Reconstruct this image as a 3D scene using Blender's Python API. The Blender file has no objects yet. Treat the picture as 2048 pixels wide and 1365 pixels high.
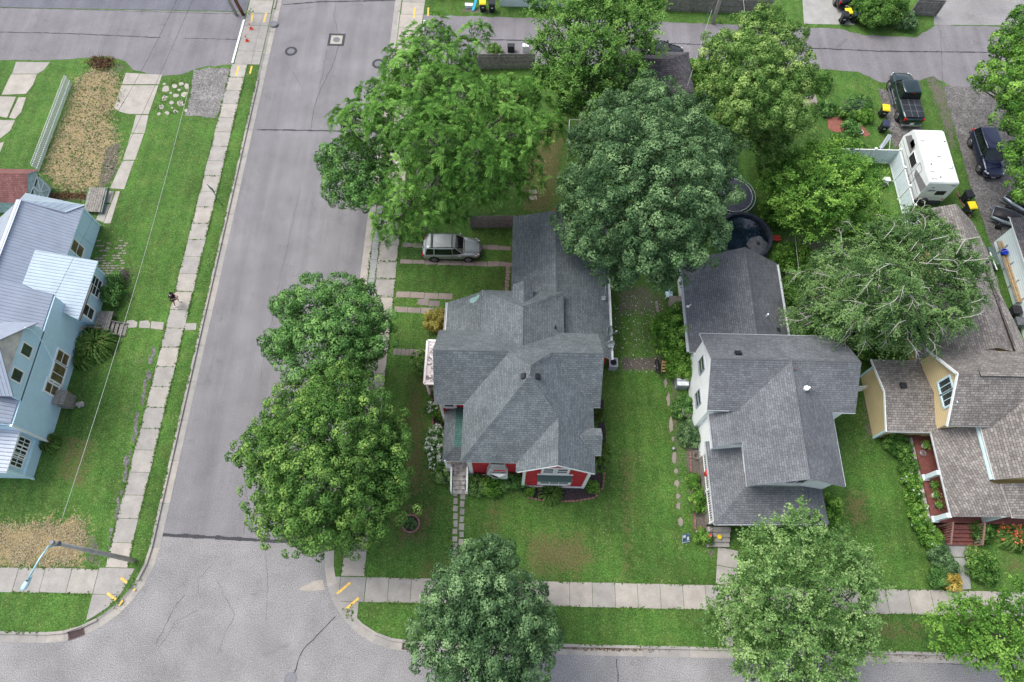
import bpy, math, random
import numpy as np
from mathutils import Vector, Matrix
random.seed(7)
RNG = np.random.default_rng(11)
scene = bpy.context.scene

# ---------------------------------------------------------------- camera
CAM_H = 48.0
FPX = 1357.9            # focal length in pixels of a 2048 wide frame
YAW, PITCH, ROLL = -0.00439188, 0.41835088, 0.0273547
RM = Matrix.Rotation(YAW, 3, 'Z') @ Matrix.Rotation(PITCH, 3, 'X') @ Matrix.Rotation(ROLL, 3, 'Z')
cam = bpy.data.cameras.new('camera'); camo = bpy.data.objects.new('camera', cam)
scene.collection.objects.link(camo)
camo.matrix_world = Matrix.Translation((0, 0, CAM_H)) @ RM.to_4x4()
cam.sensor_width = 36.0; cam.lens = FPX / 2048 * 36
cam.clip_start = 0.5; cam.clip_end = 3000
scene.camera = camo

# ---------------------------------------------------------------- light
SUN_EL, SUN_AZ = 59.0, -62.0      # azimuth from +Y, clockwise; light comes from the north-west
world = bpy.data.worlds.new('World'); scene.world = world; world.use_nodes = True
nt = world.node_tree; bg = nt.nodes['Background']
sky = nt.nodes.new('ShaderNodeTexSky'); sky.sky_type = 'NISHITA'; sky.sun_disc = False
sky.sun_elevation = math.radians(SUN_EL); sky.sun_rotation = math.radians(SUN_AZ)
sky.dust_density = 3.0; sky.air_density = 1.0; sky.ozone_density = 0.6
hs = nt.nodes.new('ShaderNodeHueSaturation'); hs.inputs['Saturation'].default_value = 0.62      # grey overcast rather than blue sky
nt.links.new(sky.outputs[0], hs.inputs['Color']); nt.links.new(hs.outputs[0], bg.inputs[0]); bg.inputs[1].default_value = 0.15
sl = bpy.data.lights.new('sun', 'SUN'); so = bpy.data.objects.new('sun', sl); scene.collection.objects.link(so)
sl.energy = 1.4; sl.angle = math.radians(34); sl.color = (1.0, 0.985, 0.955)
_d = Vector((math.sin(math.radians(SUN_AZ)) * math.cos(math.radians(SUN_EL)),
             math.cos(math.radians(SUN_AZ)) * math.cos(math.radians(SUN_EL)), math.sin(math.radians(SUN_EL))))
so.rotation_euler = _d.to_track_quat('Z', 'Y').to_euler()
scene.view_settings.view_transform = 'Standard'; scene.view_settings.look = 'None'
scene.view_settings.exposure = 0.80; scene.view_settings.gamma = 1.0
scene.render.engine = 'CYCLES'
scene.cycles.max_bounces = 5; scene.cycles.diffuse_bounces = 3; scene.cycles.glossy_bounces = 2
scene.cycles.transmission_bounces = 2; scene.cycles.transparent_max_bounces = 4

# ---------------------------------------------------------------- survey: photo pixel + height above ground -> world point
def P(u, v, z=0.0):
    d = RM @ Vector((u - 1024, -(v - 682.5), -FPX)); t = (z - CAM_H) / d.z
    return Vector((d.x * t, d.y * t, z))
def pxm(u, v, z):      # pixels per metre there
    a = P(u, v, z); b = P(u + 10, v, z); return 10.0 / (b - a).length

LG = 0.12              # lawn level above the street

# ---------------------------------------------------------------- materials
MAT = {}
def newmat(name):
    m = bpy.data.materials.new(name); m.use_nodes = True; MAT[name] = m
    return m, m.node_tree, m.node_tree.nodes['Principled BSDF']
def N(nt, t, **k):
    n = nt.nodes.new(t)
    for a, b in k.items():
        if a in n.inputs: n.inputs[a].default_value = b
        else: setattr(n, a, b)
    return n
def mixc(nt, fac, a, b, mode='MIX'):
    n = nt.nodes.new('ShaderNodeMix'); n.data_type = 'RGBA'; n.blend_type = mode
    for i, v in ((0, fac), (6, a), (7, b)):
        if hasattr(v, 'links'): nt.links.new(v, n.inputs[i])
        else: n.inputs[i].default_value = v if i == 0 else (*v, 1) if len(v) == 3 else v
    return n.outputs[2]
def mth(nt, op, a, b=None, c=None, clamp=False):
    n = nt.nodes.new('ShaderNodeMath'); n.operation = op; n.use_clamp = clamp
    for i, v in enumerate((a, b, c)):
        if v is None: continue
        if hasattr(v, 'links'): nt.links.new(v, n.inputs[i])
        else: n.inputs[i].default_value = v
    return n.outputs[0]
def ramp(nt, fac, stops):
    n = nt.nodes.new('ShaderNodeValToRGB'); nt.links.new(fac, n.inputs[0])
    el = n.color_ramp.elements
    while len(el) < len(stops): el.new(0.5)
    for e, (p, c) in zip(el, stops): e.position = p; e.color = (*c, 1) if len(c) == 3 else c
    return n.outputs[0]
def gray(v): return (v, v, v)
def noise(nt, scale, vec=None, detail=3, rough=0.6, dist=0.0):
    n = nt.nodes.new('ShaderNodeTexNoise'); n.inputs['Scale'].default_value = scale
    n.inputs['Detail'].default_value = detail; n.inputs['Roughness'].default_value = rough
    n.inputs['Distortion'].default_value = dist
    if vec is None: vec = nt.nodes.new('ShaderNodeNewGeometry').outputs['Position']
    nt.links.new(vec, n.inputs['Vector']); return n.outputs[0]
def bump(nt, bs, h, strength=0.3, dist=0.02):
    n = nt.nodes.new('ShaderNodeBump'); n.inputs['Strength'].default_value = strength
    n.inputs['Distance'].default_value = dist; nt.links.new(h, n.inputs['Height'])
    nt.links.new(n.outputs[0], bs.inputs['Normal'])
def attr(nt, name):
    n = nt.nodes.new('ShaderNodeAttribute'); n.attribute_name = name; return n
def uvn(nt): 
    n = nt.nodes.new('ShaderNodeUVMap'); n.uv_map = 'uv'; return n.outputs[0]

def plain(name, col, rough=0.6, metal=0.0, var=0.12, scale=3.0, spec=0.4, coat=0.0, bmp=0.0):
    m, nt, bs = newmat(name)
    f = noise(nt, scale, detail=4)
    c = mixc(nt, ramp(nt, f, [(0.3, gray(0)), (0.7, gray(1))]), tuple(x * (1 - var) for x in col), tuple(min(1, x * (1 + var)) for x in col))
    nt.links.new(c, bs.inputs['Base Color'])
    bs.inputs['Roughness'].default_value = rough; bs.inputs['Metallic'].default_value = metal
    bs.inputs['Specular IOR Level'].default_value = spec
    if coat: bs.inputs['Coat Weight'].default_value = coat; bs.inputs['Coat Roughness'].default_value = 0.05
    if bmp: bump(nt, bs, noise(nt, scale * 8, detail=3), bmp, 0.02)
    return m

def shingle(name, c1, c2, mortar, bw=0.34, rh=0.145, streak=0.14):
    m, nt, bs = newmat(name); uv = uvn(nt)
    b = nt.nodes.new('ShaderNodeTexBrick'); nt.links.new(uv, b.inputs['Vector'])
    b.inputs['Scale'].default_value = 1; b.inputs['Brick Width'].default_value = bw; b.inputs['Row Height'].default_value = rh
    b.inputs['Mortar Size'].default_value = 0.014; b.inputs['Mortar Smooth'].default_value = 0.3; b.inputs['Bias'].default_value = 0.0
    b.inputs['Color1'].default_value = (*c1, 1); b.inputs['Color2'].default_value = (*c2, 1); b.inputs['Mortar'].default_value = (*mortar, 1)
    b.offset = 0.43; b.squash = 0.8; b.squash_frequency = 3
    mp = nt.nodes.new('ShaderNodeMapping'); mp.inputs['Scale'].default_value = (2.2, 0.22, 1); nt.links.new(uv, mp.inputs[0])
    st = noise(nt, 1.1, mp.outputs[0], 5, 0.65)
    big = noise(nt, 0.5, detail=4); fine = noise(nt, 26, detail=2)
    c = mixc(nt, streak, b.outputs['Color'], ramp(nt, st, [(0.3, gray(0.25)), (0.7, gray(0.9))]), 'OVERLAY')
    c = mixc(nt, 0.35, c, ramp(nt, big, [(0.3, gray(0.3)), (0.7, gray(0.72))]), 'OVERLAY')
    c = mixc(nt, 0.45, c, ramp(nt, fine, [(0.3, gray(0.25)), (0.7, gray(0.75))]), 'OVERLAY')
    nt.links.new(c, bs.inputs['Base Color']); bs.inputs['Roughness'].default_value = 0.9
    bs.inputs['Specular IOR Level'].default_value = 0.25
    sep = nt.nodes.new('ShaderNodeSeparateXYZ'); nt.links.new(uv, sep.inputs[0])
    fr = mth(nt, 'FRACT', mth(nt, 'DIVIDE', sep.outputs[1], rh))
    h = mth(nt, 'ADD', mth(nt, 'MULTIPLY', fr, -1.0), mth(nt, 'MULTIPLY', fine, 0.7))
    bump(nt, bs, h, 0.5, 0.02)
    return m
SH_G = shingle('shingle_slate_grey', (0.108, 0.126, 0.134), (0.160, 0.180, 0.188), (0.058, 0.068, 0.074))
SH_W = shingle('shingle_cool_grey', (0.120, 0.127, 0.138), (0.172, 0.181, 0.192), (0.068, 0.072, 0.079))
SH_T = shingle('shingle_tan_brown', (0.158, 0.144, 0.132), (0.272, 0.252, 0.232), (0.065, 0.054, 0.05), 0.30, 0.17, 0.2)
SH_R = shingle('shingle_red_brown', (0.17, 0.075, 0.068), (0.24, 0.11, 0.10), (0.09, 0.045, 0.04), 0.3, 0.15, 0.3)
SH_D = shingle('shingle_old_dark', (0.075, 0.07, 0.078), (0.15, 0.135, 0.14), (0.04, 0.038, 0.04), 0.3, 0.15, 0.3)
SH_GR = shingle('shingle_green_patch', (0.045, 0.12, 0.10), (0.08, 0.17, 0.145), (0.03, 0.07, 0.06))

def siding(name, col, lap=0.13, dark=0.72, dirt=0.15, vert=False):
    m, nt, bs = newmat(name); uv = uvn(nt)
    sep = nt.nodes.new('ShaderNodeSeparateXYZ'); nt.links.new(uv, sep.inputs[0])
    fr = mth(nt, 'FRACT', mth(nt, 'DIVIDE', sep.outputs[0 if vert else 1], lap))
    line = ramp(nt, fr, [(0.0, gray(dark)), (0.1, gray(1)), (0.85, gray(1)), (1.0, gray(dark * 1.05))])
    d = ramp(nt, noise(nt, 1.4, detail=6, rough=0.7), [(0.35, gray(1 - dirt)), (0.65, gray(1))])
    c = mixc(nt, 1.0, col, line, 'MULTIPLY'); c = mixc(nt, 1.0, c, d, 'MULTIPLY')
    nt.links.new(c, bs.inputs['Base Color']); bs.inputs['Roughness'].default_value = 0.55
    bump(nt, bs, mth(nt, 'MULTIPLY', fr, -1.0), 0.5, 0.015)
    return m
SD_BLUE = siding('siding_pale_blue', (0.60, 0.83, 0.95), 0.15, 0.66, 0.08)
SD_WHITE = siding('siding_white', (0.92, 0.97, 0.97), 0.13, 0.88, 0.06)
SD_TAN = siding('siding_yellow_tan', (0.76, 0.60, 0.33), 0.22, 0.70, 0.08)
SD_GAR = siding('siding_garage_white', (0.74, 0.85, 0.88), 0.22, 0.6, 0.08)
def redwood(name):
    m, nt, bs = newmat(name); uv = uvn(nt)
    mp = nt.nodes.new('ShaderNodeMapping'); mp.inputs['Scale'].default_value = (0.8, 7, 1); nt.links.new(uv, mp.inputs[0])
    f = noise(nt, 1.0, mp.outputs[0], 6, 0.7)
    c = ramp(nt, f, [(0.38, (0.66, 0.03, 0.055)), (0.52, (0.46, 0.016, 0.032)), (0.66, (0.14, 0.016, 0.022))])
    nt.links.new(c, bs.inputs['Base Color']); bs.inputs['Roughness'].default_value = 0.75
    sep = nt.nodes.new('ShaderNodeSeparateXYZ'); nt.links.new(uv, sep.inputs[0])
    bump(nt, bs, mth(nt, 'FRACT', mth(nt, 'DIVIDE', sep.outputs[1], 0.12)), -0.5, 0.015)
    return m
SD_RED = redwood('siding_weathered_red')
def metalroof(name, col, pitch=0.26, var=0.08):
    m, nt, bs = newmat(name); uv = uvn(nt)
    sep = nt.nodes.new('ShaderNodeSeparateXYZ'); nt.links.new(uv, sep.inputs[0])
    fr = mth(nt, 'FRACT', mth(nt, 'DIVIDE', sep.outputs[0], pitch))
    line = ramp(nt, fr, [(0.0, gray(0.35)), (0.12, gray(1.0)), (0.22, gray(0.92)), (0.9, gray(1)), (1.0, gray(0.45))])
    c = mixc(nt, 1.0, col, line, 'MULTIPLY')
    c = mixc(nt, 1.0, c, ramp(nt, noise(nt, 1.2, detail=5), [(0.3, gray(1 - var * 2)), (0.7, gray(1))]), 'MULTIPLY')
    nt.links.new(c, bs.inputs['Base Color']); bs.inputs['Roughness'].default_value = 0.45; bs.inputs['Metallic'].default_value = 0.15
    h = ramp(nt, fr, [(0.0, gray(1)), (0.15, gray(0)), (0.88, gray(0)), (1.0, gray(1))]); bump(nt, bs, h, 0.6, 0.03)
    return m
MR_GREY = metalroof('metal_roof_grey', (0.42, 0.47, 0.56))
MR_WHITE = metalroof('metal_roof_white', (0.48, 0.58, 0.66))
M_TRIM = plain('trim_white', (0.88, 0.90, 0.89), 0.45, var=0.06)
M_TRIMB = plain('trim_pale_blue', (0.64, 0.85, 0.92), 0.5, var=0.08)
M_TRIMG = plain('trim_grey', (0.32, 0.36, 0.40), 0.45, var=0.1)
M_GUT = plain('gutter_white', (0.62, 0.65, 0.67), 0.4, var=0.06)
M_RUST = plain('panel_rust_stained', (0.60, 0.57, 0.52), 0.8, var=0.3, scale=1.2)
M_DARKGUT = plain('gutter_brown', (0.06, 0.045, 0.04), 0.5)
M_DARK = plain('dark_void', (0.02, 0.02, 0.022), 0.8)
M_GREENAWN = plain('awning_green', (0.055, 0.09, 0.085), 0.8, var=0.25, scale=12)
def glassm(name, col, rough=0.08):
    m, nt, bs = newmat(name)
    c = ramp(nt, noise(nt, 1.7, detail=2), [(0.35, tuple(x * 0.5 for x in col)), (0.65, col)])
    nt.links.new(c, bs.inputs['Base Color']); bs.inputs['Roughness'].default_value = rough
    bs.inputs['Specular IOR Level'].default_value = 0.7
    return m
M_GLASS = glassm('window_glass', (0.05, 0.065, 0.06))
M_GLASSB = glassm('window_blind_brown', (0.20, 0.16, 0.08), 0.15)
M_CGLASS = glassm('car_glass', (0.012, 0.016, 0.018), 0.04)
M_POST = plain('wood_weathered', (0.23, 0.21, 0.185), 0.85, var=0.35, scale=5, bmp=0.3)
M_FENCE = plain('fence_wood_grey', (0.24, 0.22, 0.21), 0.85, var=0.35, scale=4, bmp=0.3)
M_WOODN = plain('wood_new', (0.42, 0.27, 0.12), 0.7, var=0.25, scale=5)
M_DECK = plain('deck_red_brown', (0.155, 0.052, 0.043), 0.6, var=0.3, scale=4)
M_STEPW = plain('step_peeling_wood', (0.46, 0.42, 0.38), 0.85, var=0.7, scale=3.5)
M_BLACK = plain('plastic_black', (0.018, 0.02, 0.024), 0.45, var=0.2)
M_NAVYP = plain('plastic_navy', (0.03, 0.04, 0.075), 0.45)
M_YEL = plain('plastic_yellow', (0.80, 0.58, 0.02), 0.45)
M_TYRE = plain('rubber_tyre', (0.018, 0.018, 0.02), 0.8)
M_RIM = plain('wheel_alloy', (0.45, 0.46, 0.48), 0.3, 0.8)
M_CHROME = plain('chrome', (0.6, 0.62, 0.64), 0.2, 0.9)
M_REDL = plain('lamp_red', (0.5, 0.015, 0.012), 0.25)
M_HEADL = plain('lamp_clear', (0.6, 0.63, 0.65), 0.15)
M_PLATE = plain('plate_white', (0.7, 0.72, 0.74), 0.4)
M_WHITE = plain('painted_white', (0.82, 0.84, 0.84), 0.4, var=0.04)
M_ORANGE = plain('plastic_orange', (0.75, 0.10, 0.03), 0.5)
M_BLUE = plain('plastic_blue', (0.01, 0.05, 0.5), 0.4)
M_CYAN = plain('plastic_cyan', (0.02, 0.42, 0.62), 0.4)
M_REDP = plain('plastic_red', (0.5, 0.05, 0.04), 0.45)
M_YPAINT = plain('curb_paint_yellow', (0.72, 0.45, 0.10), 0.8, var=0.25, scale=6)
M_POLE = plain('pole_wood_grey', (0.40, 0.38, 0.34), 0.85, var=0.25, scale=3, bmp=0.3)
M_POLEB = plain('pole_wood_brown', (0.17, 0.085, 0.05), 0.85, var=0.3, scale=3, bmp=0.3)
M_STEELG = plain('steel_green', (0.12, 0.17, 0.16), 0.5, 0.3)
M_STEEL = plain('steel_galvanised', (0.38, 0.42, 0.43), 0.4, 0.6)
M_ARM = plain('lamp_arm_grey_blue', (0.40, 0.60, 0.66), 0.4, 0.2)
M_WIRE = plain('cable_black', (0.05, 0.05, 0.055), 0.6)
M_WIREW = plain('cable_pale', (0.42, 0.45, 0.42), 0.5)
M_BARK = plain('bark_brown', (0.105, 0.085, 0.07), 0.9, var=0.35, scale=6, bmp=0.4)
M_BARKG = plain('bark_grey', (0.23, 0.215, 0.20), 0.9, var=0.3, scale=6, bmp=0.4)
M_BARKW = plain('bark_pale', (0.50, 0.47, 0.43), 0.8, var=0.2, scale=8)
M_IRON = plain('cast_iron', (0.17, 0.17, 0.185), 0.6, 0.3, var=0.2, scale=8)
M_IRONR = plain('cast_iron_rusty', (0.12, 0.075, 0.07), 0.75, 0.2, var=0.3, scale=8)
M_TAR = plain('tar', (0.038, 0.039, 0.044), 0.75, var=0.25, scale=6)
M_TARL = plain('tar_old', (0.10, 0.10, 0.112), 0.85, var=0.3, scale=4)
M_BRICK = plain('edging_brick', (0.24, 0.13, 0.11), 0.9, var=0.35, scale=6)
M_POOLW = plain('pool_water', (0.010, 0.020, 0.034), 0.06, var=0.5, scale=0.9, spec=0.8)
M_POOLL = plain('pool_liner', (0.035, 0.042, 0.062), 0.4)
M_COVER = plain('cover_fabric_grey', (0.105, 0.11, 0.125), 0.75, var=0.35, scale=3, bmp=0.3)
M_COVERB = plain('cover_fabric_black', (0.022, 0.019, 0.024), 0.5, var=0.4, scale=3, bmp=0.3)
M_MAT = plain('trampoline_mat', (0.065, 0.068, 0.09), 0.8, var=0.15)
M_SKIN = plain('skin', (0.52, 0.30, 0.22), 0.6, var=0.04)
M_SHIRT = plain('cloth_black', (0.012, 0.011, 0.016), 0.85)
M_HAIR = plain('hair_dark', (0.015, 0.012, 0.01), 0.7)
M_ROCK = plain('stone_grey', (0.30, 0.28, 0.26), 0.9, var=0.3, scale=4, bmp=0.4)
M_TERRA = plain('flower_pot', (0.10, 0.09, 0.10), 0.6)
M_RVW = plain('trailer_white', (0.78, 0.81, 0.80), 0.35, var=0.05, scale=1.5)
M_RVG = plain('trailer_grey', (0.22, 0.21, 0.22), 0.4)
M_RVROOF = plain('trailer_roof', (0.72, 0.73, 0.70), 0.6, var=0.12, scale=2)
M_FVIN = plain('vinyl_white', (0.68, 0.78, 0.82), 0.35, var=0.05)
M_PAINTW = plain('paint_white', (0.72, 0.73, 0.72), 0.7, var=0.08)
M_HULL = plain('hull_silver', (0.36, 0.40, 0.44), 0.25, 0.5, var=0.2)

def carpaint(name, col, metal=0.4):
    return plain(name, col, 0.28, metal, var=0.03, coat=1.0)
CP_SILVER = carpaint('car_paint_silver', (0.40, 0.43, 0.42), 0.5)
CP_GREEN = carpaint('car_paint_dark_green', (0.010, 0.028, 0.030))
CP_NAVY = carpaint('car_paint_navy', (0.012, 0.018, 0.055))
CP_BLACK = carpaint('car_paint_black', (0.008, 0.008, 0.011))
CP_BLUE = carpaint('car_paint_light_blue', (0.32, 0.50, 0.58))

def asphalt(name, c, coarse):
    m, nt, bs = newmat(name)
    f = noise(nt, 15, detail=8, rough=0.85); g = noise(nt, 0.35, detail=5, rough=0.6); sp = noise(nt, 24, detail=3, rough=0.9)
    a = 0.70 if coarse else 0.5
    col = mixc(nt, a, c, ramp(nt, f, [(0.36, gray(0.08)), (0.62, gray(0.95))]), 'OVERLAY')
    col = mixc(nt, a, col, ramp(nt, sp, [(0.38, gray(0.10)), (0.62, gray(0.95))]), 'OVERLAY')
    col = mixc(nt, 0.30, col, ramp(nt, g, [(0.3, gray(0.3)), (0.7, gray(0.72))]), 'OVERLAY')
    wn = noise(nt, 0.55, detail=9, rough=0.75, dist=0.6)
    col = mixc(nt, 1.0, col, ramp(nt, wn, [(0.30, gray(0.74)), (0.42, gray(0.96)), (0.62, gray(1.0)), (0.72, gray(1.10))]), 'MULTIPLY')
    mp = nt.nodes.new('ShaderNodeMapping'); mp.inputs['Scale'].default_value = (1.0, 0.06, 1) if not coarse else (0.3, 0.3, 1)
    nt.links.new(nt.nodes.new('ShaderNodeNewGeometry').outputs['Position'], mp.inputs[0])
    tr = noise(nt, 0.9, mp.outputs[0], 5, 0.6)
    col = mixc(nt, 0.28, col, ramp(nt, tr, [(0.35, gray(0.32)), (0.65, gray(0.7))]), 'OVERLAY')
    nt.links.new(col, bs.inputs['Base Color']); bs.inputs['Roughness'].default_value = 0.92; bs.inputs['Specular IOR Level'].default_value = 0.25
    bump(nt, bs, sp, 0.4, 0.01)
    return m
M_ASPH = asphalt('asphalt_purple_grey', (0.188, 0.181, 0.185), False)
M_CHIP = asphalt('asphalt_chip_seal', (0.225, 0.218, 0.215), True)
M_ALLEY = asphalt('asphalt_alley', (0.182, 0.172, 0.180), False)
def gravel(name, c):
    m, nt, bs = newmat(name); v = nt.nodes.new('ShaderNodeTexVoronoi'); v.inputs['Scale'].default_value = 9.0
    nt.links.new(nt.nodes.new('ShaderNodeNewGeometry').outputs['Position'], v.inputs['Vector'])
    a = noise(nt, 6, detail=7, rough=0.85); b = noise(nt, 0.7, detail=5)
    col = mixc(nt, 1.0, c, ramp(nt, a, [(0.34, gray(0.35)), (0.5, gray(0.95)), (0.66, gray(1.75))]), 'MULTIPLY')
    vv = nt.nodes.new('ShaderNodeRGBToBW'); nt.links.new(v.outputs['Color'], vv.inputs[0]); col = mixc(nt, 0.5, col, vv.outputs[0], 'SOFT_LIGHT'); col = mixc(nt, 1.0, col, ramp(nt, b, [(0.35, gray(0.7)), (0.65, gray(1.1))]), 'MULTIPLY')
    nt.links.new(col, bs.inputs['Base Color']); bs.inputs['Roughness'].default_value = 0.95; bump(nt, bs, a, 0.8, 0.03); return m
M_GRAVEL = gravel('gravel_grey', (0.155, 0.145, 0.138)); M_GRAVL = gravel('gravel_pale', (0.205, 0.195, 0.185))
M_ASPHD = asphalt('asphalt_dark', (0.13, 0.13, 0.152), False)

def concrete(name, c):
    m, nt, bs = newmat(name)
    tn = attr(nt, 'tone').outputs['Fac']
    f = noise(nt, 16, detail=6, rough=0.8); g = noise(nt, 1.1, detail=6, rough=0.7)
    col = mixc(nt, 0.30, c, ramp(nt, f, [(0.3, gray(0.2)), (0.7, gray(0.8))]), 'OVERLAY')
    col = mixc(nt, 0.35, col, ramp(nt, g, [(0.3, gray(0.25)), (0.7, gray(0.75))]), 'OVERLAY')
    col = mixc(nt, 1.0, col, ramp(nt, tn, [(0.0, (0.70, 0.72, 0.75)), (0.5, (0.9, 0.90, 0.89)), (1.0, (1.06, 1.02, 0.96))]), 'MULTIPLY')
    nt.links.new(col, bs.inputs['Base Color']); bs.inputs['Roughness'].default_value = 0.9; bs.inputs['Specular IOR Level'].default_value = 0.25
    bump(nt, bs, f, 0.25, 0.01)
    return m
M_CONC = concrete('concrete_warm', (0.375, 0.350, 0.318))
M_CONCG = concrete('concrete_grey', (0.335, 0.335, 0.325))
M_CONCP = concrete('concrete_pink', (0.29, 0.245, 0.222))

def grassm():
    m, nt, bs = newmat('lawn_grass')
    at = attr(nt, 'patch'); sep = nt.nodes.new('ShaderNodeSeparateColor'); nt.links.new(at.outputs['Color'], sep.inputs[0])
    n1 = noise(nt, 9, detail=6, rough=0.8); n2 = noise(nt, 0.8, detail=6, rough=0.7); n3 = noise(nt, 0.16, detail=4, rough=0.6)
    n4 = noise(nt, 3.0, detail=5, rough=0.75)
    nf = noise(nt, 17, detail=4, rough=0.9)
    base = ramp(nt, mth(nt, 'ADD', mth(nt, 'MULTIPLY', n1, 0.55), mth(nt, 'MULTIPLY', nf, 0.45)), [(0.37, (0.011, 0.038, 0.006)), (0.5, (0.054, 0.134, 0.020)), (0.63, (0.185, 0.315, 0.080))])
    base = mixc(nt, mth(nt, 'MULTIPLY', ramp(nt, n2, [(0.45, gray(0)), (0.72, gray(1))]), 0.35), base, (0.14, 0.15, 0.045))
    base = mixc(nt, 0.7, base, ramp(nt, n3, [(0.35, gray(0.30)), (0.65, gray(0.66))]), 'OVERLAY')
    base = mixc(nt, 0.75, base, ramp(nt, n4, [(0.3, gray(0.3)), (0.7, gray(0.7))]), 'OVERLAY')
    # mowing stripes, faint
    sx = nt.nodes.new('ShaderNodeSeparateXYZ'); nt.links.new(nt.nodes.new('ShaderNodeNewGeometry').outputs['Position'], sx.inputs[0])
    mw = mth(nt, 'SINE', mth(nt, 'ADD', mth(nt, 'MULTIPLY', sx.outputs[0], 5.6), mth(nt, 'MULTIPLY', n2, 5.0)))
    base = mixc(nt, 1.0, base, ramp(nt, mth(nt, 'MULTIPLY_ADD', mw, 0.5, 0.5), [(0.2, gray(0.94)), (0.8, gray(1.05))]), 'MULTIPLY')
    vo = nt.nodes.new('ShaderNodeTexVoronoi'); vo.inputs['Scale'].default_value = 4.2
    nt.links.new(nt.nodes.new('ShaderNodeNewGeometry').outputs['Position'], vo.inputs['Vector'])
    fl = ramp(nt, vo.outputs['Distance'], [(0.13, gray(1)), (0.24, gray(0))])
    base = mixc(nt, mth(nt, 'MULTIPLY', mth(nt, 'MULTIPLY', fl, ramp(nt, n2, [(0.40, gray(0)), (0.6, gray(1))])), 0.5), base, (0.30, 0.42, 0.19))
    def mask(ch, amp=0.55):
        v = mth(nt, 'ADD', ch, mth(nt, 'MULTIPLY', mth(nt, 'SUBTRACT', n4, 0.5), amp * 2.0))
        v = mth(nt, 'ADD', v, mth(nt, 'MULTIPLY', mth(nt, 'SUBTRACT', n1, 0.5), amp * 1.2))
        return mth(nt, 'MULTIPLY', ramp(nt, v, [(0.38, gray(0)), (0.62, gray(1))]), mth(nt, 'GREATER_THAN', ch, 0.02))
    olive = ramp(nt, n1, [(0.3, (0.055, 0.05, 0.020)), (0.5, (0.115, 0.105, 0.040)), (0.7, (0.22, 0.19, 0.09))])
    nm = mth(nt, 'ADD', mth(nt, 'MULTIPLY', n1, 0.4), mth(nt, 'ADD', mth(nt, 'MULTIPLY', nf, 0.3), mth(nt, 'MULTIPLY', noise(nt, 4.5, detail=6, rough=0.8, dist=1.5), 0.3)))
    straw = ramp(nt, nm, [(0.38, (0.06, 0.065, 0.025)), (0.46, (0.20, 0.155, 0.075)), (0.55, (0.40, 0.31, 0.17)), (0.64, (0.62, 0.50, 0.32))])
    dirt = ramp(nt, n1, [(0.3, (0.06, 0.05, 0.042)), (0.5, (0.13, 0.11, 0.095)), (0.7, (0.25, 0.215, 0.19))])
    c = mixc(nt, mth(nt, 'MULTIPLY', mask(sep.outputs[2], 0.8), 0.85), base, olive)
    c = mixc(nt, mask(sep.outputs[0], 0.95), c, straw)
    c = mixc(nt, mask(sep.outputs[1]), c, dirt)
    nt.links.new(c, bs.inputs['Base Color']); bs.inputs['Roughness'].default_value = 0.85; bs.inputs['Specular IOR Level'].default_value = 0.2
    bump(nt, bs, n1, 0.8, 0.08)
    return m
M_LAWN = grassm()
M_DIRT = plain('dirt', (0.12, 0.098, 0.085), 0.95, var=0.4, scale=4, bmp=0.5)
M_MULCH = plain('mulch_dark', (0.045, 0.035, 0.038), 0.95, var=0.6, scale=10, bmp=0.6)
M_MULCHR = plain('mulch_red', (0.26, 0.10, 0.075), 0.95, var=0.5, scale=10, bmp=0.6)

def leafm(name, dark, mid, light, trans=0.25, rough=0.55):
    m, nt, bs = newmat(name)
    def ds(q, k=0.93, m_=1.24):
        g_ = 0.3 * q[0] + 0.6 * q[1] + 0.1 * q[2]; return tuple(min(0.9, max(0.002, (g_ + (x - g_) * k) * m_)) for x in q)
    if name.startswith('leaf'): dark, mid, light = ds(dark), ds(mid), ds(light)
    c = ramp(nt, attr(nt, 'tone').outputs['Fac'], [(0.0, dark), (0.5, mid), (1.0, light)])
    nt.links.new(c, bs.inputs['Base Color']); bs.inputs['Roughness'].default_value = 0.7; bs.inputs['Specular IOR Level'].default_value = 0.10
    tr = nt.nodes.new('ShaderNodeBsdfTranslucent'); nt.links.new(c, tr.inputs[0])
    mx = nt.nodes.new('ShaderNodeMixShader'); mx.inputs[0].default_value = trans
    nt.links.new(bs.outputs[0], mx.inputs[1]); nt.links.new(tr.outputs[0], mx.inputs[2])
    nt.links.new(mx.outputs[0], nt.nodes['Material Output'].inputs[0])
    return m
LF_MAPLE = leafm('leaf_maple', (0.022, 0.065, 0.014), (0.075, 0.190, 0.040), (0.23, 0.42, 0.11))
LF_MAPLEY = leafm('leaf_maple_warm', (0.024, 0.070, 0.013), (0.085, 0.195, 0.034), (0.28, 0.43, 0.085))
LF_BLUE = leafm('leaf_bluish_maple', (0.022, 0.055, 0.022), (0.076, 0.156, 0.058), (0.24, 0.38, 0.155))
LF_WAL = leafm('leaf_walnut', (0.026, 0.070, 0.010), (0.066, 0.180, 0.020), (0.23, 0.44, 0.080))
LF_ELM = leafm('leaf_elm', (0.018, 0.058, 0.010), (0.070, 0.175, 0.026), (0.23, 0.40, 0.08))
LF_ASH = leafm('leaf_ash_yellow', (0.030, 0.080, 0.014), (0.105, 0.215, 0.040), (0.36, 0.49, 0.13))
LF_HON = leafm('leaf_pale_green', (0.030, 0.080, 0.016), (0.105, 0.215, 0.050), (0.34, 0.49, 0.17))
LF_BIR = leafm('leaf_birch', (0.022, 0.060, 0.016), (0.075, 0.155, 0.042), (0.22, 0.36, 0.11))
LF_BRT = leafm('leaf_bright', (0.022, 0.075, 0.008), (0.085, 0.215, 0.024), (0.28, 0.48, 0.07))
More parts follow.
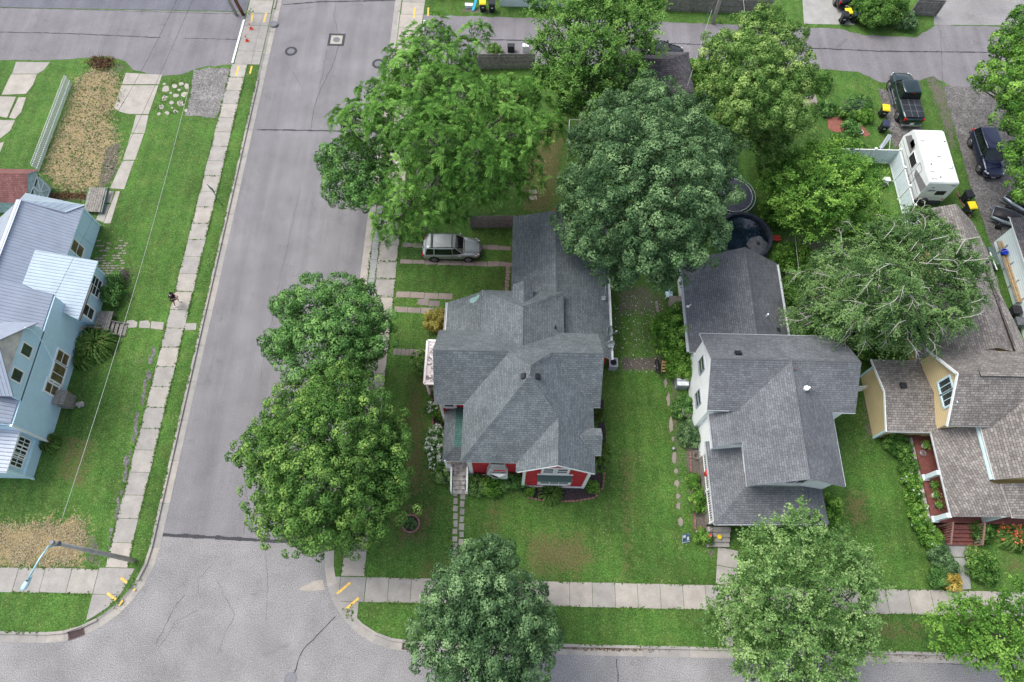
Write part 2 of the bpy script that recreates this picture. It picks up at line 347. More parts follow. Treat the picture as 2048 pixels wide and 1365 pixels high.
LF_YEL = leafm('leaf_golden', (0.14, 0.13, 0.02), (0.30, 0.27, 0.05), (0.50, 0.46, 0.12))
LF_GRASS = leafm('leaf_grass', (0.035, 0.075, 0.012), (0.075, 0.155, 0.024), (0.16, 0.27, 0.055))
LF_LILY = leafm('leaf_lily', (0.035, 0.09, 0.016), (0.10, 0.20, 0.035), (0.24, 0.37, 0.09))
LF_FLW = leafm('flower_white', (0.45, 0.48, 0.38), (0.65, 0.68, 0.60), (0.85, 0.86, 0.82))
LF_ORG = leafm('flower_orange', (0.6, 0.14, 0.05), (0.8, 0.24, 0.10), (0.9, 0.40, 0.22))
LF_DEAD = leafm('leaf_litter', (0.06, 0.035, 0.02), (0.16, 0.09, 0.045), (0.34, 0.22, 0.10))
LF_REDF = leafm('flower_red', (0.5, 0.02, 0.02), (0.65, 0.05, 0.04), (0.8, 0.2, 0.2))
LF_CHIP = leafm('debris_pale', (0.3, 0.3, 0.28), (0.5, 0.5, 0.48), (0.75, 0.76, 0.74))
M_PEEL = None

# ---------------------------------------------------------------- object helpers
COL = scene.collection
def tag(o, label=None, cat=None, group=None, kind=None):
    if label: o['label'] = label
    if cat: o['category'] = cat
    if group: o['group'] = group
    if kind: o['kind'] = kind
    return o
def thing(name, loc, label, cat, group=None, rz=0.0):
    o = bpy.data.objects.new(name, None); COL.objects.link(o); o.empty_display_size = 0.3
    o.location = loc; o.rotation_euler = (0, 0, rz)
    return tag(o, label, cat, group)
def link_mesh(name, me, parent=None):
    o = bpy.data.objects.new(name, me); COL.objects.link(o)
    if parent: o.parent = parent
    return o
def children(o): return [c for c in bpy.data.objects if c.parent == o]
def copy_tree(o, parent=None, loc=None, rz=None, label=None):
    c = o.copy(); COL.objects.link(c)
    if parent: c.parent = parent
    if loc is not None: c.location = loc
    if rz is not None: c.rotation_euler = (0, 0, rz)
    if label: c['label'] = label
    for ch in children(o): copy_tree(ch, c)
    return c

def world_loc(o):
    v = Vector(o.location)
    return v + world_loc(o.parent) if o.parent else v

class MB:
    """collects faces (world coordinates unless local=True) and links them as ONE mesh object"""
    def __init__(s, local=False): s.v = []; s.f = []; s.mi = []; s.mats = []; s.local = local; s.cur = 0; s.tone = []; s.T = 0.5
    def mat(s, m):
        if m not in s.mats: s.mats.append(m)
        s.cur = s.mats.index(m); return s
    def poly(s, pts):
        i = len(s.v); s.v += [tuple(p) for p in pts]; s.f.append(tuple(range(i, i + len(pts)))); s.mi.append(s.cur); s.tone.append(s.T); return s
    def prism(s, pts, z0, z1):
        n = len(pts); lo = [(p[0], p[1], z0) for p in pts]; hi = [(p[0], p[1], z1) for p in pts]
        a = sum(pts[i][0] * pts[(i + 1) % n][1] - pts[(i + 1) % n][0] * pts[i][1] for i in range(n))
        if a < 0: lo.reverse(); hi.reverse()
        s.poly(hi); s.poly(lo[::-1])
        for i in range(n):
            j = (i + 1) % n; s.poly([lo[i], lo[j], hi[j], hi[i]])
        return s
    def slab(s, pts, th, top, side, under=None):
        """roof plane: pts (any order), pushed down by th (vertical); top material on the upper face, side on edges"""
        pts = [Vector(p) for p in pts]; n = len(pts)
        nn = Vector((0, 0, 0))
        for i in range(n): nn += pts[i].cross(pts[(i + 1) % n])
        if nn.z < 0: pts.reverse()
        lo = [p - Vector((0, 0, th)) for p in pts]
        s.mat(top); s.poly(pts); s.mat(side)
        s.poly(lo[::-1])
        for i in range(n):
            j = (i + 1) % n; s.poly([lo[i], lo[j], pts[j], pts[i]])
        return s
    def hexa(s, b, t):
        """b, t: 4 points each, counter-clockwise from above"""
        s.poly([b[3], b[2], b[1], b[0]]); s.poly(t)
        for i in range(4):
            j = (i + 1) % 4; s.poly([b[i], b[j], t[j], t[i]])
        return s
    def box(s, c, d, rz=0.0, M=None):
        hx, hy, hz = d[0] / 2, d[1] / 2, d[2] / 2; c = Vector(c)
        R = (M if M is not None else Matrix.Rotation(rz, 3, 'Z'))
        def q(x, y, z): return c + R @ Vector((x * hx, y * hy, z * hz))
        b = [q(-1, -1, -1), q(1, -1, -1), q(1, 1, -1), q(-1, 1, -1)]; t = [q(-1, -1, 1), q(1, -1, 1), q(1, 1, 1), q(-1, 1, 1)]
        return s.hexa(b, t)
    def beam(s, a, b, w, h, up=Vector((0, 0, 1))):
        a = Vector(a); b = Vector(b); x = (b - a); L = x.length
        if L < 1e-6: return s
        x.normalize(); y = up.cross(x)
        if y.length < 1e-4: y = Vector((0, 1, 0)).cross(x)
        y.normalize(); z = x.cross(y)
        M = Matrix((x, y, z)).transposed()
        return s.box((a + b) / 2, (L, w, h), M=M)
    def tube(s, pts, rad, n=8, cap=True):
        pts = [Vector(p) for p in pts]
        if not hasattr(rad, '__len__'): rad = [rad] * len(pts)
        rings = []; pd = None
        for i, p in enumerate(pts):
            d = (pts[min(i + 1, len(pts) - 1)] - pts[max(i - 1, 0)])
            d.normalize() if d.length > 1e-9 else None
            ref = Vector((0, 0, 1)) if abs(d.z) < 0.95 else Vector((1, 0, 0))
            x = ref.cross(d).normalized(); y = d.cross(x)
            base = len(s.v)
            for k in range(n):
                a = 2 * math.pi * k / n; s.v.append(tuple(p + (x * math.cos(a) + y * math.sin(a)) * rad[i]))
            rings.append(base)
        for a, b in zip(rings[:-1], rings[1:]):
            for k in range(n):
                k2 = (k + 1) % n; s.f.append((a + k, a + k2, b + k2, b + k)); s.mi.append(s.cur); s.tone.append(s.T)
        if cap:
            s.f.append(tuple(rings[0] + k for k in range(n))[::-1]); s.mi.append(s.cur); s.tone.append(s.T)
            s.f.append(tuple(rings[-1] + k for k in range(n))); s.mi.append(s.cur); s.tone.append(s.T)
        return s
    def lathe(s, c, prof, n=20, axis='Z', M=None):
        c = Vector(c); rings = []
        for (r, h) in prof:
            base = len(s.v)
            for k in range(n):
                a = 2 * math.pi * k / n
                p = Vector((r * math.cos(a), r * math.sin(a), h))
                if axis == 'Y': p = Vector((p.x, p.z, p.y))
                if axis == 'X': p = Vector((p.z, p.x, p.y))
                if M is not None: p = M @ p
                s.v.append(tuple(c + p))
            rings.append(base)
        for a, b in zip(rings[:-1], rings[1:]):
            for k in range(n):
                k2 = (k + 1) % n; s.f.append((a + k, a + k2, b + k2, b + k)); s.mi.append(s.cur); s.tone.append(s.T)
        s.f.append(tuple(rings[0] + k for k in range(n))[::-1]); s.mi.append(s.cur); s.tone.append(s.T)
        s.f.append(tuple(rings[-1] + k for k in range(n))); s.mi.append(s.cur); s.tone.append(s.T)
        return s
    def loft(s, rings, closed=True):
        idx = []
        for r in rings:
            idx.append(len(s.v)); s.v += [tuple(p) for p in r]
        n = len(rings[0])
        for a, b in zip(idx[:-1], idx[1:]):
            for k in range(n if closed else n - 1):
                k2 = (k + 1) % n; s.f.append((a + k, a + k2, b + k2, b + k)); s.mi.append(s.cur); s.tone.append(s.T)
        s.f.append(tuple(idx[0] + k for k in range(n))[::-1]); s.mi.append(s.cur); s.tone.append(s.T)
        s.f.append(tuple(idx[-1] + k for k in range(n))); s.mi.append(s.cur); s.tone.append(s.T)
        return s
    def ico(s, c, r, sub=2, jit=0.0, sq=(1, 1, 1)):
        import bmesh
        bm = bmesh.new(); bmesh.ops.create_icosphere(bm, subdivisions=sub, radius=1.0)
        base = len(s.v); c = Vector(c)
        for v in bm.verts:
            k = 1 + random.uniform(-jit, jit)
            s.v.append((c.x + v.co.x * r * sq[0] * k, c.y + v.co.y * r * sq[1] * k, c.z + v.co.z * r * sq[2] * k))
        for f in bm.faces: s.f.append(tuple(base + v.index for v in f.verts)); s.mi.append(s.cur); s.tone.append(s.T)
        bm.free(); return s
    def build_each(s, name, parent):
        """boxes only: every box becomes a mesh of its own"""
        for k in range(len(s.f) // 6):
            b = MB(local=s.local); b.mats = [s.mats[s.mi[k * 6]]]; b.v = s.hex_pts(k); b.f = [(i * 4, i * 4 + 1, i * 4 + 2, i * 4 + 3) for i in range(6)]; b.mi = [0] * 6; b.tone = [0.5] * 6; b.build(name, None, parent)
    def hex_pts(s, k): return [s.v[i] for f in s.f[k * 6:(k + 1) * 6] for i in f]
    def build(s, name, m=None, parent=None, smooth=False, origin=None):
        if m is not None and not s.mats: s.mats = [m]
        off = Vector((0, 0, 0))
        V = np.array(s.v, dtype=float)
        if not s.local:
            if parent is not None: off = world_loc(parent)
            else:
                off = Vector(origin) if origin is not None else Vector((float((V[:, 0].min() + V[:, 0].max()) / 2), float((V[:, 1].min() + V[:, 1].max()) / 2), float(V[:, 2].min())))
        V = V - np.array(off)
        me = bpy.data.meshes.new(name); me.from_pydata(V.tolist(), [], s.f)
        for mm in s.mats: me.materials.append(mm)
        me.polygons.foreach_set('material_index', s.mi)
        me.polygons.foreach_set('use_smooth', [smooth] * len(s.f))
        me.update()
        # metric UVs: u runs level along the face, v up the slope
        npoly = len(me.polygons); nl = len(me.loops)
        nor = np.empty(npoly * 3); me.polygons.foreach_get('normal', nor); nor = nor.reshape(-1, 3)
        ls = np.empty(npoly, dtype=int); me.polygons.foreach_get('loop_total', ls)
        vi = np.empty(nl, dtype=int); me.loops.foreach_get('vertex_index', vi)
        pi = np.repeat(np.arange(npoly), ls)
        t = np.stack([-nor[:, 1], nor[:, 0], np.zeros(npoly)], 1); tl = np.linalg.norm(t, axis=1)
        flat = tl < 0.02; t[flat] = (1, 0, 0); tl[flat] = 1; t /= tl[:, None]
        b = np.cross(nor, t)
        co = (V + np.array(off))[vi]
        uv = np.stack([(co * t[pi]).sum(1), (co * b[pi]).sum(1)], 1)
        lay = me.uv_layers.new(name='uv'); lay.data.foreach_set('uv', uv.astype(np.float32).ravel())
        a = me.attributes.new('tone', 'FLOAT', 'FACE'); a.data.foreach_set('value', np.array(s.tone, dtype=np.float32))
        o = link_mesh(name, me, parent)
        if parent is None and not s.local: o.location = off
        if smooth:
            pass
        return o

# ---------------------------------------------------------------- foliage
def leaves_obj(name, pos, nor, size, tone, mat, parent=None, aspect=0.62, off=None, along=None):
    """every row is one diamond-shaped leaf"""
    n = len(pos)
    nor = nor / (np.linalg.norm(nor, axis=1)[:, None] + 1e-9)
    if along is None: along = RNG.normal(size=(n, 3))
    t = along - nor * (along * nor).sum(1)[:, None]; t /= (np.linalg.norm(t, axis=1)[:, None] + 1e-9)
    b = np.cross(nor, t)
    L = size[:, None] * 0.5; W = size[:, None] * 0.5 * aspect
    dro = nor * (size[:, None] * 0.12)
    q = np.stack([pos - t * L - dro, pos + b * W, pos + t * L - dro, pos - b * W], 1).reshape(-1, 3)
    if parent is not None: off = np.array(world_loc(parent))
    elif off is None: off = np.array([q[:, 0].mean(), q[:, 1].mean(), q[:, 2].min()])
    q = q - off
    me = bpy.data.meshes.new(name)
    me.vertices.add(n * 4); me.vertices.foreach_set('co', q.astype(np.float32).ravel())
    me.loops.add(n * 4); me.loops.foreach_set('vertex_index', np.arange(n * 4, dtype=np.int32))
    me.polygons.add(n); me.polygons.foreach_set('loop_start', np.arange(0, n * 4, 4, dtype=np.int32))
    try: me.polygons.foreach_set('loop_total', np.full(n, 4, dtype=np.int32))
    except Exception: pass
    me.update(calc_edges=True)
    a = me.attributes.new('tone', 'FLOAT', 'FACE'); a.data.foreach_set('value', np.clip(tone, 0, 1).astype(np.float32))
    me.materials.append(mat)
    o = link_mesh(name, me, parent)
    if parent is None: o.location = Vector(off)
    return o

def rand_dirs(n, zmin=-1.0):
    z = RNG.uniform(zmin, 1, n); a = RNG.uniform(0, 2 * np.pi, n); r = np.sqrt(np.maximum(0, 1 - z * z))
    return np.stack([r * np.cos(a), r * np.sin(a), z], 1)

def crown_points(blobs, cr, mode, leaf, dens=1.0, zmin=-0.25, cover=0.8, droop=0.5, fill=0.35, tone_sp=0.16, jit=0.12):
    """blobs: (centre, rx, rz).  Clumps of leaves over every blob's surface, plus leaves within."""
    POS = []; NOR = []; SZ = []; TN = []; AL = []; centres = []
    C = [(np.array(c), rx, rz) for c, rx, rz in blobs]
    for bi, (c, rx, rz) in enumerate(C):
        area = 2 * np.pi * rx * (rx * 0.5 + rz * 0.5) * (1 - zmin)
        k = max(4, int(area / (cr * cr * 2.0) * cover * dens ** 0.3))
        i = np.arange(k) + 0.5
        z = 1 - i / k * (1 - zmin); a = i * 2.39996 + bi
        r = np.sqrt(np.maximum(0, 1 - z * z)); d = np.stack([r * np.cos(a), r * np.sin(a), z], 1) + RNG.normal(size=(k, 3)) * 0.12
        d /= np.linalg.norm(d, axis=1)[:, None]
        pos = c + d * np.array([rx, rx, rz]) * (1 + RNG.normal(size=(k, 1)) * jit)
        ph = RNG.uniform(0, 6.28, (4,)); fr = RNG.normal(size=(4, 3)) * 3.2
        wob = sum(np.sin(d @ fr[q_] + ph[q_]) for q_ in range(4)) * 0.055
        pos = c + (pos - c) * (1 + wob[:, None])
        keep = (RNG.random(k) > 0.07) & (wob > -0.17)
        for bj, (c2, rx2, rz2) in enumerate(C):
            if bj == bi: continue
            e = (pos - c2) / np.array([rx2, rx2, rz2]); keep &= (np.linalg.norm(e, axis=1) > 0.80)
        pos = pos[keep]; d = d[keep]
        btone = RNG.normal() * 0.05
        for p, dd in zip(pos, d):
            centres.append(p)
            ct = 0.46 + btone + RNG.normal() * tone_sp
            rr = cr * RNG.uniform(0.75, 1.3)
            ax = dd + np.array([0, 0, 0.45]); ax /= np.linalg.norm(ax)
            if mode == 'dome':
                m = max(6, int(2 * np.pi * rr * rr / (leaf * leaf * 0.62) * 1.25 * dens))
                q = rand_dirs(m); s = (q * ax).sum(1); q[s < 0.0] *= -1
                rad = rr * RNG.uniform(0.78, 1.08, (m, 1))
                POS.append(p + q * rad * np.array([1, 1, 0.9])); NOR.append(q * 1.2 + RNG.normal(size=(m, 3)) * 0.38 + np.array([0, 0, 0.2]))
                SZ.append(leaf * RNG.uniform(0.7, 1.25, m)); AL.append(RNG.normal(size=(m, 3)))
                TN.append(ct - 0.10 + np.abs((q * ax).sum(1)) * 0.24 + RNG.normal(size=m) * 0.12)  # paler towards the clump's outer top: light painted into the leaf tone
            elif mode == 'frond':
                nf = int(9 * dens)
                for _ in range(nf):
                    h = rand_dirs(1)[0]; h = h - ax * (h @ ax) ; h /= np.linalg.norm(h) + 1e-9
                    h = h * 0.9 + ax * RNG.uniform(0.05, 0.5)
                    L = rr * RNG.uniform(0.9, 1.45); ns = max(4, int(L / (leaf * 0.36)))
                    t = np.linspace(0.12, 1, ns)[:, None]
                    line = p + ax * rr * 0.35 + h * L * t + np.array([0, 0, -1.0]) * (droop * L * t ** 2)
                    tan = h + np.array([0, 0, -2 * droop]) * t; tan /= np.linalg.norm(tan, axis=1)[:, None]
                    side = np.cross(tan, np.array([0, 0, 1.0])); side /= np.linalg.norm(side, axis=1)[:, None] + 1e-9
                    for sg in (-1, 1):
                        al = side * sg + tan * 0.6 + np.array([0, 0, -0.35])
                        POS.append(line + al / np.linalg.norm(al, axis=1)[:, None] * leaf * 0.42)
                        AL.append(al); NOR.append(np.cross(tan, side) * -1.0 * np.sign((np.cross(tan, side)[:, 2:3]) * -1 + 1e-9) + RNG.normal(size=(ns, 3)) * 0.2)
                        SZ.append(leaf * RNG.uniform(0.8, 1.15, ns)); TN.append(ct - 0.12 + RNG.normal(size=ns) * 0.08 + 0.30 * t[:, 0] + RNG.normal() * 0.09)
            else:  # spray: leaves strung along short twigs that point out (or hang)
                nf = int(8 * dens)
                for _ in range(nf):
                    h = ax + RNG.normal(size=3) * 0.75; h /= np.linalg.norm(h)
                    L = rr * RNG.uniform(0.9, 1.9); ns = max(5, int(L / (leaf * 0.30)))
                    t = np.linspace(0.05, 1, ns)[:, None]
                    line = p - ax * rr * 0.3 + h * L * t + np.array([0, 0, -1.0]) * (droop * L * t ** 2) + RNG.normal(size=(ns, 3)) * leaf * 0.45
                    POS.append(line); AL.append(RNG.normal(size=(ns, 3)) + h); NOR.append(RNG.normal(size=(ns, 3)) * 0.6 + np.array([0, 0, 0.9]) + ax * 0.5)
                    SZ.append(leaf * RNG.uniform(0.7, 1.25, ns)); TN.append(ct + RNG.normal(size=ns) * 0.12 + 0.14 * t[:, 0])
        # leaves inside the blob, toned dark to paint the shade in its gaps
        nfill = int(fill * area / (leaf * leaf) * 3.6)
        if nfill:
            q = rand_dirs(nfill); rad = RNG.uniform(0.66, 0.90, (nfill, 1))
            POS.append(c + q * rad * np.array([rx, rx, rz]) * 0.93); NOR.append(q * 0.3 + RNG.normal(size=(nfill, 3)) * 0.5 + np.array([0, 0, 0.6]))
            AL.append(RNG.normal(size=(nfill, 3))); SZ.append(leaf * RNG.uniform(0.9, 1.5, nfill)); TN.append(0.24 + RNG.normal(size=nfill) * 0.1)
    return np.concatenate(POS), np.concatenate(NOR), np.concatenate(SZ), np.concatenate(TN), np.concatenate(AL), centres

def tree(name, base, blobs, label, cat, leafmat, bark=M_BARK, cr=0.55, mode='dome', leaf=0.19, dens=1.0, group=None, tr=0.28,
         droop=0.5, fill=0.35, cover=0.8, zmin=-0.25, twigs=3, tone_sp=0.16, aspect=0.62, jit=0.12, pale_twigs=0, zf=0.72, scale=1.0):
    """blobs: (u, v, z, r_px) -- survey points of the lobes of the crown"""
    base = Vector(base); W = []
    for (u, v, z, r) in blobs:
        rm = r / pxm(u, v, z) * scale; rm = max(rm * 0.98 - cr * 0.25, 0.25); W.append((np.array(P(u, v, z)), rm, min(rm * zf, z * 0.75)))
    root = thing(name, base, label, cat, group)
    pos, nor, sz, tn, al, cen = crown_points(W, cr, mode, leaf, dens, zmin, cover, droop, fill, tone_sp, jit)
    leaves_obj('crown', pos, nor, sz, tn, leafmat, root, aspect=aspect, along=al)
    cx = sum(w[0] for w in W) / len(W); zt = max(w[0][2] for w in W)
    fork = base + Vector(((cx[0] - base.x) * 0.15, (cx[1] - base.y) * 0.15, zt * 0.34))
    b = MB().mat(bark); b.tube([base - Vector((0, 0, 0.1)), base + Vector((0, 0, 0.35)), (base + fork) / 2 + Vector((0.05, 0.03, 0)), fork], [tr * 1.45, tr * 1.05, tr * 0.9, tr * 0.75], 10)
    rr = random.Random(len(pos))
    for (c, rx, rz) in W:
        c = Vector(c); tgt = c - Vector((0, 0, rz * 0.25))
        mid = fork.lerp(tgt, 0.5) + Vector((rr.uniform(-.3, .3), rr.uniform(-.3, .3), rr.uniform(0, .5)))
        b.tube([fork - Vector((0, 0, 0.1)), fork.lerp(mid, 0.5), mid, tgt], [tr * 0.55, tr * 0.42, tr * 0.3, tr * 0.12], 6)
        near = sorted(cen, key=lambda q: (q[0] - c.x) ** 2 + (q[1] - c.y) ** 2 + (q[2] - c.z) ** 2)[:40]
        for q in rr.sample(near, min(len(near), twigs)):
            q = Vector(q); m2 = mid.lerp(q, 0.55) + Vector((0, 0, 0.2)); b.tube([mid.lerp(tgt, 0.4), m2, q], [tr * 0.16, tr * 0.10, 0.015], 5)
    if pale_twigs:
        for q in rr.sample(cen, min(len(cen), pale_twigs)):
            q = Vector(q); d = (q - Vector(cx)); d.z = 0; d.normalize()
            d = (d + Vector((rr.uniform(-.7, .7), rr.uniform(-.7, .7), 0))).normalized()
            L = rr.uniform(0.4, 1.5); w = Vector((-d.y, d.x, 0)) * rr.uniform(-0.35, 0.35)
            up = q + Vector((0, 0, rr.uniform(0.0, 0.38)))
            p1 = up + d * L * 0.35 + w * L * 0.3 + Vector((0, 0, 0.12)); p2 = up + d * L * 0.7 + w * L * 0.9 + Vector((0, 0, -0.05)); p3 = up + d * L + w * L * 1.6 + Vector((0, 0, -0.45))
            b.tube([up - d * 0.7 - Vector((0, 0, 0.25)), up, p1, p2, p3], [0.026, 0.022, 0.016, 0.011, 0.005], 5)
            for s in (-1, 1):
                n = Vector((-d.y, d.x, 0)) * s
                b.tube([p1, p1 + (d * 0.5 + n * 0.4) * L * 0.4 + Vector((0, 0, 0.05)), p1 + (d * 0.7 + n * 0.9) * L * 0.5 - Vector((0, 0, 0.22))], [0.012, 0.009, 0.004], 4)
    b.build('trunk', None, root, smooth=True)
    return root

def shrub(name, u, v, z, rpx, label, cat, leafmat, group=None, leaf=0.10, cr=0.24, n=6, dens=1.0, flowers=None, mode='dome', spread=0.5, zf=0.8, droop=0.5, hz=None, ey=1.0, tone_sp=0.16, cover=0.9):
    """a shrub of several lobes round the surveyed centre"""
    c = P(u, v, z); r = rpx / pxm(u, v, z); rr = random.Random(int(u * 7 + v))
    base = Vector((c.x, c.y, LG)); root = thing(name, base, label, cat, group)
    B = []
    for i in range(n):
        a = i * 2.4 + rr.random(); k = 0 if i == 0 else spread * rr.uniform(0.8, 1.1)
        s = r * (0.62 if i == 0 else rr.uniform(0.42, 0.55))
        B.append((np.array((c.x + math.cos(a) * r * k, c.y + math.sin(a) * r * k * ey, max(0.15, z * rr.uniform(0.7, 1.0)) if i else z)), s, max(0.12, min(s * zf, z))))
    pos, nor, sz, tn, al, cen = crown_points(B, cr, mode, leaf, dens, -0.6, cover, droop, 0.4, tone_sp, 0.08)
    pos[:, 2] = np.maximum(pos[:, 2], LG + 0.02)
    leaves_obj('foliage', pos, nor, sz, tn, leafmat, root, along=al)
    b = MB().mat(M_BARK)
    for i in range(5):
        q = Vector(B[i % len(B)][0]); b.tube([base - Vector((0, 0, 0.03)), base.lerp(q, 0.5) + Vector((0, 0, 0.05)), q], [0.03, 0.022, 0.01], 5)
    b.build('stems', None, root)
    if flowers:
        fm, k, fs = flowers; cen = np.array(cen); idx = RNG.integers(0, len(cen), k)
        p = cen[idx] + RNG.normal(size=(k, 3)) * cr * 0.45 + np.array([0, 0, cr * 0.85])
        m = 7; pp = np.repeat(p, m, 0) + RNG.normal(size=(k * m, 3)) * fs * 0.4
        leaves_obj('flowers', pp, RNG.normal(size=(k * m, 3)) * 0.4 + np.array([0, 0, 1.0]), np.full(k * m, fs), RNG.uniform(0.2, 0.9, k * m), fm, root, aspect=0.9)
    return root

def blade_clump(name, u, v, rpx, label, cat, mat, h=0.5, n=260, group=None, flowers=None, ell=1.0, z=LG, wid=0.05):
    """strappy leaves arching out of the ground"""
    c = P(u, v, z); r = rpx / pxm(u, v, z); root = thing(name, c, label, cat, group)
    POS = []; AL = []; NO = []; SZ = []; TN = []
    for i in range(n):
        a = RNG.uniform(0, 2 * np.pi); d = np.array([math.cos(a), math.sin(a), 0]); s = RNG.uniform(0, 0.55) * r
        b0 = np.array([c.x, c.y, z]) + d * s * np.array([1, ell, 1]); L = r * RNG.uniform(0.35, 0.65); hh = h * RNG.uniform(0.6, 1.1); tt = RNG.uniform(0.25, 0.8)
        k = 5
        pts = np.array([b0 + d * L * t + np.array([0, 0, hh * (4 * t * (1 - t)) * 0.9 + 0.05 + hh * 0.15 * (1 - t)]) for t in np.linspace(0, 1, k + 1)])
        for j in range(k):
            sg = pts[j + 1] - pts[j]; POS.append((pts[j] + pts[j + 1]) / 2); AL.append(sg); SZ.append(np.linalg.norm(sg) * 1.35)
            sd = np.cross(sg, [0, 0, 1.0]); no = np.cross(sd, sg); NO.append(no if no[2] > 0 else -no); TN.append(tt + RNG.normal() * 0.05)
    leaves_obj('foliage', np.array(POS), np.array(NO), np.array(SZ), np.array(TN), mat, root, aspect=0.34, along=np.array(AL))
    if flowers:
        fm, k, fs = flowers
        q = np.array([c.x, c.y, z + h * 0.95]) + RNG.normal(size=(k, 3)) * np.array([r * 0.4, r * 0.4 * ell, 0.06]); m = 6
        pp = np.repeat(q, m, 0) + RNG.normal(size=(k * m, 3)) * fs * 0.3
        leaves_obj('flowers', pp, RNG.normal(size=(k * m, 3)) + np.array([0, 0, 1.2]), np.full(k * m, fs), RNG.uniform(0.1, 1, k * m), fm, root, aspect=0.55)
    return root
# ================================================================= GROUND
def S(o, label=None): o['kind'] = 'structure'; return o
XE_W, XE_E, YS = -23.45, -12.25, -0.62          # road edges of the gutters
CW, RW_ = (XE_W - 6.0, YS + 6.0), 6.0
CE, RE_ = (XE_E + 6.1, YS + 6.1), 6.1
def dW(x, y):
    c = (x > CW[0]) & (y < CW[1])
    return np.where(c, np.hypot(x - CW[0], y - CW[1]) - RW_, np.maximum(x - XE_W, YS - y))
def dE(x, y):
    c = (x < CE[0]) & (y < CE[1])
    return np.where(c, np.hypot(x - CE[0], y - CE[1]) - RE_, np.maximum(XE_E - x, YS - y))
g = MB().mat(M_LAWN); g.poly([(-700, -500, -0.06), (700, -500, -0.06), (700, 900, -0.06), (-700, 900, -0.06)])
S(g.build('ground', None, origin=(0, 0, 0)))
g = MB().mat(M_ASPH); g.poly([(XE_W - 0.3, 6.1, 0), (XE_E + 0.3, 6.1, 0), (XE_E + 0.3, 160, 0), (XE_W - 0.3, 160, 0)]); S(g.build('street', None, origin=(0, 0, 0)))
g = MB().mat(M_CHIP); g.poly([(-120, -14, 0), (120, -14, 0), (120, 6.1, 0), (-120, 6.1, 0)]); S(g.build('cross_street', None, origin=(0, 0, 0)))

def inside(poly, X, Y):
    r = np.zeros(X.shape, bool); n = len(poly)
    for i in range(n):
        x1, y1 = poly[i]; x2, y2 = poly[(i + 1) % n]
        c = ((y1 > Y) != (y2 > Y)) & (X < (x2 - x1) * (Y - y1) / (y2 - y1 + 1e-12) + x1); r ^= c
    return r
def pdist(poly, X, Y):
    d = np.full(X.shape, 1e9); n = len(poly)
    for i in range(n):
        x1, y1 = poly[i]; x2, y2 = poly[(i + 1) % n]; L = (x2 - x1) ** 2 + (y2 - y1) ** 2
        t = np.clip(((X - x1) * (x2 - x1) + (Y - y1) * (y2 - y1)) / (L + 1e-12), 0, 1)
        d = np.minimum(d, np.hypot(X - x1 - t * (x2 - x1), Y - y1 - t * (y2 - y1)))
    return d
def wp(pts, z=LG): return [tuple(P(u, v, z)[:2]) for u, v in pts]
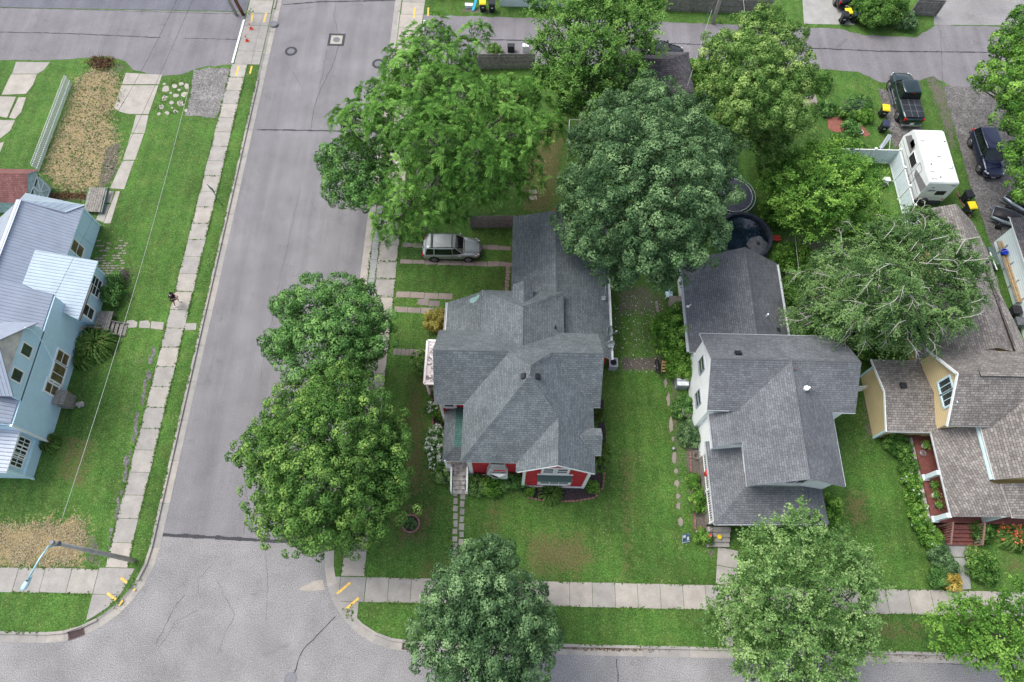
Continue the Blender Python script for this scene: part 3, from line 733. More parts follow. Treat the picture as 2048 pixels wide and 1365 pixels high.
# worn places of the lawns: (channel, strength, softness m, outline)
PATCH = [
 (0, 0.86, 1.1, [(150,160),(200,128),(238,150),(245,200),(222,228),(236,270),(235,325),(212,365),(180,385),(130,380),(88,345),(105,285),(135,215)]),
 (0, 0.84, 1.0, [(-60,1050),(60,1046),(120,1040),(155,1030),(172,1050),(176,1085),(160,1135),(-60,1136)]),
 (1, 0.55, 0.5, [(165,1050),(205,1080),(205,1135),(160,1135),(172,1085)]),
 (1, 0.8, 0.4, [(55,388),(205,385),(200,402),(60,400)]),
 (1, 0.45, 0.5, [(190,118),(262,125),(250,150),(200,150)]),
 (1, 0.7, 0.3, [(212,290),(245,285),(232,350),(200,385),(195,360)]),
 (2, 0.72, 1.2, [(818,760),(850,700),(862,980),(800,1010),(780,900)]),
 (2, 0.67, 1.0, [(770,1010),(880,1000),(860,1080),(790,1100)]),
 (1, 0.35, 0.7, [(790,1030),(850,1050),(850,1095),(790,1090)]),
 (2, 0.72, 1.2, [(1040,1060),(1160,1060),(1210,1120),(1150,1160),(1060,1150)]),
 (1, 0.35, 0.5, [(1090,1080),(1150,1090),(1150,1130),(1100,1125)]),
 (2, 0.77, 0.8, [(1060,300),(1115,210),(1135,250),(1110,420),(1040,430),(1045,360)]),
 (0, 0.38, 0.7, [(1065,320),(1105,300),(1100,400),(1060,400)]),
 (1, 0.52, 0.9, [(1225,560),(1300,560),(1345,600),(1335,640),(1250,640),(1240,742),(1222,680)]),
 (1, 0.8, 0.4, [(1240,715),(1325,712),(1328,742),(1240,742)]),
 (1, 0.35, 0.5, [(1255,640),(1330,640),(1325,715),(1255,715)]),
 (2, 0.62, 0.9, [(855,1115),(905,1105),(880,1165),(820,1160)]),
 (2, 0.62, 0.9, [(1240,900),(1270,900),(1265,1160),(1240,1160)]),
 (2, 0.52, 0.9, [(960,990),(1020,1000),(1000,1100),(960,1080)]),
 (1, 0.5, 0.4, [(1335,740),(1360,740),(1372,1010),(1350,1030)]),
 (1, 0.7, 0.35, [(1366,890),(1400,880),(1432,1080),(1415,1100),(1388,1075)]),
 (1, 0.9, 0.2, [(1418,1100),(1428,1100),(1428,1112),(1416,1112)]),
 (1, 0.6, 0.5, [(1720,790),(1740,790),(1760,880),(1730,880)]),
 (2, 0.67, 0.8, [(1690,980),(1740,980),(1740,1060),(1690,1050)]),
 (2, 0.57, 0.9, [(1640,1230),(1860,1235),(1850,1290),(1640,1290)]),
 (1, 0.35, 0.5, [(1765,1250),(1800,1250),(1790,1285),(1765,1280)]),
 (1, 0.9, 0.5, [(1757,180),(1785,180),(1830,262),(1815,300),(1795,300),(1775,250)]),
 (1, 0.8, 0.4, [(1800,300),(1840,300),(1870,400),(1835,420)]),
 (1, 0.55, 0.3, [(1845,145),(1870,145),(1905,200),(1915,300),(1900,300)]),
 (1, 0.6, 0.5, [(920,12),(985,15),(985,30),(920,28)]),
 (1, 0.5, 0.5, [(1555,470),(1700,480),(1720,560),(1560,520)]),
 (2, 0.57, 0.8, [(120,860),(200,870),(180,1000),(100,960)]),
 (1, 0.35, 0.4, [(260,700),(305,690),(240,960),(215,1000)]),
 (2, 0.62, 0.6, [(990,180),(1060,190),(1040,260),(990,250)]),
 (1, 0.9, 0.3, [(2016,1000),(2060,1000),(2060,1010),(2016,1010)]),
 (2, 0.52, 0.8, [(2000,1100),(2060,1100),(2060,1160),(1990,1160)]),
]
PATCHW = [(c, s, w, wp(pl)) for c, s, w, pl in PATCH]
def lawn(name, x0, x1, y0, y1, sd, st=0.25):
    nx = int((x1 - x0) / st) + 1; ny = int((y1 - y0) / st) + 1
    X, Y = np.meshgrid(np.linspace(x0, x1, nx), np.linspace(y0, y1, ny)); d = sd(X, Y) + 0.62
    e = 0.05; gx = (sd(X + e, Y) - sd(X - e, Y)) / (2 * e); gy = (sd(X, Y + e) - sd(X, Y - e)) / (2 * e)
    snap = (d > -0.12) & (d < 0.26); Xs = np.where(snap, X - gx * d, X); Ys = np.where(snap, Y - gy * d, Y)
    idx = np.arange(nx * ny).reshape(ny, nx)
    q = np.stack([idx[:-1, :-1], idx[:-1, 1:], idx[1:, 1:], idx[1:, :-1]], -1).reshape(-1, 4)
    dc = d.ravel()[q]; q = q[(dc < 0.26).all(1)]
    used = np.unique(q); rm = -np.ones(nx * ny, int); rm[used] = np.arange(len(used)); q = rm[q]
    Z = np.full(X.size, LG) + 0.0
    V = np.stack([Xs.ravel(), Ys.ravel(), Z], 1)[used]
    me = bpy.data.meshes.new(name); me.from_pydata(V.tolist(), [], q.tolist()); me.materials.append(M_LAWN); me.update()
    ch = np.zeros((len(V), 4), np.float32); ch[:, 3] = 1
    for c, s, w, pl in PATCHW:
        D = pdist(pl, V[:, 0], V[:, 1]); I = inside(pl, V[:, 0], V[:, 1]); sdv = np.where(I, D, -D)
        m = np.clip((sdv + w) / (2 * w), 0, 1) * s; ch[:, c] = np.maximum(ch[:, c], m)
    a = me.color_attributes.new('patch', 'FLOAT_COLOR', 'POINT'); a.data.foreach_set('color', ch.ravel())
    o = link_mesh(name, me); return S(o)
lawn('lawn', -66, -24.0, -0.1, 72, dW)
lawn('lawn', -11.75, 66, -0.1, 72, dE)

# ---- kerbs and gutters
def edge_path(side):
    pts = []
    if side == 'W':
        for x in np.arange(-66, CW[0], 3.0): pts.append(((x, YS), (0, 1)))
        for a in np.linspace(-90, 0, 9): r = math.radians(a); pts.append(((CW[0] + RW_ * math.cos(r), CW[1] + RW_ * math.sin(r)), (-math.cos(r), -math.sin(r))))
        for y in np.arange(CW[1] + 3, 100, 3.0): pts.append(((XE_W, y), (-1, 0)))
    else:
        for x in np.arange(66, CE[0], -3.0): pts.append(((x, YS), (0, 1)))
        for a in np.linspace(-90, -180, 9): r = math.radians(a); pts.append(((CE[0] + RE_ * math.cos(r), CE[1] + RE_ * math.sin(r)), (-math.cos(r), -math.sin(r))))
        for y in np.arange(CE[1] + 3, 100, 3.0): pts.append(((XE_E, y), (1, 0)))
    return pts
for side in 'WE':
    k = MB().mat(M_CONC); path = edge_path(side)
    for (p, n), (q, m) in zip(path[:-1], path[1:]):
        p = Vector(p); q = Vector(q); n = Vector(n); m = Vector(m); dr = (q - p); L = dr.length; dr.normalize()
        if (n - m).length > 1e-3: gp = 0.0
        else: gp = 0.012
        p = p + dr * gp; q = q - dr * gp
        yy = (p.y + q.y) / 2; drop = 48.6 < yy < 56.2 or (side == 'W' and yy < 3.4 and yy > 0.6 and p.x > -28.4) or (side == 'E' and 0.9 < yy < 3.6 and p.x < -8.6)
        k.T = random.uniform(0.2, 0.8)
        prof = [(0, 0.012), (0.44, 0.018), (0.47, 0.035 if drop else 0.135), (0.64, 0.13 if drop else 0.145), (0.64, -0.02)]
        for (a, za), (b, zb) in zip(prof[:-1], prof[1:]):
            P1 = [(p.x + n.x * a, p.y + n.y * a, za), (q.x + m.x * a, q.y + m.y * a, za), (q.x + m.x * b, q.y + m.y * b, zb), (p.x + n.x * b, p.y + n.y * b, zb)]
            if side == 'W': P1 = P1[::-1] if False else P1
            k.poly(P1)
    o = S(k.build('kerb', None))

# ---- slabs
def rows(mb, x0, x1, y0, y1, step, axis, z=0.138, gap=0.014, wob=0.03, tones=(0.3, 0.9)):
    a0, a1 = (y0, y1) if axis == 'y' else (x0, x1)
    n = max(1, round((a1 - a0) / step)); st = (a1 - a0) / n
    for i in range(n):
        s = a0 + i * st + gap; e = a0 + (i + 1) * st - gap; mb.T = random.uniform(*tones); w = [random.uniform(-wob, wob) for _ in range(4)]; dz = random.uniform(-0.004, 0.004)
        if axis == 'y': mb.poly([(x0 + w[0], s, z + dz), (x1 + w[1], s, z + dz), (x1 + w[2], e, z + dz), (x0 + w[3], e, z + dz)])
        else: mb.poly([(s, y0 + w[0], z + dz), (e, y0 + w[1], z + dz), (e, y1 + w[2], z + dz), (s, y1 + w[3], z + dz)])
sw = MB().mat(M_CONC)
rows(sw, -26.72, -25.28, 4.05, 49.0, 1.62, 'y')
for i in range(4): rows(sw, -26.5, -24.95 + 0.0, 49.0 + i * 1.67, 50.67 + i * 1.67, 1.67, 'y', wob=0, tones=(0.15, 0.3)); rows(sw, -24.93, -24.15, 49.0 + i * 1.67, 50.67 + i * 1.67, 1.67, 'y', wob=0, tones=(0.15, 0.3))
rows(sw, -26.5, -24.2, 55.7, 90, 1.7, 'y', wob=0.01, tones=(0.5, 0.9))
rows(sw, -66, -27.12, 2.38, 3.93, 1.75, 'x', tones=(0.25, 0.6))
sw.T = 0.3
sw.poly([(-27.1, 2.38, 0.139), (-25.3, 2.38, 0.139), (-25.05, 3.0, 0.139), (-24.75, 4.02, 0.139), (-27.1, 4.02, 0.139)])
sw.poly([(-27.1, 0.75, 0.139), (-26.75, 0.95, 0.139), (-25.9, 1.6, 0.139), (-25.33, 2.35, 0.139), (-27.1, 2.35, 0.139)])
S(sw.build('pavement', None))
sw = MB().mat(M_CONC)
rows(sw, -10.95, -9.40, 3.85, 49.0, 1.62, 'y', tones=(0.35, 0.9))
rows(sw, -11.55, -9.35, 49.0, 56.0, 1.7, 'y', wob=0, tones=(0.6, 0.9)); rows(sw, -11.5, -9.3, 56.0, 90, 1.7, 'y')
rows(sw, -9.25, 66, 2.27, 3.80, 1.52, 'x', wob=0.015, tones=(0.35, 0.85))
sw.T = 0.15
sw.poly([(-10.95, 2.27, 0.139), (-9.28, 2.27, 0.139), (-9.28, 3.80, 0.139), (-10.95, 3.80, 0.139)])
sw.T = 0.3
sw.poly([(-11.45, 3.80, 0.138), (-11.3, 3.2, 0.138), (-10.98, 2.6, 0.138), (-10.98, 3.80, 0.138)])
sw.poly([(-10.9, 2.24, 0.138), (-10.75, 2.1, 0.138), (-10.2, 1.5, 0.138), (-9.6, 1.0, 0.138), (-9.6, 2.24, 0.138)])
S(sw.build('pavement', None))
# widened concrete beside the street near the driveways (right side)
sw = MB().mat(M_CONCG)
rows(sw, -11.55, -11.0, 23.0, 33.5, 1.62, 'y', tones=(0.2, 0.6)); S(sw.build('pavement_verge', None))
# yellow kerb-ramp stripes
yp = MB().mat(M_YPAINT)
def stripe(a, b, w, z=0.146):
    a = P(*a, LG); b = P(*b, LG); d = (b - a); d.z = 0; d.normalize(); n = Vector((-d.y, d.x, 0)) * w / 2
    yp.poly([(a + n)[:2] + (z,), (a - n)[:2] + (z,), (b - n)[:2] + (z,), (b + n)[:2] + (z,)] if False else [((a - n).x, (a - n).y, z), ((b - n).x, (b - n).y, z), ((b + n).x, (b + n).y, z), ((a + n).x, (a + n).y, z)])
for a, b in [((242,1156),(254,1166)),((215,1187),(232,1200)),((674,1188),(701,1166)),((692,1219),(718,1196)),((505,28),(503,45)),((533,27),(528,45)),((478,133),(472,152)),((504,133),(500,148)),((830,16),(828,36)),((857,16),(856,33))]: stripe(a, b, 0.16)
for a, b in [((266,1180),(271,1180)),((238,1211),(246,1201))]: stripe(a, b, 0.12)
S(yp.build('painted_marks', None))
# ---- alley and lots
def sheet(name, mat, pts, z, px=True, tone=0.5, jag=0.0):
    m = MB().mat(mat); m.T = tone
    q = [tuple(P(u, v, z)[:2]) for u, v in pts] if px else pts
    if jag:
        r = []
        for i in range(len(q)):
            a = Vector(q[i]); b = Vector(q[(i + 1) % len(q)]); n = max(1, int((b - a).length / 0.45))
            d = (b - a).normalized() if (b - a).length > 0 else Vector((0, 0)); nn = Vector((-d.y, d.x))
            for k in range(n): r.append(tuple(a.lerp(b, k / n) + nn * random.uniform(-jag, jag)))
        q = r
    a = sum(q[i][0] * q[(i + 1) % len(q)][1] - q[(i + 1) % len(q)][0] * q[i][1] for i in range(len(q)))
    if a < 0: q = q[::-1]
    m.poly([(x, y, z) for x, y in q]); return S(m.build(name, None))
sheet('alley', M_ALLEY, [(-66,48.6),(-43.9,48.9),(-38.5,49.6),(-36.6,49.0),(-35.7,48.0),(-33.2,47.3),(-31.2,47.6),(-29.3,48.6),(-26.62,48.95),(-26.62,55.8),(-66,55.4)], 0.126, False, jag=0.06)
sheet('parking_lot', M_ASPHD, [(-66,55.5),(-26.62,55.9),(-26.62,90),(-66,90)], 0.124, False)
sheet('alley', M_ALLEY, [(-9.3,49.6),(8,50.0),(18,49.3),(28.6,50.2),(32.2,49.9),(34.0,48.7),(36.7,48.6),(39.2,49.6),(40.6,48.3),(66,48.3),(66,56.4),(41,56.3),(38.7,54.6),(33.6,54.7),(31.4,55.5),(20,55.7),(8,55.9),(-9.3,56.0)], 0.126, False, jag=0.07)
sheet('concrete_drive', M_CONCG, [(1601,-60),(1608,48),(1710,50),(1706,-60)], 0.131, tone=0.75)
sheet('gravel_lot', M_CHIP, [(1868,-60),(1868,50),(2120,52),(2120,-60)], 0.129)
sheet('driveway', M_GRAVEL, [(1886,172),(2120,180),(2120,520),(2010,470),(1988,505),(1940,368)], 0.130, jag=0.05)
sheet('parking_pad', M_GRAVEL, [(1757,178),(1785,180),(1850,262),(1832,268),(1800,275),(1790,300),(1780,262)], 0.130, jag=0.1)
sheet('gravel_patch', M_GRAVL, [(386,141),(420,136),(470,138),(462,170),(447,205),(430,235),(372,232),(381,185)], 0.130, jag=0.1)
cc = MB().mat(M_CONC)
def pq(mb, pts, z=0.134, tone=None):
    mb.T = random.uniform(0.3, 0.8) if tone is None else tone
    q = [P(u, v, z) for u, v in pts]
    a = sum(q[i].x * q[(i + 1) % len(q)].y - q[(i + 1) % len(q)].x * q[i].y for i in range(len(q)))
    mb.poly(q if a > 0 else q[::-1])
for q in [[(32,124),(100,125),(88,140),(75,148),(24,148)],[(22,149),(74,149),(66,170),(52,188),(3,190)],[(-2,193),(32,194),(14,236),(-20,230)],[(37,195),(52,195),(42,225),(30,238),(18,236)],[(-20,240),(30,241),(20,262),(-10,285),(-30,290)],[(-20,292),(8,284),(-2,310),(-20,320)]]: pq(cc, q)
for q in [[(252,146),(324,150),(318,169),(244,169)],[(243,171),(317,171),(302,215),(297,229),(256,228),(240,224),(228,216)]]: pq(cc, q, tone=0.7)
for q in [[(272,230),(297,231),(289,267),(263,266)],[(262,268),(288,268),(270,320),(246,320)],[(245,322),(268,322),(248,379),(220,377)]]: pq(cc, q, tone=0.65)
for q in [[(206,382),(228,383),(222,406),(205,405)],[(232,383),(240,383),(221,447),(207,447)],[(204,409),(220,409),(207,445),(192,440)]]: pq(cc, q)
S(cc.build('old_driveway', None))
br = MB().mat(M_CONC)
rr = random.Random(3)
for (u, v, a, b_) in [(331,178,15,11),(349,172,9,7),(362,168,9,6),(373,173,8,8),(330,197,14,9),(352,191,11,7),(368,189,12,9),(322,214,11,8),(343,206,9,6),(361,207,15,10),(318,228,7,5),(334,226,8,6),(350,224,10,6),(341,186,5,4),(358,180,6,4),(372,221,6,5),(328,168,6,4),(344,216,5,3)]:
    n = 6; ph = rr.uniform(0, 6)
    pq(br, [(u + a * 0.62 * math.cos(ph + i * 6.283 / n) * rr.uniform(.65, 1.15), v + b_ * 0.72 * math.sin(ph + i * 6.283 / n) * rr.uniform(.65, 1.15)) for i in range(n)], 0.133 + 0.0002 * rr.random(), tone=rr.uniform(.5, 1))
S(br.build('broken_paving', None))
# left edge strip of the old walk along the pavement, and the walk to the blue house
ow = MB().mat(M_GRAVEL)
for i in range(26):
    t = i / 26; u = 305 - 92 * t + rr.uniform(-3, 3); v = 705 + 405 * t
    if i % 5 == 2: continue
    n = 9; ku = rr.uniform(3, 6.5); kv = rr.uniform(8, 15)
    pq(ow, [(u + ku * math.cos(j * 6.283 / n) * rr.uniform(.45, 1.25), v + kv * math.sin(j * 6.283 / n) * rr.uniform(.6, 1.2)) for j in range(n)], 0.1312 + i * 0.0001, tone=rr.uniform(0, .5))
S(ow.build('broken_walk', None))
bw = MB().mat(M_CONC)
for q in [[(254,642),(266,640),(275,645),(273,655),(258,656),(251,650)],[(279,643),(296,641),(301,648),(299,657),(278,656)],[(303,643),(328,645),(325,660),(301,657)],[(370,647),(393,647),(392,660),(367,661)]]: pq(bw, q)
S(bw.build('stepping_walk', None))
# brick herringbone pad by the blue house
bp = MB().mat(M_CONCP)
for r in range(15):
    for c in range(7):
        a = P(197 + c * 9 - r * 0.9, 482 + r * 5.0, LG)
        if rr.random() < 0.18 + (0.03 * (15 - r)): continue
        bp.T = rr.uniform(.2, .8); bp.box((a.x + (r % 2) * 0.12, a.y, 0.125), (0.30, 0.12, 0.03), rr.uniform(-.05, .05))
S(bp.build('brick_pad', None))
# drive strips, brick walk and front walk of the red house
dr_ = MB().mat(M_CONCP)
def strip_px(a, b, wpx, n, z=0.134, ww=0.0, mat=None, tones=(0.3, 0.8)):
    a = P(*a, LG); b = P(*b, LG); d = b - a; L = d.length; d.normalize(); nn = Vector((-d.y, d.x, 0)); w = wpx
    for i in range(n):
        s = a + d * (L * i / n + 0.02); e = a + d * (L * (i + 1) / n - 0.02); dr_.T = rr.uniform(*tones); j = [rr.uniform(-ww, ww) for _ in range(4)]
        q = [s - nn * (w / 2 + j[0]), e - nn * (w / 2 + j[1]), e + nn * (w / 2 + j[2]), s + nn * (w / 2 + j[3])]
        dr_.poly([(p.x, p.y, z) for p in q])
strip_px((800,523),(1025,530), 0.42, 9, ww=0.06); strip_px((803,490),(1022,497), 0.40, 9, ww=0.06)
strip_px((792,589),(905,594), 0.52, 4, ww=0.03, tones=(0.4, 0.9)); strip_px((788,619),(895,624), 0.50, 4, ww=0.03, tones=(0.4, 0.9)); strip_px((835,604),(880,607), 0.55, 2, ww=0.1, tones=(0, 0.3))
strip_px((786,704),(860,706), 0.52, 9, ww=0.02, tones=(0.2, 0.5)); 
strip_px((1016,533),(1013,582), 0.30, 7, ww=0.05)
S(dr_.build('drive_strips', None))
dr_ = MB().mat(M_CONC)
for k in range(2):
    for i in range(12):
        v = 972 + i * 15.2 + (6 if k else 0); u = (911 + (0.2 * i) if k == 0 else 926 - 0.1 * i) + rr.uniform(-1, 1)
        u -= 0.35 * i * (1 if k == 0 else 1) ; a = P(u, v, LG); dr_.T = rr.uniform(.2, .9); dr_.box((a.x, a.y, 0.125), (0.33 + rr.uniform(-.07, .04), 0.44 + rr.uniform(-.12, .02), 0.03), rr.uniform(-.1, .1))
S(dr_.build('front_walk', None))
dr_ = MB().mat(M_CONC)
strip_px((1456,1098),(1452,1172), 1.38, 2, tones=(0.4, 0.6)); strip_px((1454,1270),(1454,1292), 0.75, 1)
strip_px((1452,1219),(1454,1262), 0.7, 2)
S(dr_.build('front_walk', None))
dr_ = MB().mat(M_CONCG)
for q in [[(1883,1084),(1937,1084),(1936,1114),(1908,1114),(1893,1100)],[(1908,1116),(1936,1116),(1942,1178),(1924,1180),(1918,1150)]]: pq(dr_, q, tone=0.5)
S(dr_.build('front_walk', None))
for i, (u, v, a) in enumerate([(1332,760,.9),(1334,775,1.3),(1337,800,1.6),(1340,812,1.2),(1343,845,1.6),(1346,870,1.3),(1346,920,1.4),(1349,940,1.5),(1354,968,1.2),(1355,992,1),(1358,1010,1.3),(1361,1030,1),(1362,1045,.9),(1352,905,.8),(1371,985,.6)]):
    pass
st = MB().mat(M_CONCP)
for i, (u, v, ku, kv) in enumerate([(1331,766,4,10),(1337,800,5,14),(1342,850,5,18),(1346,878,3,5),(1348,915,5,16),(1352,943,4,6),(1354,967,6,8),(1356,992,5,6),(1357,1012,5,9),(1361,1045,5,10),(1365,735,5,10)]):
    n = 9; pq(st, [(u + ku * math.cos(j * 6.283 / n) * rr.uniform(.55, 1.2), v + kv * math.sin(j * 6.283 / n) * rr.uniform(.65, 1.15)) for j in range(n)], 0.134)
S(st.build('stepping_path', None))
st = MB().mat(M_CONC)
for (u, v) in [(1066,384),(1066,396)]: pq(st, [(u-8,v-4),(u+7,v-4),(u+8,v+3.5),(u-8,v+3.5)])
S(st.build('paving_stones', None))
# ---- street repairs, cracks, tar seams
def crack(mb, pts, w, z, jag=0.06, px=True):
    q = [P(u, v, 0) if px else Vector((u, v, 0)) for u, v in pts]; out = []
    for a, b in zip(q[:-1], q[1:]):
        n = max(1, int((b - a).length / 0.35))
        for k in range(n): out.append(a.lerp(b, k / n) + Vector((rr.uniform(-jag, jag), rr.uniform(-jag, jag), 0)))
    out.append(q[-1])
    for a, b in zip(out[:-1], out[1:]):
        d = (b - a).normalized(); n = Vector((-d.y, d.x, 0)) * w * rr.uniform(0.3, 0.65)
        mb.poly([((a - n).x, (a - n).y, z), ((b - n).x, (b - n).y, z), ((b + n).x, (b + n).y, z), ((a + n).x, (a + n).y, z)])
cr_ = MB().mat(M_TAR)
crack(cr_, [(324,1070),(420,1075),(535,1082),(640,1086)], 0.24, 0.006, 0.02); crack(cr_, [(514,260),(600,261),(700,263)], 0.14, 0.006, 0.02)
crack(cr_, [(566,10),(640,4),(797,1)], 0.16, 0.006, 0.02)
cr_.mat(M_TAR)
for pts, w in [([(682,80),(662,140),(640,180),(628,215),(622,258)],.035),([(655,100),(645,150),(638,180)],.025),([(672,0),(668,30),(676,68)],.025),([(578,135),(605,175)],.02),
               ([(430,1155),(470,1230),(432,1310)],.016),([(395,1220),(350,1245),(315,1300)],.016),([(530,1080),(535,1180),(533,1240)],.016),([(672,1232),(605,1300),(586,1352)],.06),
               ([(480,900),(495,1000),(488,1070)],.02),([(1233,1318),(1236,1365)],.05),([(1722,1321),(1966,1330)],.04),([(400,1195),(395,1160),(425,1130)],.016),([(600,380),(560,560),(520,760)],.015),([(370,1190),(350,1210),(312,1290)],.025)]:
    crack(cr_, pts, w, 0.007)
S(cr_.build('road_seams', None))
cr_ = MB().mat(M_TAR)
def acr(pts, w, jag=0.03): crack(cr_, [tuple(P(u, v, LG)[:2]) for u, v in pts], w, 0.131, jag, False)
acr([(-60,62),(0,65),(120,67),(322,76)], .10); acr([(368,77),(484,80)], .08); acr([(940,79),(1351,88),(1601,96),(1760,103),(2060,106)], .13)
acr([(0,15),(400,27),(500,29)], .05); acr([(1881,60),(1886,175)], .03)
S(cr_.build('alley_seams', None))
m = MB().mat(M_ALLEY); pt = P(598, 1180, 0)
cpat = MB().mat(M_CONC); pq(cpat, [(598,1180),(602,1175),(615,1170),(628,1162),(645,1160),(650,1180),(620,1183)], 0.008, 0.95); S(cpat.build('concrete_patch', None))
# pale dash line of a soil strip is part of the lawns; next the utility covers
def cover(name, u, v, r, label, ring=0.0, sq=0.0, z=0.0, mat=M_IRON, group=None):
    c = P(u, v, z); root = thing(name, (c.x, c.y, z), label, 'manhole cover', group)
    if sq:
        b = MB().mat(M_TAR); b.box((c.x, c.y, z + 0.003), (sq * 2 + 0.5, sq * 2 + 0.5, 0.008)); b.build('tar_frame', None, root)
        b = MB().mat(M_CONC); b.T = 0.8; b.box((c.x, c.y, z + 0.008), (sq * 2, sq * 2, 0.012)); b.build('concrete_collar', None, root)
    if ring:
        b = MB().mat(M_TAR); b.lathe((c.x, c.y, z), [(r + ring, 0.0), (r + ring, 0.008), (0.01, 0.009)], 20); b.build('tar_ring', None, root)
    b = MB().mat(mat); zz = z + (0.014 if sq else 0.009)
    b.lathe((c.x, c.y, zz), [(r, 0), (r, 0.012), (r * 0.9, 0.013), (r * 0.88, 0.007), (r * 0.5, 0.008), (0.01, 0.012)], 24)
    for i in range(-3, 4): b.box((c.x, c.y + i * r * 0.24, zz + 0.012), (2 * r * math.sqrt(max(0, 1 - (i * 0.26) ** 2)) * 0.85, 0.03, 0.01))
    b.build('lid', None, root); return root
cover('manhole_cover', 582, 103, 0.34, 'round metal manhole cover in a wide black tar ring on the street', ring=0.25)
cover('manhole_cover', 757, 128, 0.36, 'round manhole cover with tar ring beside the big walnut tree', ring=0.25)
cover('manhole_cover', 673, 80, 0.33, 'round manhole cover in a square concrete collar edged with tar', sq=0.55)
cover('manhole_cover', 581, 1358, 0.40, 'dark manhole cover at the bottom edge of the intersection')
cover('manhole_cover', 547, 48, 0.40, 'round grey cover set in the pavement by the alley mouth', z=0.14)
def grate(u, v, rz, L, label):
    c = P(u, v, 0); root = thing('storm_drain', (c.x, c.y, 0.02), label, 'storm drain', 'kerb drains', 0)
    b = MB().mat(M_DARK); b.box((c.x, c.y, 0.019), (L, 0.44, 0.006), rz); b.build('pit', None, root)
    b = MB().mat(M_IRONR); R = Matrix.Rotation(rz, 3, 'Z')
    for s in (-1, 1): b.box(c + R @ Vector((0, s * 0.22, 0.032)), (L + 0.06, 0.05, 0.03), rz); b.box(c + R @ Vector((s * L / 2, 0, 0.032)), (0.05, 0.44, 0.03), rz)
    for i in range(10): 
        x = -L / 2 + (i + 0.5) * L / 10; b.beam(c + R @ Vector((x - 0.10, -0.2, 0.034)), c + R @ Vector((x + 0.10, 0.2, 0.034)), 0.035, 0.02)
    b.build('grating', None, root)
    b = MB().mat(M_IRONR); b.box(c + R @ Vector((0, 0.27, 0.08)), (L, 0.05, 0.15), rz); b.build('kerb_box', None, root)
grate(153, 1268, math.radians(22), 0.95, 'slotted drain grating in the gutter of the rounded corner')
grate(820, 1292, 0, 0.95, 'slotted drain grating in the gutter beside the round maple')

# ---- rough grass along edges and in joints: nobody could count it
def edge_tufts():
    segs = []
    for x in (-26.74, -25.26): segs.append(((x, 4.2), (x, 48.9), 34))
    for x in (-10.97, -9.38): segs.append(((x, 4), (x, 48.9), 20))
    segs += [((-24.1, 5.6), (-24.1, 48.5), 26), ((-11.6, 5.6), (-11.6, 48.9), 22), ((-9.6, 2.25), (60, 2.25), 22), ((-9.3, 3.82), (60, 3.82), 20), ((-60, 2.36), (-27.2, 2.36), 20), ((-60, 3.95), (-27.2, 3.95), 22), ((-6, 0.02), (60, 0.02), 22), ((-60, 0.02), (-29.5, 0.02), 22)]
    P_ = []
    for a, b, dn in segs:
        L = math.hypot(b[0] - a[0], b[1] - a[1]); n = int(L * dn); t = RNG.uniform(0, 1, n)
        gate = (np.sin(t * L * 1.7 + a[0]) + np.sin(t * L * 4.1) * 0.6 + RNG.normal(size=n) * 0.7) > -0.3; t = t[gate]
        x = a[0] + (b[0] - a[0]) * t; y = a[1] + (b[1] - a[1]) * t
        P_.append(np.stack([x + RNG.normal(size=len(t)) * 0.05, y + RNG.normal(size=len(t)) * 0.05], 1))
    for i in range(28):      # weeds in the slab joints
        y = 4.05 + i * 1.605; k = RNG.integers(0, 26)
        if RNG.random() < 0.55: P_.append(np.stack([RNG.uniform(-26.7, -25.3, k), np.full(k, y) + RNG.normal(size=k) * 0.03], 1))
        if RNG.random() < 0.4: P_.append(np.stack([RNG.uniform(-10.9, -9.4, k), np.full(k, y) + RNG.normal(size=k) * 0.02], 1))
    for q in [(265,1165),(232,1205),(212,232),(700,1223),(380,190),(365,205),(330,200),(345,165),(318,215),(350,225),(1440,45),(500,25)]:
        c = P(*q, LG); k = 34; P_.append(np.array([[c.x, c.y]]) + RNG.normal(size=(k, 2)) * 0.22)
    xy = np.concatenate(P_); n = len(xy)
    pos = np.column_stack([xy, np.full(n, 0.155) + RNG.uniform(0, 0.03, n)])
    o = leaves_obj('grass_edges', pos, RNG.normal(size=(n, 3)) * 0.35 + np.array([0, 0, 1.0]), RNG.uniform(0.07, 0.19, n), RNG.uniform(0.1, 0.75, n), LF_GRASS, None)
    o['kind'] = 'stuff'
edge_tufts()
# ================================================================= BUILDINGS
def V3(*a): return Vector(a)
def roof(parent, planes, mat, th=0.11, side=None, name='roof', caps=(), extra=None):
    b = MB()
    for pl in planes: b.slab(pl, th, mat, side or M_TRIM)
    b.mat(mat)
    for a, c, q1, q2 in caps:      # ridge and hip caps: strips lying on both planes
        a = Vector(a); c = Vector(c); d = (c - a).normalized()
        for q in (q1, q2):
            q = Vector(q); w = (q - a) - d * (q - a).dot(d); w.normalize()
            n = d.cross(w); n = n if n.z > 0 else -n; o = n * 0.022
            b.poly([a + o, c + o, c + o + w * 0.15, a + o + w * 0.15] if d.cross(w).z > 0 else [a + o, a + o + w * 0.15, c + o + w * 0.15, c + o])
    return b.build(name, None, parent)
def wall(parent, pts, z0, mat, th=0.12, name='wall', tops=None):
    """pts: list of (x,y) closed outline; prism from z0 to height tops (number)"""
    b = MB().mat(mat); b.prism(pts, z0, tops); return b.build(name, None, parent)
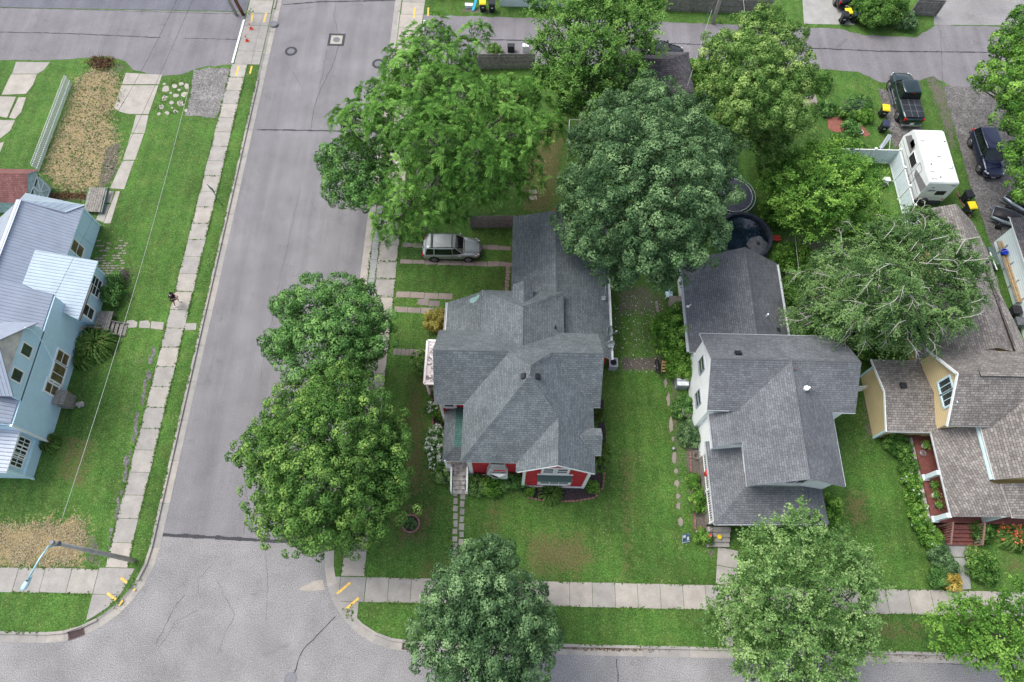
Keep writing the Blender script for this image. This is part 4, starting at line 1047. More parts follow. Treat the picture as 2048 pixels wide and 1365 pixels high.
def gwall(parent, pts, mat, thick, name='wall'):
    """vertical wall polygon (3-D points) given some thickness along the vector thick"""
    b = MB().mat(mat); pts = [Vector(p) for p in pts]; t = Vector(thick); back = [p + t for p in pts]; n = len(pts)
    nn = Vector((0, 0, 0))
    for i in range(n): nn += pts[i].cross(pts[(i + 1) % n])
    if nn.dot(t) > 0: pts.reverse(); back.reverse()
    b.poly(pts); b.poly(back[::-1])
    for i in range(n): j = (i + 1) % n; b.poly([pts[j], pts[i], back[i], back[j]])
    return b.build(name, None, parent)
AX = {'E': (V3(1,0,0), V3(0,1,0)), 'W': (V3(-1,0,0), V3(0,-1,0)), 'S': (V3(0,-1,0), V3(1,0,0)), 'N': (V3(0,1,0), V3(-1,0,0))}
def window(parent, c, w, h, face, frame=M_TRIM, glass=M_GLASS, nx=1, ny=2, fw=0.12, name='window', sill=True, bars=0.045):
    n, t = AX[face]; c = Vector(c); up = V3(0, 0, 1); b = MB().mat(frame)
    def bx(cx, cz, ww, hh, d0, d1):
        cc = c + t * cx + up * cz + n * (d0 + d1) / 2
        M = Matrix((t, n, up)).transposed(); b.box(cc, (ww, d1 - d0, hh), M=M)
    bx(-w / 2 - fw / 2, 0, fw, h + 2 * fw, 0.0, 0.06); bx(w / 2 + fw / 2, 0, fw, h + 2 * fw, 0.0, 0.06)
    bx(0, h / 2 + fw / 2, w, fw, 0.0, 0.065); bx(0, -h / 2 - fw / 2, w, fw, 0.0, 0.09 if sill else 0.06)
    for i in range(1, nx): bx(-w / 2 + w * i / nx, 0, bars, h, 0.005, 0.045)
    for i in range(1, ny): bx(0, -h / 2 + h * i / ny, w, bars, 0.005, 0.05)
    o = b.build(name, None, parent)
    p = MB().mat(glass); M = Matrix((t, n, up)).transposed(); p.box(c + n * 0.012, (w, 0.02, h), M=M); p.build('pane', None, o)
    return o
def gutter(parent, pts, mat=M_GUT, w=0.13):
    b = MB().mat(mat)
    for a, c in zip(pts[:-1], pts[1:]):
        a = Vector(a); c = Vector(c); d = (c - a).normalized(); n = V3(-d.y, d.x, 0)
        b.beam(a - V3(0, 0, 0.07), c - V3(0, 0, 0.07), 0.02, 0.12); b.beam(a + n * w - V3(0, 0, 0.06), c + n * w - V3(0, 0, 0.06), 0.025, 0.12); b.beam(a + n * w / 2 - V3(0, 0, 0.12), c + n * w / 2 - V3(0, 0, 0.12), w, 0.02)
    return b.build('gutter', None, parent)
def dish(u, v, z, label, face=-60, s=1.0, group='satellite dishes on the roofs', low=None):
    c = P(u, v, z); root = thing('satellite_dish', c, label, 'satellite dish', group)
    R = Matrix.Rotation(math.radians(face), 3, 'Z') @ Matrix.Rotation(math.radians(52), 3, 'Y')
    b = MB().mat(M_STEEL); b.lathe(c + V3(0, 0, 0.35), [(0.36 * s, 0.07), (0.37 * s, 0.09), (0.2 * s, 0.03), (0.02, 0.0)][::-1], 18, M=R); b.build('reflector', None, root, smooth=True)
    b = MB().mat(M_STEELG); b.tube([c, c + V3(0, 0, 0.34)], 0.025, 6); b.box(c + V3(0, 0, 0.01), (0.16, 0.16, 0.02)); b.build('mast', None, root)
    f = c + V3(0, 0, 0.35) + R @ V3(0, 0, 0.55 * s); b = MB().mat(M_STEEL); b.tube([c + V3(0, 0, 0.33) + R @ V3(0.3 * s, 0, 0.05), f], 0.018, 5); b.box(f, (0.14, 0.1, 0.1)); b.build('feed_arm', None, root)
    return root
def railing(parent, a, b, h, mat, step=0.14, name='railing', post=0.07, bt=0.035):
    m = MB().mat(mat); a = Vector(a); b = Vector(b); L = (b - a).length
    m.beam(a + V3(0, 0, h), b + V3(0, 0, h), 0.07, 0.05); m.beam(a + V3(0, 0, 0.12), b + V3(0, 0, 0.12), 0.05, 0.05)
    n = int(L / step)
    for i in range(n + 1):
        p = a.lerp(b, i / n); m.beam(p + V3(0, 0, 0.12), p + V3(0, 0, h), bt, bt)
    for p in (a, b): m.beam(p, p + V3(0, 0, h + 0.06), post, post)
    return m.build(name, None, parent)

# ----------------------------------------------------------------- red house
R_ = thing('red_house', (0.8, 15.5, LG), 'weathered red corner house with grey shingled cross roofs and white trim', 'house')
ze = 5.2
aS, aN = V3(1.24, 15.1, 8.9), V3(1.3, 15.75, 8.9)
mSW, mSE = V3(-3.02, 10.5, ze), V3(0.52, 10.5, ze)
WLx, WRx, zr, yr = -5.0, 6.03, 7.8, 17.1; ySe, yNe = 14.35, 19.75
vL, vR = V3(-0.10, yr, zr), V3(2.62, yr, zr)
bayR, bayN = V3(3.05, 9.93, 7.25), V3(3.12, 13.0, 7.25)
eW, eE = -3.02, 5.58
mNW = V3(eW, 14.35, ze); mNE = V3(eE, 14.35, ze)
roof(R_, [
    [mSW, V3(0.52, 10.5, ze), bayN, aS],                                   # south hip
    [mSW, aS, aN, vL, V3(eW, ySe, ze)],                                     # west slope
    [aS, bayN, bayR + V3(0.0, 0.0, 0.0), V3(eE, 9.93, ze), V3(eE, ySe, ze), vR, aN],   # east slope
    [V3(0.52, 9.93, ze), V3(0.52, 10.5, ze), bayN, bayR],                   # bay west slope
    [aN, vL, vR]],
    SH_G, caps=[(mSW, aS, V3(eW, 14, ze), V3(0.5, 10.5, ze)), (aS, bayN, V3(0.5, 11, 6), V3(5, 13, 5.6)), (aN, vL, V3(eW, 14, ze), V3(1.3, 19, 6)), (aN, vR, V3(eE, 14, ze), V3(1.3, 19, 6)), (bayN, bayR, V3(0.6, 11, 5.2), V3(5.5, 11, 5.2)), (aS, aN, V3(-3, 15, 5.2), V3(5.5, 15, 5.2))])
roof(R_, [
    [V3(WLx, yr, zr), V3(-0.10, yr, zr), V3(eW + 0.05, ySe, ze), V3(WLx + 0.02, ySe, ze)],
    [V3(2.62, yr, zr), V3(WRx, yr, zr), V3(WRx, ySe, ze), V3(eE, ySe, ze)],
    [V3(WLx, yr, zr), V3(WRx, yr, zr), V3(WRx, yNe, ze), V3(WLx, yNe, ze)]], SH_G,
    caps=[(V3(WLx, yr, zr), V3(-0.1, yr, zr), V3(-4, 14.4, ze), V3(-4, 19, ze)), (V3(2.62, yr, zr), V3(WRx, yr, zr), V3(5, 14.4, ze), V3(5, 19, ze))])
# north wing with hipped end
cz, cx = 7.0, 0.80
cN = V3(cx, 20.75, cz); cS = V3(cx, 17.9, cz); W0, E0 = -2.16, 3.68; yN = 22.95
roof(R_, [[V3(W0, 19.3, ze), cS, cN, V3(W0, yN, ze)], [V3(E0, 19.3, ze), cS, cN, V3(E0, yN, ze)], [V3(W0, yN, ze), cN, V3(E0, yN, ze)]], SH_G,
     caps=[(cN, V3(W0, yN, ze), V3(W0, 19.5, ze), V3(1, yN, ze)), (cN, V3(E0, yN, ze), V3(E0, 19.5, ze), V3(1, yN, ze)), (cN, cS, V3(-2, 20, ze), V3(3, 20, ze))])
# little gable on the north hip
gx, gn, gz = 0.80, 23.05, 6.55
roof(R_, [[V3(gx, gn, gz), V3(gx, 20.9, gz), V3(0.06, 21.35, 5.95), V3(0.06, gn, 5.95)], [V3(gx, gn, gz), V3(gx, 20.9, gz), V3(1.50, 21.35, 5.95), V3(1.50, gn, 5.95)]], SH_G)
gwall(R_, [(0.16, 22.95, 4.6), (1.40, 22.95, 4.6), (1.40, 22.95, 5.9), (gx, 22.95, 6.4), (0.16, 22.95, 5.9)], SD_RED, (0, -1.5, 0))
# low porch roof to the north-west, with a faded patch
pl = [V3(-4.72, 23.1, 2.9), V3(-2.2, 23.3, 4.3), V3(-2.2, 19.9, 4.3), V3(-4.72, 20.6, 2.9)]
ro = roof(R_, [pl], SH_G)
pm = MB().mat(plain('patch_pale_green', (0.22, 0.36, 0.33), 0.9, var=0.15))
pc = [P(u, v, 3.62) for u, v in [(939,603),(944,600),(952,600),(957,597),(960,599),(958,603),(953,608),(947,611),(940,609)]]
pm.poly([(p.x, p.y, 2.93 + (p.x + 4.72) * 0.555) for p in pc][::-1]); pm.build('faded_patch', None, R_)
gutter(R_, [(-4.78, 20.6, 2.9), (-4.78, 23.1, 2.9)])
# rear addition: gable with the ridge running north, long east slope
rz_, rx = 4.9, 3.18
Ra, Rb = V3(rx, 30.1, rz_), V3(rx, 22.4, rz_)
roof(R_, [[Ra, V3(rx, 19.9, rz_), V3(-0.05, 19.9, 2.85), V3(-0.05, 30.85, 2.85)],
          [Ra, V3(rx, 19.6, rz_), V3(7.28, 18.85, 2.75), V3(7.28, 30.7, 2.75)]], SH_G, caps=[(Ra, Rb, V3(0, 25, 3), V3(7, 25, 3))])
gutter(R_, [(7.30, 30.7, 2.78), (7.30, 18.85, 2.78)])
gm = MB().mat(SH_GR); gp = lambda x, y: V3(x, y, rz_ - (x - rx) * (rz_ - 2.75) / (7.28 - rx) + 0.012)
gm.poly([gp(5.55, 19.75), gp(5.85, 19.75), gp(5.85, 20.15), gp(5.55, 20.15)]); gm.build('roof_patch', None, R_)
# side bump roof on the east
roof(R_, [[V3(4.55, 12.15, 6.15), V3(5.98, 12.15, 6.15), V3(5.98, 12.8, 5.65), V3(5.2, 12.8, 5.65)], [V3(4.55, 12.15, 6.15), V3(5.98, 12.15, 6.15), V3(5.98, 11.1, 5.25), V3(5.5, 11.1, 5.25)]], SH_G)
# south-west porch roof
zp0, zp1 = 2.75, 3.4
roof(R_, [[V3(-4.44, 11.12, zp0), V3(-3.66, 11.95, zp1), V3(-3.66, 14.9, zp1), V3(-4.46, 14.95, zp0)], [V3(-4.44, 11.12, zp0), V3(-3.66, 11.95, zp1), V3(-2.6, 11.95, zp1), V3(-2.6, 11.12, zp0)]], SH_G, side=M_TRIM)
roof(R_, [[V3(-3.66, 11.95, zp1 + .01), V3(-2.6, 11.95, zp1 + .03), V3(-2.6, 14.9, zp1 + .03), V3(-3.66, 14.9, zp1 + .01)]], SH_GR)
# walls
fz = LG + 0.45
wall(R_, [(-2.56, 10.85), (5.28, 10.85), (5.28, 14.9), (-2.56, 14.9)], LG, SD_RED, tops=5.1)
wall(R_, [(1.09, 10.12), (5.28, 10.12), (5.28, 11.0), (1.09, 11.0)], LG, SD_RED, tops=5.1)
wall(R_, [(-4.62, 14.75), (5.65, 14.75), (5.65, 19.3), (-4.62, 19.3)], LG, SD_RED, tops=5.1)
wall(R_, [(-1.8, 19.2), (3.3, 19.2), (3.3, 22.6), (-1.8, 22.6)], LG, SD_RED, tops=5.1)
wall(R_, [(0.25, 22.5), (7.0, 22.5), (7.0, 30.3), (0.25, 30.3)], LG, SD_RED, tops=2.8)
wall(R_, [(3.2, 19.1), (7.0, 19.1), (7.0, 22.6), (3.2, 22.6)], LG, SD_RED, tops=2.8)
wall(R_, [(-4.3, 20.4), (-1.7, 20.4), (-1.7, 22.8), (-4.3, 22.8)], LG, SD_RED, tops=2.75)
wall(R_, [(5.2, 11.3), (5.8, 11.3), (5.8, 12.7), (5.2, 12.7)], LG, SD_RED, tops=5.3)
gwall(R_, [(1.09, 10.12, 5.0), (5.28, 10.12, 5.0), (5.28, 10.12, 5.15), (3.06, 10.12, 7.05), (1.09, 10.12, 5.4)], SD_RED, (0, 0.12, 0))
gwall(R_, [(-4.62, 14.9, 5.0), (-4.62, 19.3, 5.0), (-4.62, yr, 7.5)], SD_RED, (0.12, 0, 0)); gwall(R_, [(5.65, 14.9, 5.0), (5.65, 19.3, 5.0), (5.65, yr, 7.5)], SD_RED, (-0.12, 0, 0))
gwall(R_, [(0.25, 30.3, 2.7), (7.0, 30.3, 2.7), (rx, 30.3, 4.75)], SD_RED, (0, -0.12, 0))
t = MB().mat(M_TRIM)      # white boards and skirt
t.box((3.18, 10.08, LG + 0.15), (4.36, 0.05, 0.30)); t.box((1.08, 10.07, 2.6), (0.20, 0.07, 5.0)); t.box((5.28, 10.07, 2.6), (0.22, 0.07, 5.0)); t.box((5.31, 10.45, 2.6), (0.05, 0.7, 5.0))
t.box((-2.52, 10.82, 2.6), (0.24, 0.07, 5.0)); t.box((-0.7, 10.82, LG + 0.12), (3.6, 0.06, 0.24)); t.box((1.06, 10.45, 2.6), (0.05, 0.7, 5.0))
t.box((-4.66, 14.71, 2.7), (0.2, 0.2, 5.0)); t.box((-4.66, 19.33, 2.7), (0.2, 0.2, 5.0))
t.beam(V3(0.62, 9.92, ze - 0.10), V3(3.05, 9.92, 7.25 - 0.14), 0.04, 0.10); t.beam(V3(5.5, 9.92, ze - 0.10), V3(3.05, 9.92, 7.25 - 0.14), 0.04, 0.10)
t.box((3.95, 8.85, 0), (0, 0, 0)) if False else None
t.build_each('trim_board', R_)
window(R_, (2.6, 10.12, 5.0), 0.62, 1.2, 'S', nx=1, ny=2, fw=0.15); window(R_, (3.5, 10.12, 5.0), 0.62, 1.2, 'S', nx=1, ny=2, fw=0.15)
window(R_, (3.2, 10.12, 1.75), 1.9, 1.2, 'S', nx=3, ny=1, fw=0.2)
aw = MB(); aw.slab([V3(1.98, 10.1, 3.95), V3(4.22, 10.1, 3.95), V3(4.22, 9.68, 3.62), V3(1.98, 9.68, 3.62)], 0.06, M_GREENAWN, M_TRIM)
aw.mat(M_TRIM); aw.box((3.1, 10.08, 4.02), (2.34, 0.06, 0.1)); aw.build('awning', None, R_)
# bay window with a little pediment on the front
q = MB().mat(M_TRIM); q.hexa([(-1.42, 10.86, 2.3), (-1.42, 10.35, 2.3), (-0.02, 10.35, 2.3), (-0.02, 10.86, 2.3)], [(-1.2, 10.86, 3.75), (-1.1, 10.74, 3.75), (-0.3, 10.74, 3.75), (-0.2, 10.86, 3.75)])
q.mat(M_GLASS); q.poly([(-1.08, 10.66, 3.40), (-0.34, 10.66, 3.40), (-0.36, 10.72, 3.66), (-1.06, 10.72, 3.66)]); q.mat(SD_RED); q.poly([(-1.15, 10.48, 2.72), (-0.28, 10.48, 2.72), (-0.30, 10.55, 2.95), (-1.13, 10.55, 2.95)]); q.mat(M_TRIM); q.prism([(-1.3, 10.36), (-0.72, 10.15), (-0.14, 10.36)], 2.05, 2.28); q.box((-0.72, 10.62, 1.3), (1.1, 0.45, 1.5)); q.build('bay_window', None, R_)
q.mat(SD_RED); q.box((-0.55, 10.42, 3.35), (0.8, 0.06, 0.12)); q.mat(M_TRIM); q.prism([(-1.1, 10.35), (-0.55, 10.12), (0.0, 10.35)], 2.55, 2.8); q.box((-0.55, 10.6, 1.7), (1.1, 0.45, 1.6)); q.build('bay_window', None, R_)
window(R_, (-4.1, 14.75, 3.9), 0.6, 0.7, 'S', fw=0.2, ny=1)
# roof vents
for x in (0.86, 1.72):
    v = MB().mat(M_BLACK); zz = 8.9 - abs(x - 1.27) * 0.87 + 0.02; v.box((x, 15.15, zz + 0.05), (0.30, 0.34, 0.24), M=Matrix.Rotation((0.7 if x > 1.27 else -0.7), 3, 'Y')); v.build('roof_vent', None, R_)
v = MB().mat(M_BLACK); v.tube([(3.05, 19.9, 5.55), (3.05, 19.9, 6.0)], 0.06, 8); v.build('vent_pipe', None, R_)
# flat porch roof with a white parapet and peeling paint
b = MB().mat(M_TRIM); zz = 3.0; x0, x1, y0_, y1_ = -6.02, -4.62, 16.55, 19.85
for a_, b_ in (((x0, y0_), (x0, y1_)), ((x0, y0_), (x1, y0_)), ((x0, y1_), (x1, y1_))): b.beam((*a_, zz + 0.05), (*b_, zz + 0.05), 0.16, 0.14)
b.build('parapet', None, R_)
def peel(name):
    m, nt, bs = newmat(name); f = noise(nt, 2.2, detail=6, rough=0.75, dist=0.8)
    nt.links.new(ramp(nt, f, [(0.47, (0.20, 0.19, 0.21)), (0.50, (0.75, 0.74, 0.72))]), bs.inputs['Base Color']); return m
b = MB().mat(peel('paint_peeling')); b.box(((x0 + x1) / 2, (y0_ + y1_) / 2, zz - 0.03), (x1 - x0, y1_ - y0_, 0.1)); b.build('flat_roof', None, R_)
for (x, y) in ((-5.9, 16.7), (-5.9, 19.7)): b = MB().mat(M_TRIM); b.beam((x, y, LG), (x, y, zz), 0.16, 0.16); b.build('post', None, R_)
b = MB().mat(M_POST); b.box((-5.3, 18.2, LG + 0.2), (1.3, 3.2, 0.4)); b.build('porch_floor', None, R_)
# south porch floor, steps and handrails
b = MB().mat(M_STEPW); b.box((-3.45, 12.9, 0.62), (1.75, 4.1, 1.0)); b.build('porch_floor', None, R_)
b = MB().mat(M_STEPW)
for i in range(5): b.box((-3.32, 10.72 - i * 0.28, LG + (0.85 - i * 0.18) / 2), (0.98, 0.30, 0.87 - i * 0.18))
b.build('steps', None, R_)
for x in (-3.88, -2.78): b = MB().mat(M_TRIM); b.beam((x, 10.95, 1.95), (x, 9.45, 1.15), 0.09, 0.07); [b.beam((x, y, LG), (x, y, 1.15 + (y - 9.45) * 0.53), 0.09, 0.09) for y in (9.5, 10.95)]; b.beam((x, 10.95, 1.25), (x, 9.45, 0.45), 0.06, 0.05); [b.beam((x, 9.5 + k * 0.18, 0.4 + k * 0.1), (x, 9.5 + k * 0.18, 1.15 + k * 0.095), 0.03, 0.03) for k in range(1, 8)]; b.build('handrail', None, R_)
for (x, y) in ((-4.25, 11.2), (-2.75, 11.2), (-4.25, 14.4)): b = MB().mat(M_TRIM); b.beam((x, y, 1.1), (x, y, 2.8), 0.14, 0.14); b.build('post', None, R_)
railing(R_, (-4.25, 11.2, 1.1), (-4.25, 14.4, 1.1), 0.85, M_TRIM, 0.16)
b = MB().mat(M_TRIM); b.box((-4.1, 11.08, 1.5), (0.35, 0.1, 0.9)); b.build('porch_panel', None, R_)
dish(1217, 667, 2.9, 'larger pale satellite dish at the east eave of the red house', -20, 1.15)
dish(1219, 692, 2.85, 'smaller satellite dish just below the larger one at the east eave', -70, 0.9)
a = thing('roof_antenna', P(1209, 598, 3.0), 'thin antenna arm on a small square plate on the rear roof', 'antenna')
b = MB().mat(M_STEEL); c = P(1207, 597, 3.0); b.box(c + V3(0, 0, 0.03), (0.34, 0.34, 0.05)); b.tube([c, c + V3(0.05, 0.15, 0.5), c + V3(0.1, 1.0, 0.7)], 0.03, 6); b.build('arm', None, a)
# air conditioner by the east wall
a = thing('air_conditioner', P(1223, 734, LG), 'pale air conditioner unit standing by the east wall of the red house', 'air conditioner')
c = P(1224, 733, LG); b = MB().mat(M_TRIMG); b.box(c + V3(0, 0, 0.4), (0.62, 0.7, 0.8)); b.mat(M_PLATE)
for s in (-1, 1): b.box(c + V3(s * 0.28, 0, 0.81), (0.08, 0.7, 0.04)); b.box(c + V3(0, s * 0.32, 0.81), (0.48, 0.06, 0.04))
b.build('housing', None, a); b = MB().mat(M_DARK); b.lathe(c + V3(0, 0, 0.80), [(0.23, 0), (0.23, 0.012), (0.02, 0.02)], 16); b.build('fan_grille', None, a)

# ----------------------------------------------------------------- white house
W_ = thing('white_house', (17.8, 14.5, LG), 'white sided house with cool grey shingles and a wraparound porch', 'house')
zr, ze = 7.3, 5.4; yr = 17.15
x0, x1 = 13.05, 22.85; 
roof(W_, [[V3(x0, yr, zr), V3(x1, yr, zr), V3(x1, 19.85, ze), V3(x0, 19.85, ze)],
          [V3(x0, yr, zr), V3(18.3, yr, zr), V3(15.05, 14.3, ze + 0.0), V3(x0, 14.3, ze)],
          [V3(18.3, yr, zr), V3(x1, yr, zr), V3(x1, 14.33, ze), V3(21.3, 14.33, ze)]], SH_W, side=M_GUT, caps=[(V3(x0, yr, zr), V3(x1, yr, zr), V3(18, 14, 5), V3(18, 20, 5))])
mr = 18.3
def wz(x): return 7.3 - (mr - x) * (7.3 - 5.4) / (mr - 15.05)
roof(W_, [[V3(mr, yr, zr), V3(mr, 9.42, zr), V3(15.05, 9.3, ze), V3(15.12, 12.2, ze + 0.04), V3(13.45, 12.0, wz(13.45)), V3(13.42, 14.35, wz(13.42)), V3(14.4, 14.35, wz(14.4)), V3(15.4, 14.9, wz(15.4))],
          [V3(mr, yr, zr), V3(mr, 9.42, zr), V3(21.3, 9.42, ze), V3(21.33, 14.33, ze)]], SH_W, side=M_GUT, caps=[(V3(mr, yr, zr), V3(mr, 9.42, zr), V3(15, 12, 5.4), V3(21, 12, 5.4))])
# rear addition
rr_ = V3(17.3, 27.3, 4.8)
roof(W_, [[rr_, V3(17.3, 19.5, 4.8), V3(12.98, 19.5, 2.8), V3(12.98, 27.2, 2.8)], [rr_, V3(17.3, 19.5, 4.8), V3(20.35, 19.5, 2.8), V3(20.35, 27.2, 2.8)]], SH_W, side=M_GUT, caps=[(rr_, V3(17.3, 19.8, 4.8), V3(13, 24, 2.8), V3(20, 24, 2.8))])
# porch roof
A0, B0, Cc, D0 = V3(13.5, 12.9, 2.8), V3(13.58, 7.35, 2.8), V3(21.05, 7.55, 2.8), V3(21.0, 10.3, 2.8)
I0, J0, I1, J1 = V3(15.62, 9.7, 3.75), V3(18.9, 9.7, 3.75), V3(15.62, 12.3, 3.75), V3(19.1, 9.7, 3.75)
roof(W_, [[A0, B0, I0, I1, V3(15.6, 12.9, 3.74)], [B0, Cc, J1, I0], [Cc, V3(21.0, 10.3, 2.8), J1]], SH_W, side=M_GUT, caps=[(B0, I0, V3(13.5, 12, 2.8), V3(20, 7.4, 2.8)), (Cc, J1, V3(14, 7.4, 2.8), V3(21, 10, 2.8))])
wall(W_, [(13.4, 14.6), (22.5, 14.6), (22.5, 19.55), (13.4, 19.55)], LG, SD_WHITE, tops=5.25)
wall(W_, [(15.6, 9.8), (21.0, 9.8), (21.0, 14.7), (15.6, 14.7)], LG, SD_WHITE, tops=5.25)
wall(W_, [(13.75, 12.3), (15.7, 12.3), (15.7, 14.7), (13.75, 14.7)], LG, SD_WHITE, tops=4.2)
wall(W_, [(13.3, 19.4), (20.0, 19.4), (20.0, 26.9), (13.3, 26.9)], LG, SD_WHITE, tops=2.75)
gwall(W_, [(13.4, 14.6, 5.2), (13.4, 19.55, 5.2), (13.4, yr, 7.05)], SD_WHITE, (0.12, 0, 0)); gwall(W_, [(22.5, 14.6, 5.2), (22.5, 19.55, 5.2), (22.5, yr, 7.05)], SD_WHITE, (-0.12, 0, 0))
gwall(W_, [(15.6, 9.8, 5.2), (21.0, 9.8, 5.2), (mr, 9.8, 7.05)], SD_WHITE, (0, 0.12, 0)); gwall(W_, [(13.3, 26.9, 2.7), (20.0, 26.9, 2.7), (17.3, 26.9, 4.6)], SD_WHITE, (0, -0.12, 0))
gutter(W_, [(21.33, 9.45, 5.4), (21.33, 14.3, 5.4)]); gutter(W_, [(21.4, 14.30, 5.4), (22.85, 14.30, 5.4)]); gutter(W_, [(13.05, 14.27, 5.4), (14.5, 14.27, 5.4)]); gutter(W_, [(x1, 19.88, 5.4), (x0, 19.88, 5.4)])
gutter(W_, [(13.38, 14.3, 4.42), (13.42, 12.0, 4.42)]); gutter(W_, [(13.58, 7.30, 2.8), (21.0, 7.50, 2.8)]); gutter(W_, [(13.45, 12.9, 2.8), (13.52, 7.35, 2.8)]); gutter(W_, [(20.38, 27.1, 2.8), (20.38, 19.6, 2.8)]); gutter(W_, [(12.94, 19.6, 2.8), (12.94, 27.1, 2.8)])
window(W_, (13.4, 18.0, 4.1), 0.95, 1.2, 'W', M_TRIMG, nx=1, ny=2, fw=0.07); window(W_, (13.4, 16.1, 2.5), 0.95, 1.2, 'W', M_TRIMG, nx=1, ny=2, fw=0.07)
window(W_, (18.4, 9.8, 5.15), 1.1, 1.2, 'S', nx=2, ny=1, fw=0.1)
b = MB().mat(plain('board_bare_rust', (0.16, 0.05, 0.035), 0.9, var=0.4)); b.box((15.57, 10.15, 4.5), (0.05, 0.75, 1.25)); b.build('bare_board', None, W_)
b = MB().mat(M_POST); b.box((17.3, 8.75, 0.62), (7.1, 2.1, 1.0)); b.box((14.65, 11.0, 0.62), (1.9, 2.7, 1.0)); b.build('porch_floor', None, W_)
railing(W_, (13.72, 12.35, 1.12), (13.72, 9.9, 1.12), 0.9, M_TRIM, 0.15); railing(W_, (13.72, 9.8, 1.12), (13.75, 7.72, 1.12), 0.9, M_TRIM, 0.15)
for (x, y) in ((13.74, 9.85), (13.76, 7.68), (15.5, 7.72), (18.5, 7.75), (20.8, 7.78)): b = MB().mat(M_TRIM); b.beam((x, y, 1.1), (x, y, 2.75), 0.14, 0.14); b.build('post', None, W_)
railing(W_, (15.5, 7.72, 1.12), (20.8, 7.78, 1.12), 0.9, M_TRIM, 0.15)
b = MB().mat(M_CONC)
for i in range(4): b.T = 0.35 + 0.12 * (i % 2); b.box((14.42, 7.32 - i * 0.30, LG + (0.84 - i * 0.2) / 2), (1.52, 0.32, 0.84 - i * 0.2))
b.build('steps', None, W_)
b = MB().mat(M_BLACK); b.beam((13.78, 7.5, 1.85), (13.78, 6.3, 1.1), 0.035, 0.035); [b.beam((13.78, 7.5 - k * 0.15, 1.0 - k * 0.1), (13.78, 7.5 - k * 0.15, 1.85 - k * 0.094), 0.025, 0.025) for k in range(9)]; b.beam((13.78, 7.5, 1.0), (13.78, 6.3, 0.3), 0.03, 0.03); b.build('handrail', None, W_)
v = MB().mat(M_BLACK); v.box((15.0, 17.75, 6.95), (0.42, 0.36, 0.2), M=Matrix.Rotation(-0.6, 3, 'X')); v.build('roof_vent', None, W_)
v = MB().mat(M_TRIM); c = P(1608, 781, 6.7); v.tube([c - V3(0, 0, 0.3), c + V3(0, 0, 0.35)], 0.11, 10); v.ico(c + V3(0, 0, 0.42), 0.2, 1, sq=(1, 1, 0.6)); v.tube([c + V3(0.25, 0.1, -0.4), c + V3(0.25, 0.1, 0.3)], 0.08, 8); v.build('vent_pipe', None, W_)
v = MB().mat(M_IRONR); c = P(1588, 740, 7.1); v.tube([c - V3(0, 0, 0.2), c + V3(0, 0, 0.2)], 0.09, 8); v.build('vent_pipe', None, W_)
v = MB().mat(M_TRIM); c = P(1532, 634, 4.0); v.tube([c - V3(0, 0, 0.2), c + V3(0, 0, 0.45)], 0.07, 8); v.build('vent_pipe', None, W_)
v = MB().mat(M_BLACK); c = P(1556, 660, 3.4); v.box(c + V3(0, 0, 0.05), (0.25, 0.25, 0.12)); v.build('roof_vent', None, W_)
v = MB().mat(M_TRIM); c = P(1375, 615, 2.95); v.box(c + V3(0, 0, 0.1), (0.2, 0.12, 0.15)); v.tube([c, c + V3(0.2, 0.1, 0.3)], 0.03, 6); v.build('roof_bracket', None, W_)
dish(1573, 627, 2.95, 'pale satellite dish on the east edge of the white house rear roof', 10, 1.0)
dish(1590, 667, 2.9, 'satellite dish half hidden by the north eave of the white house', 40, 0.9)
a = thing('door_mat', (14.0, 7.0, 0.8), 'small round yellow mat on the white house steps', 'mat'); b = MB().mat(M_YEL); b.lathe(P(1439, 1074, 0.80), [(0.16, 0), (0.16, 0.015), (0.01, 0.016)], 16); b.build('pad', None, a)
b = MB().mat(M_REDP); b.lathe((13.9, 11.0, 1.2), [(0.26, 0), (0.3, 0.6), (0.2, 0.62)], 12); o = b.build('red_barrel', None); tag(o, 'red rounded object behind the white porch railing', 'barrel')

# ----------------------------------------------------------------- tan house
T_ = thing('yellow_house', (31, 14, LG), 'yellow tan sided house with brown shingles and a red-brown porch deck', 'house')
roof(T_, [[V3(26.22, 16.6, 3.5), V3(30.0, 16.6, 3.5), V3(30.0, 13.95, 2.7), V3(26.22, 13.95, 2.7)], [V3(26.22, 16.6, 3.5), V3(31.5, 16.6, 3.5), V3(31.5, 19.35, 2.7), V3(26.22, 19.35, 2.7)]], SH_T)
roof(T_, [[V3(29.32, 8.22, 2.7), V3(29.32, 13.95, 2.7), V3(30.0, 14.6, 2.95), V3(31.85, 14.6, 3.63), V3(31.85, 10.4, 3.63), V3(32.4, 10.1, 3.8), V3(33.1, 8.22, 3.05), V3(33.1, 8.22, 3.05)][:7],
          [V3(32.4, 10.2, 3.81), V3(33.1, 8.15, 3.07), V3(39.5, 8.0, 3.0), V3(39.5, 10.6, 3.85)]], SH_T)
roof(T_, [[V3(29.32, 16.7, 6.9), V3(40, 16.7, 6.9), V3(40, 13.85, 4.35), V3(29.32, 13.85, 4.6)], [V3(29.32, 16.7, 6.9), V3(40, 16.7, 6.9), V3(40, 19.5, 4.3), V3(29.32, 19.5, 4.45)]], SH_T)
roof(T_, [[V3(31.82, 14.2, 4.15), V3(31.82, 10.4, 4.15), V3(36.0, 10.4, 7.3), V3(36.0, 16.9, 7.3), V3(35.4, 16.7, 6.85)], [V3(36.0, 10.4, 7.3), V3(36.0, 16.9, 7.3), V3(40.2, 16.9, 4.2), V3(40.2, 10.4, 4.2)]], SH_T)
wall(T_, [(26.6, 14.3), (31.0, 14.3), (31.0, 19.0), (26.6, 19.0)], LG, SD_TAN, tops=2.62)
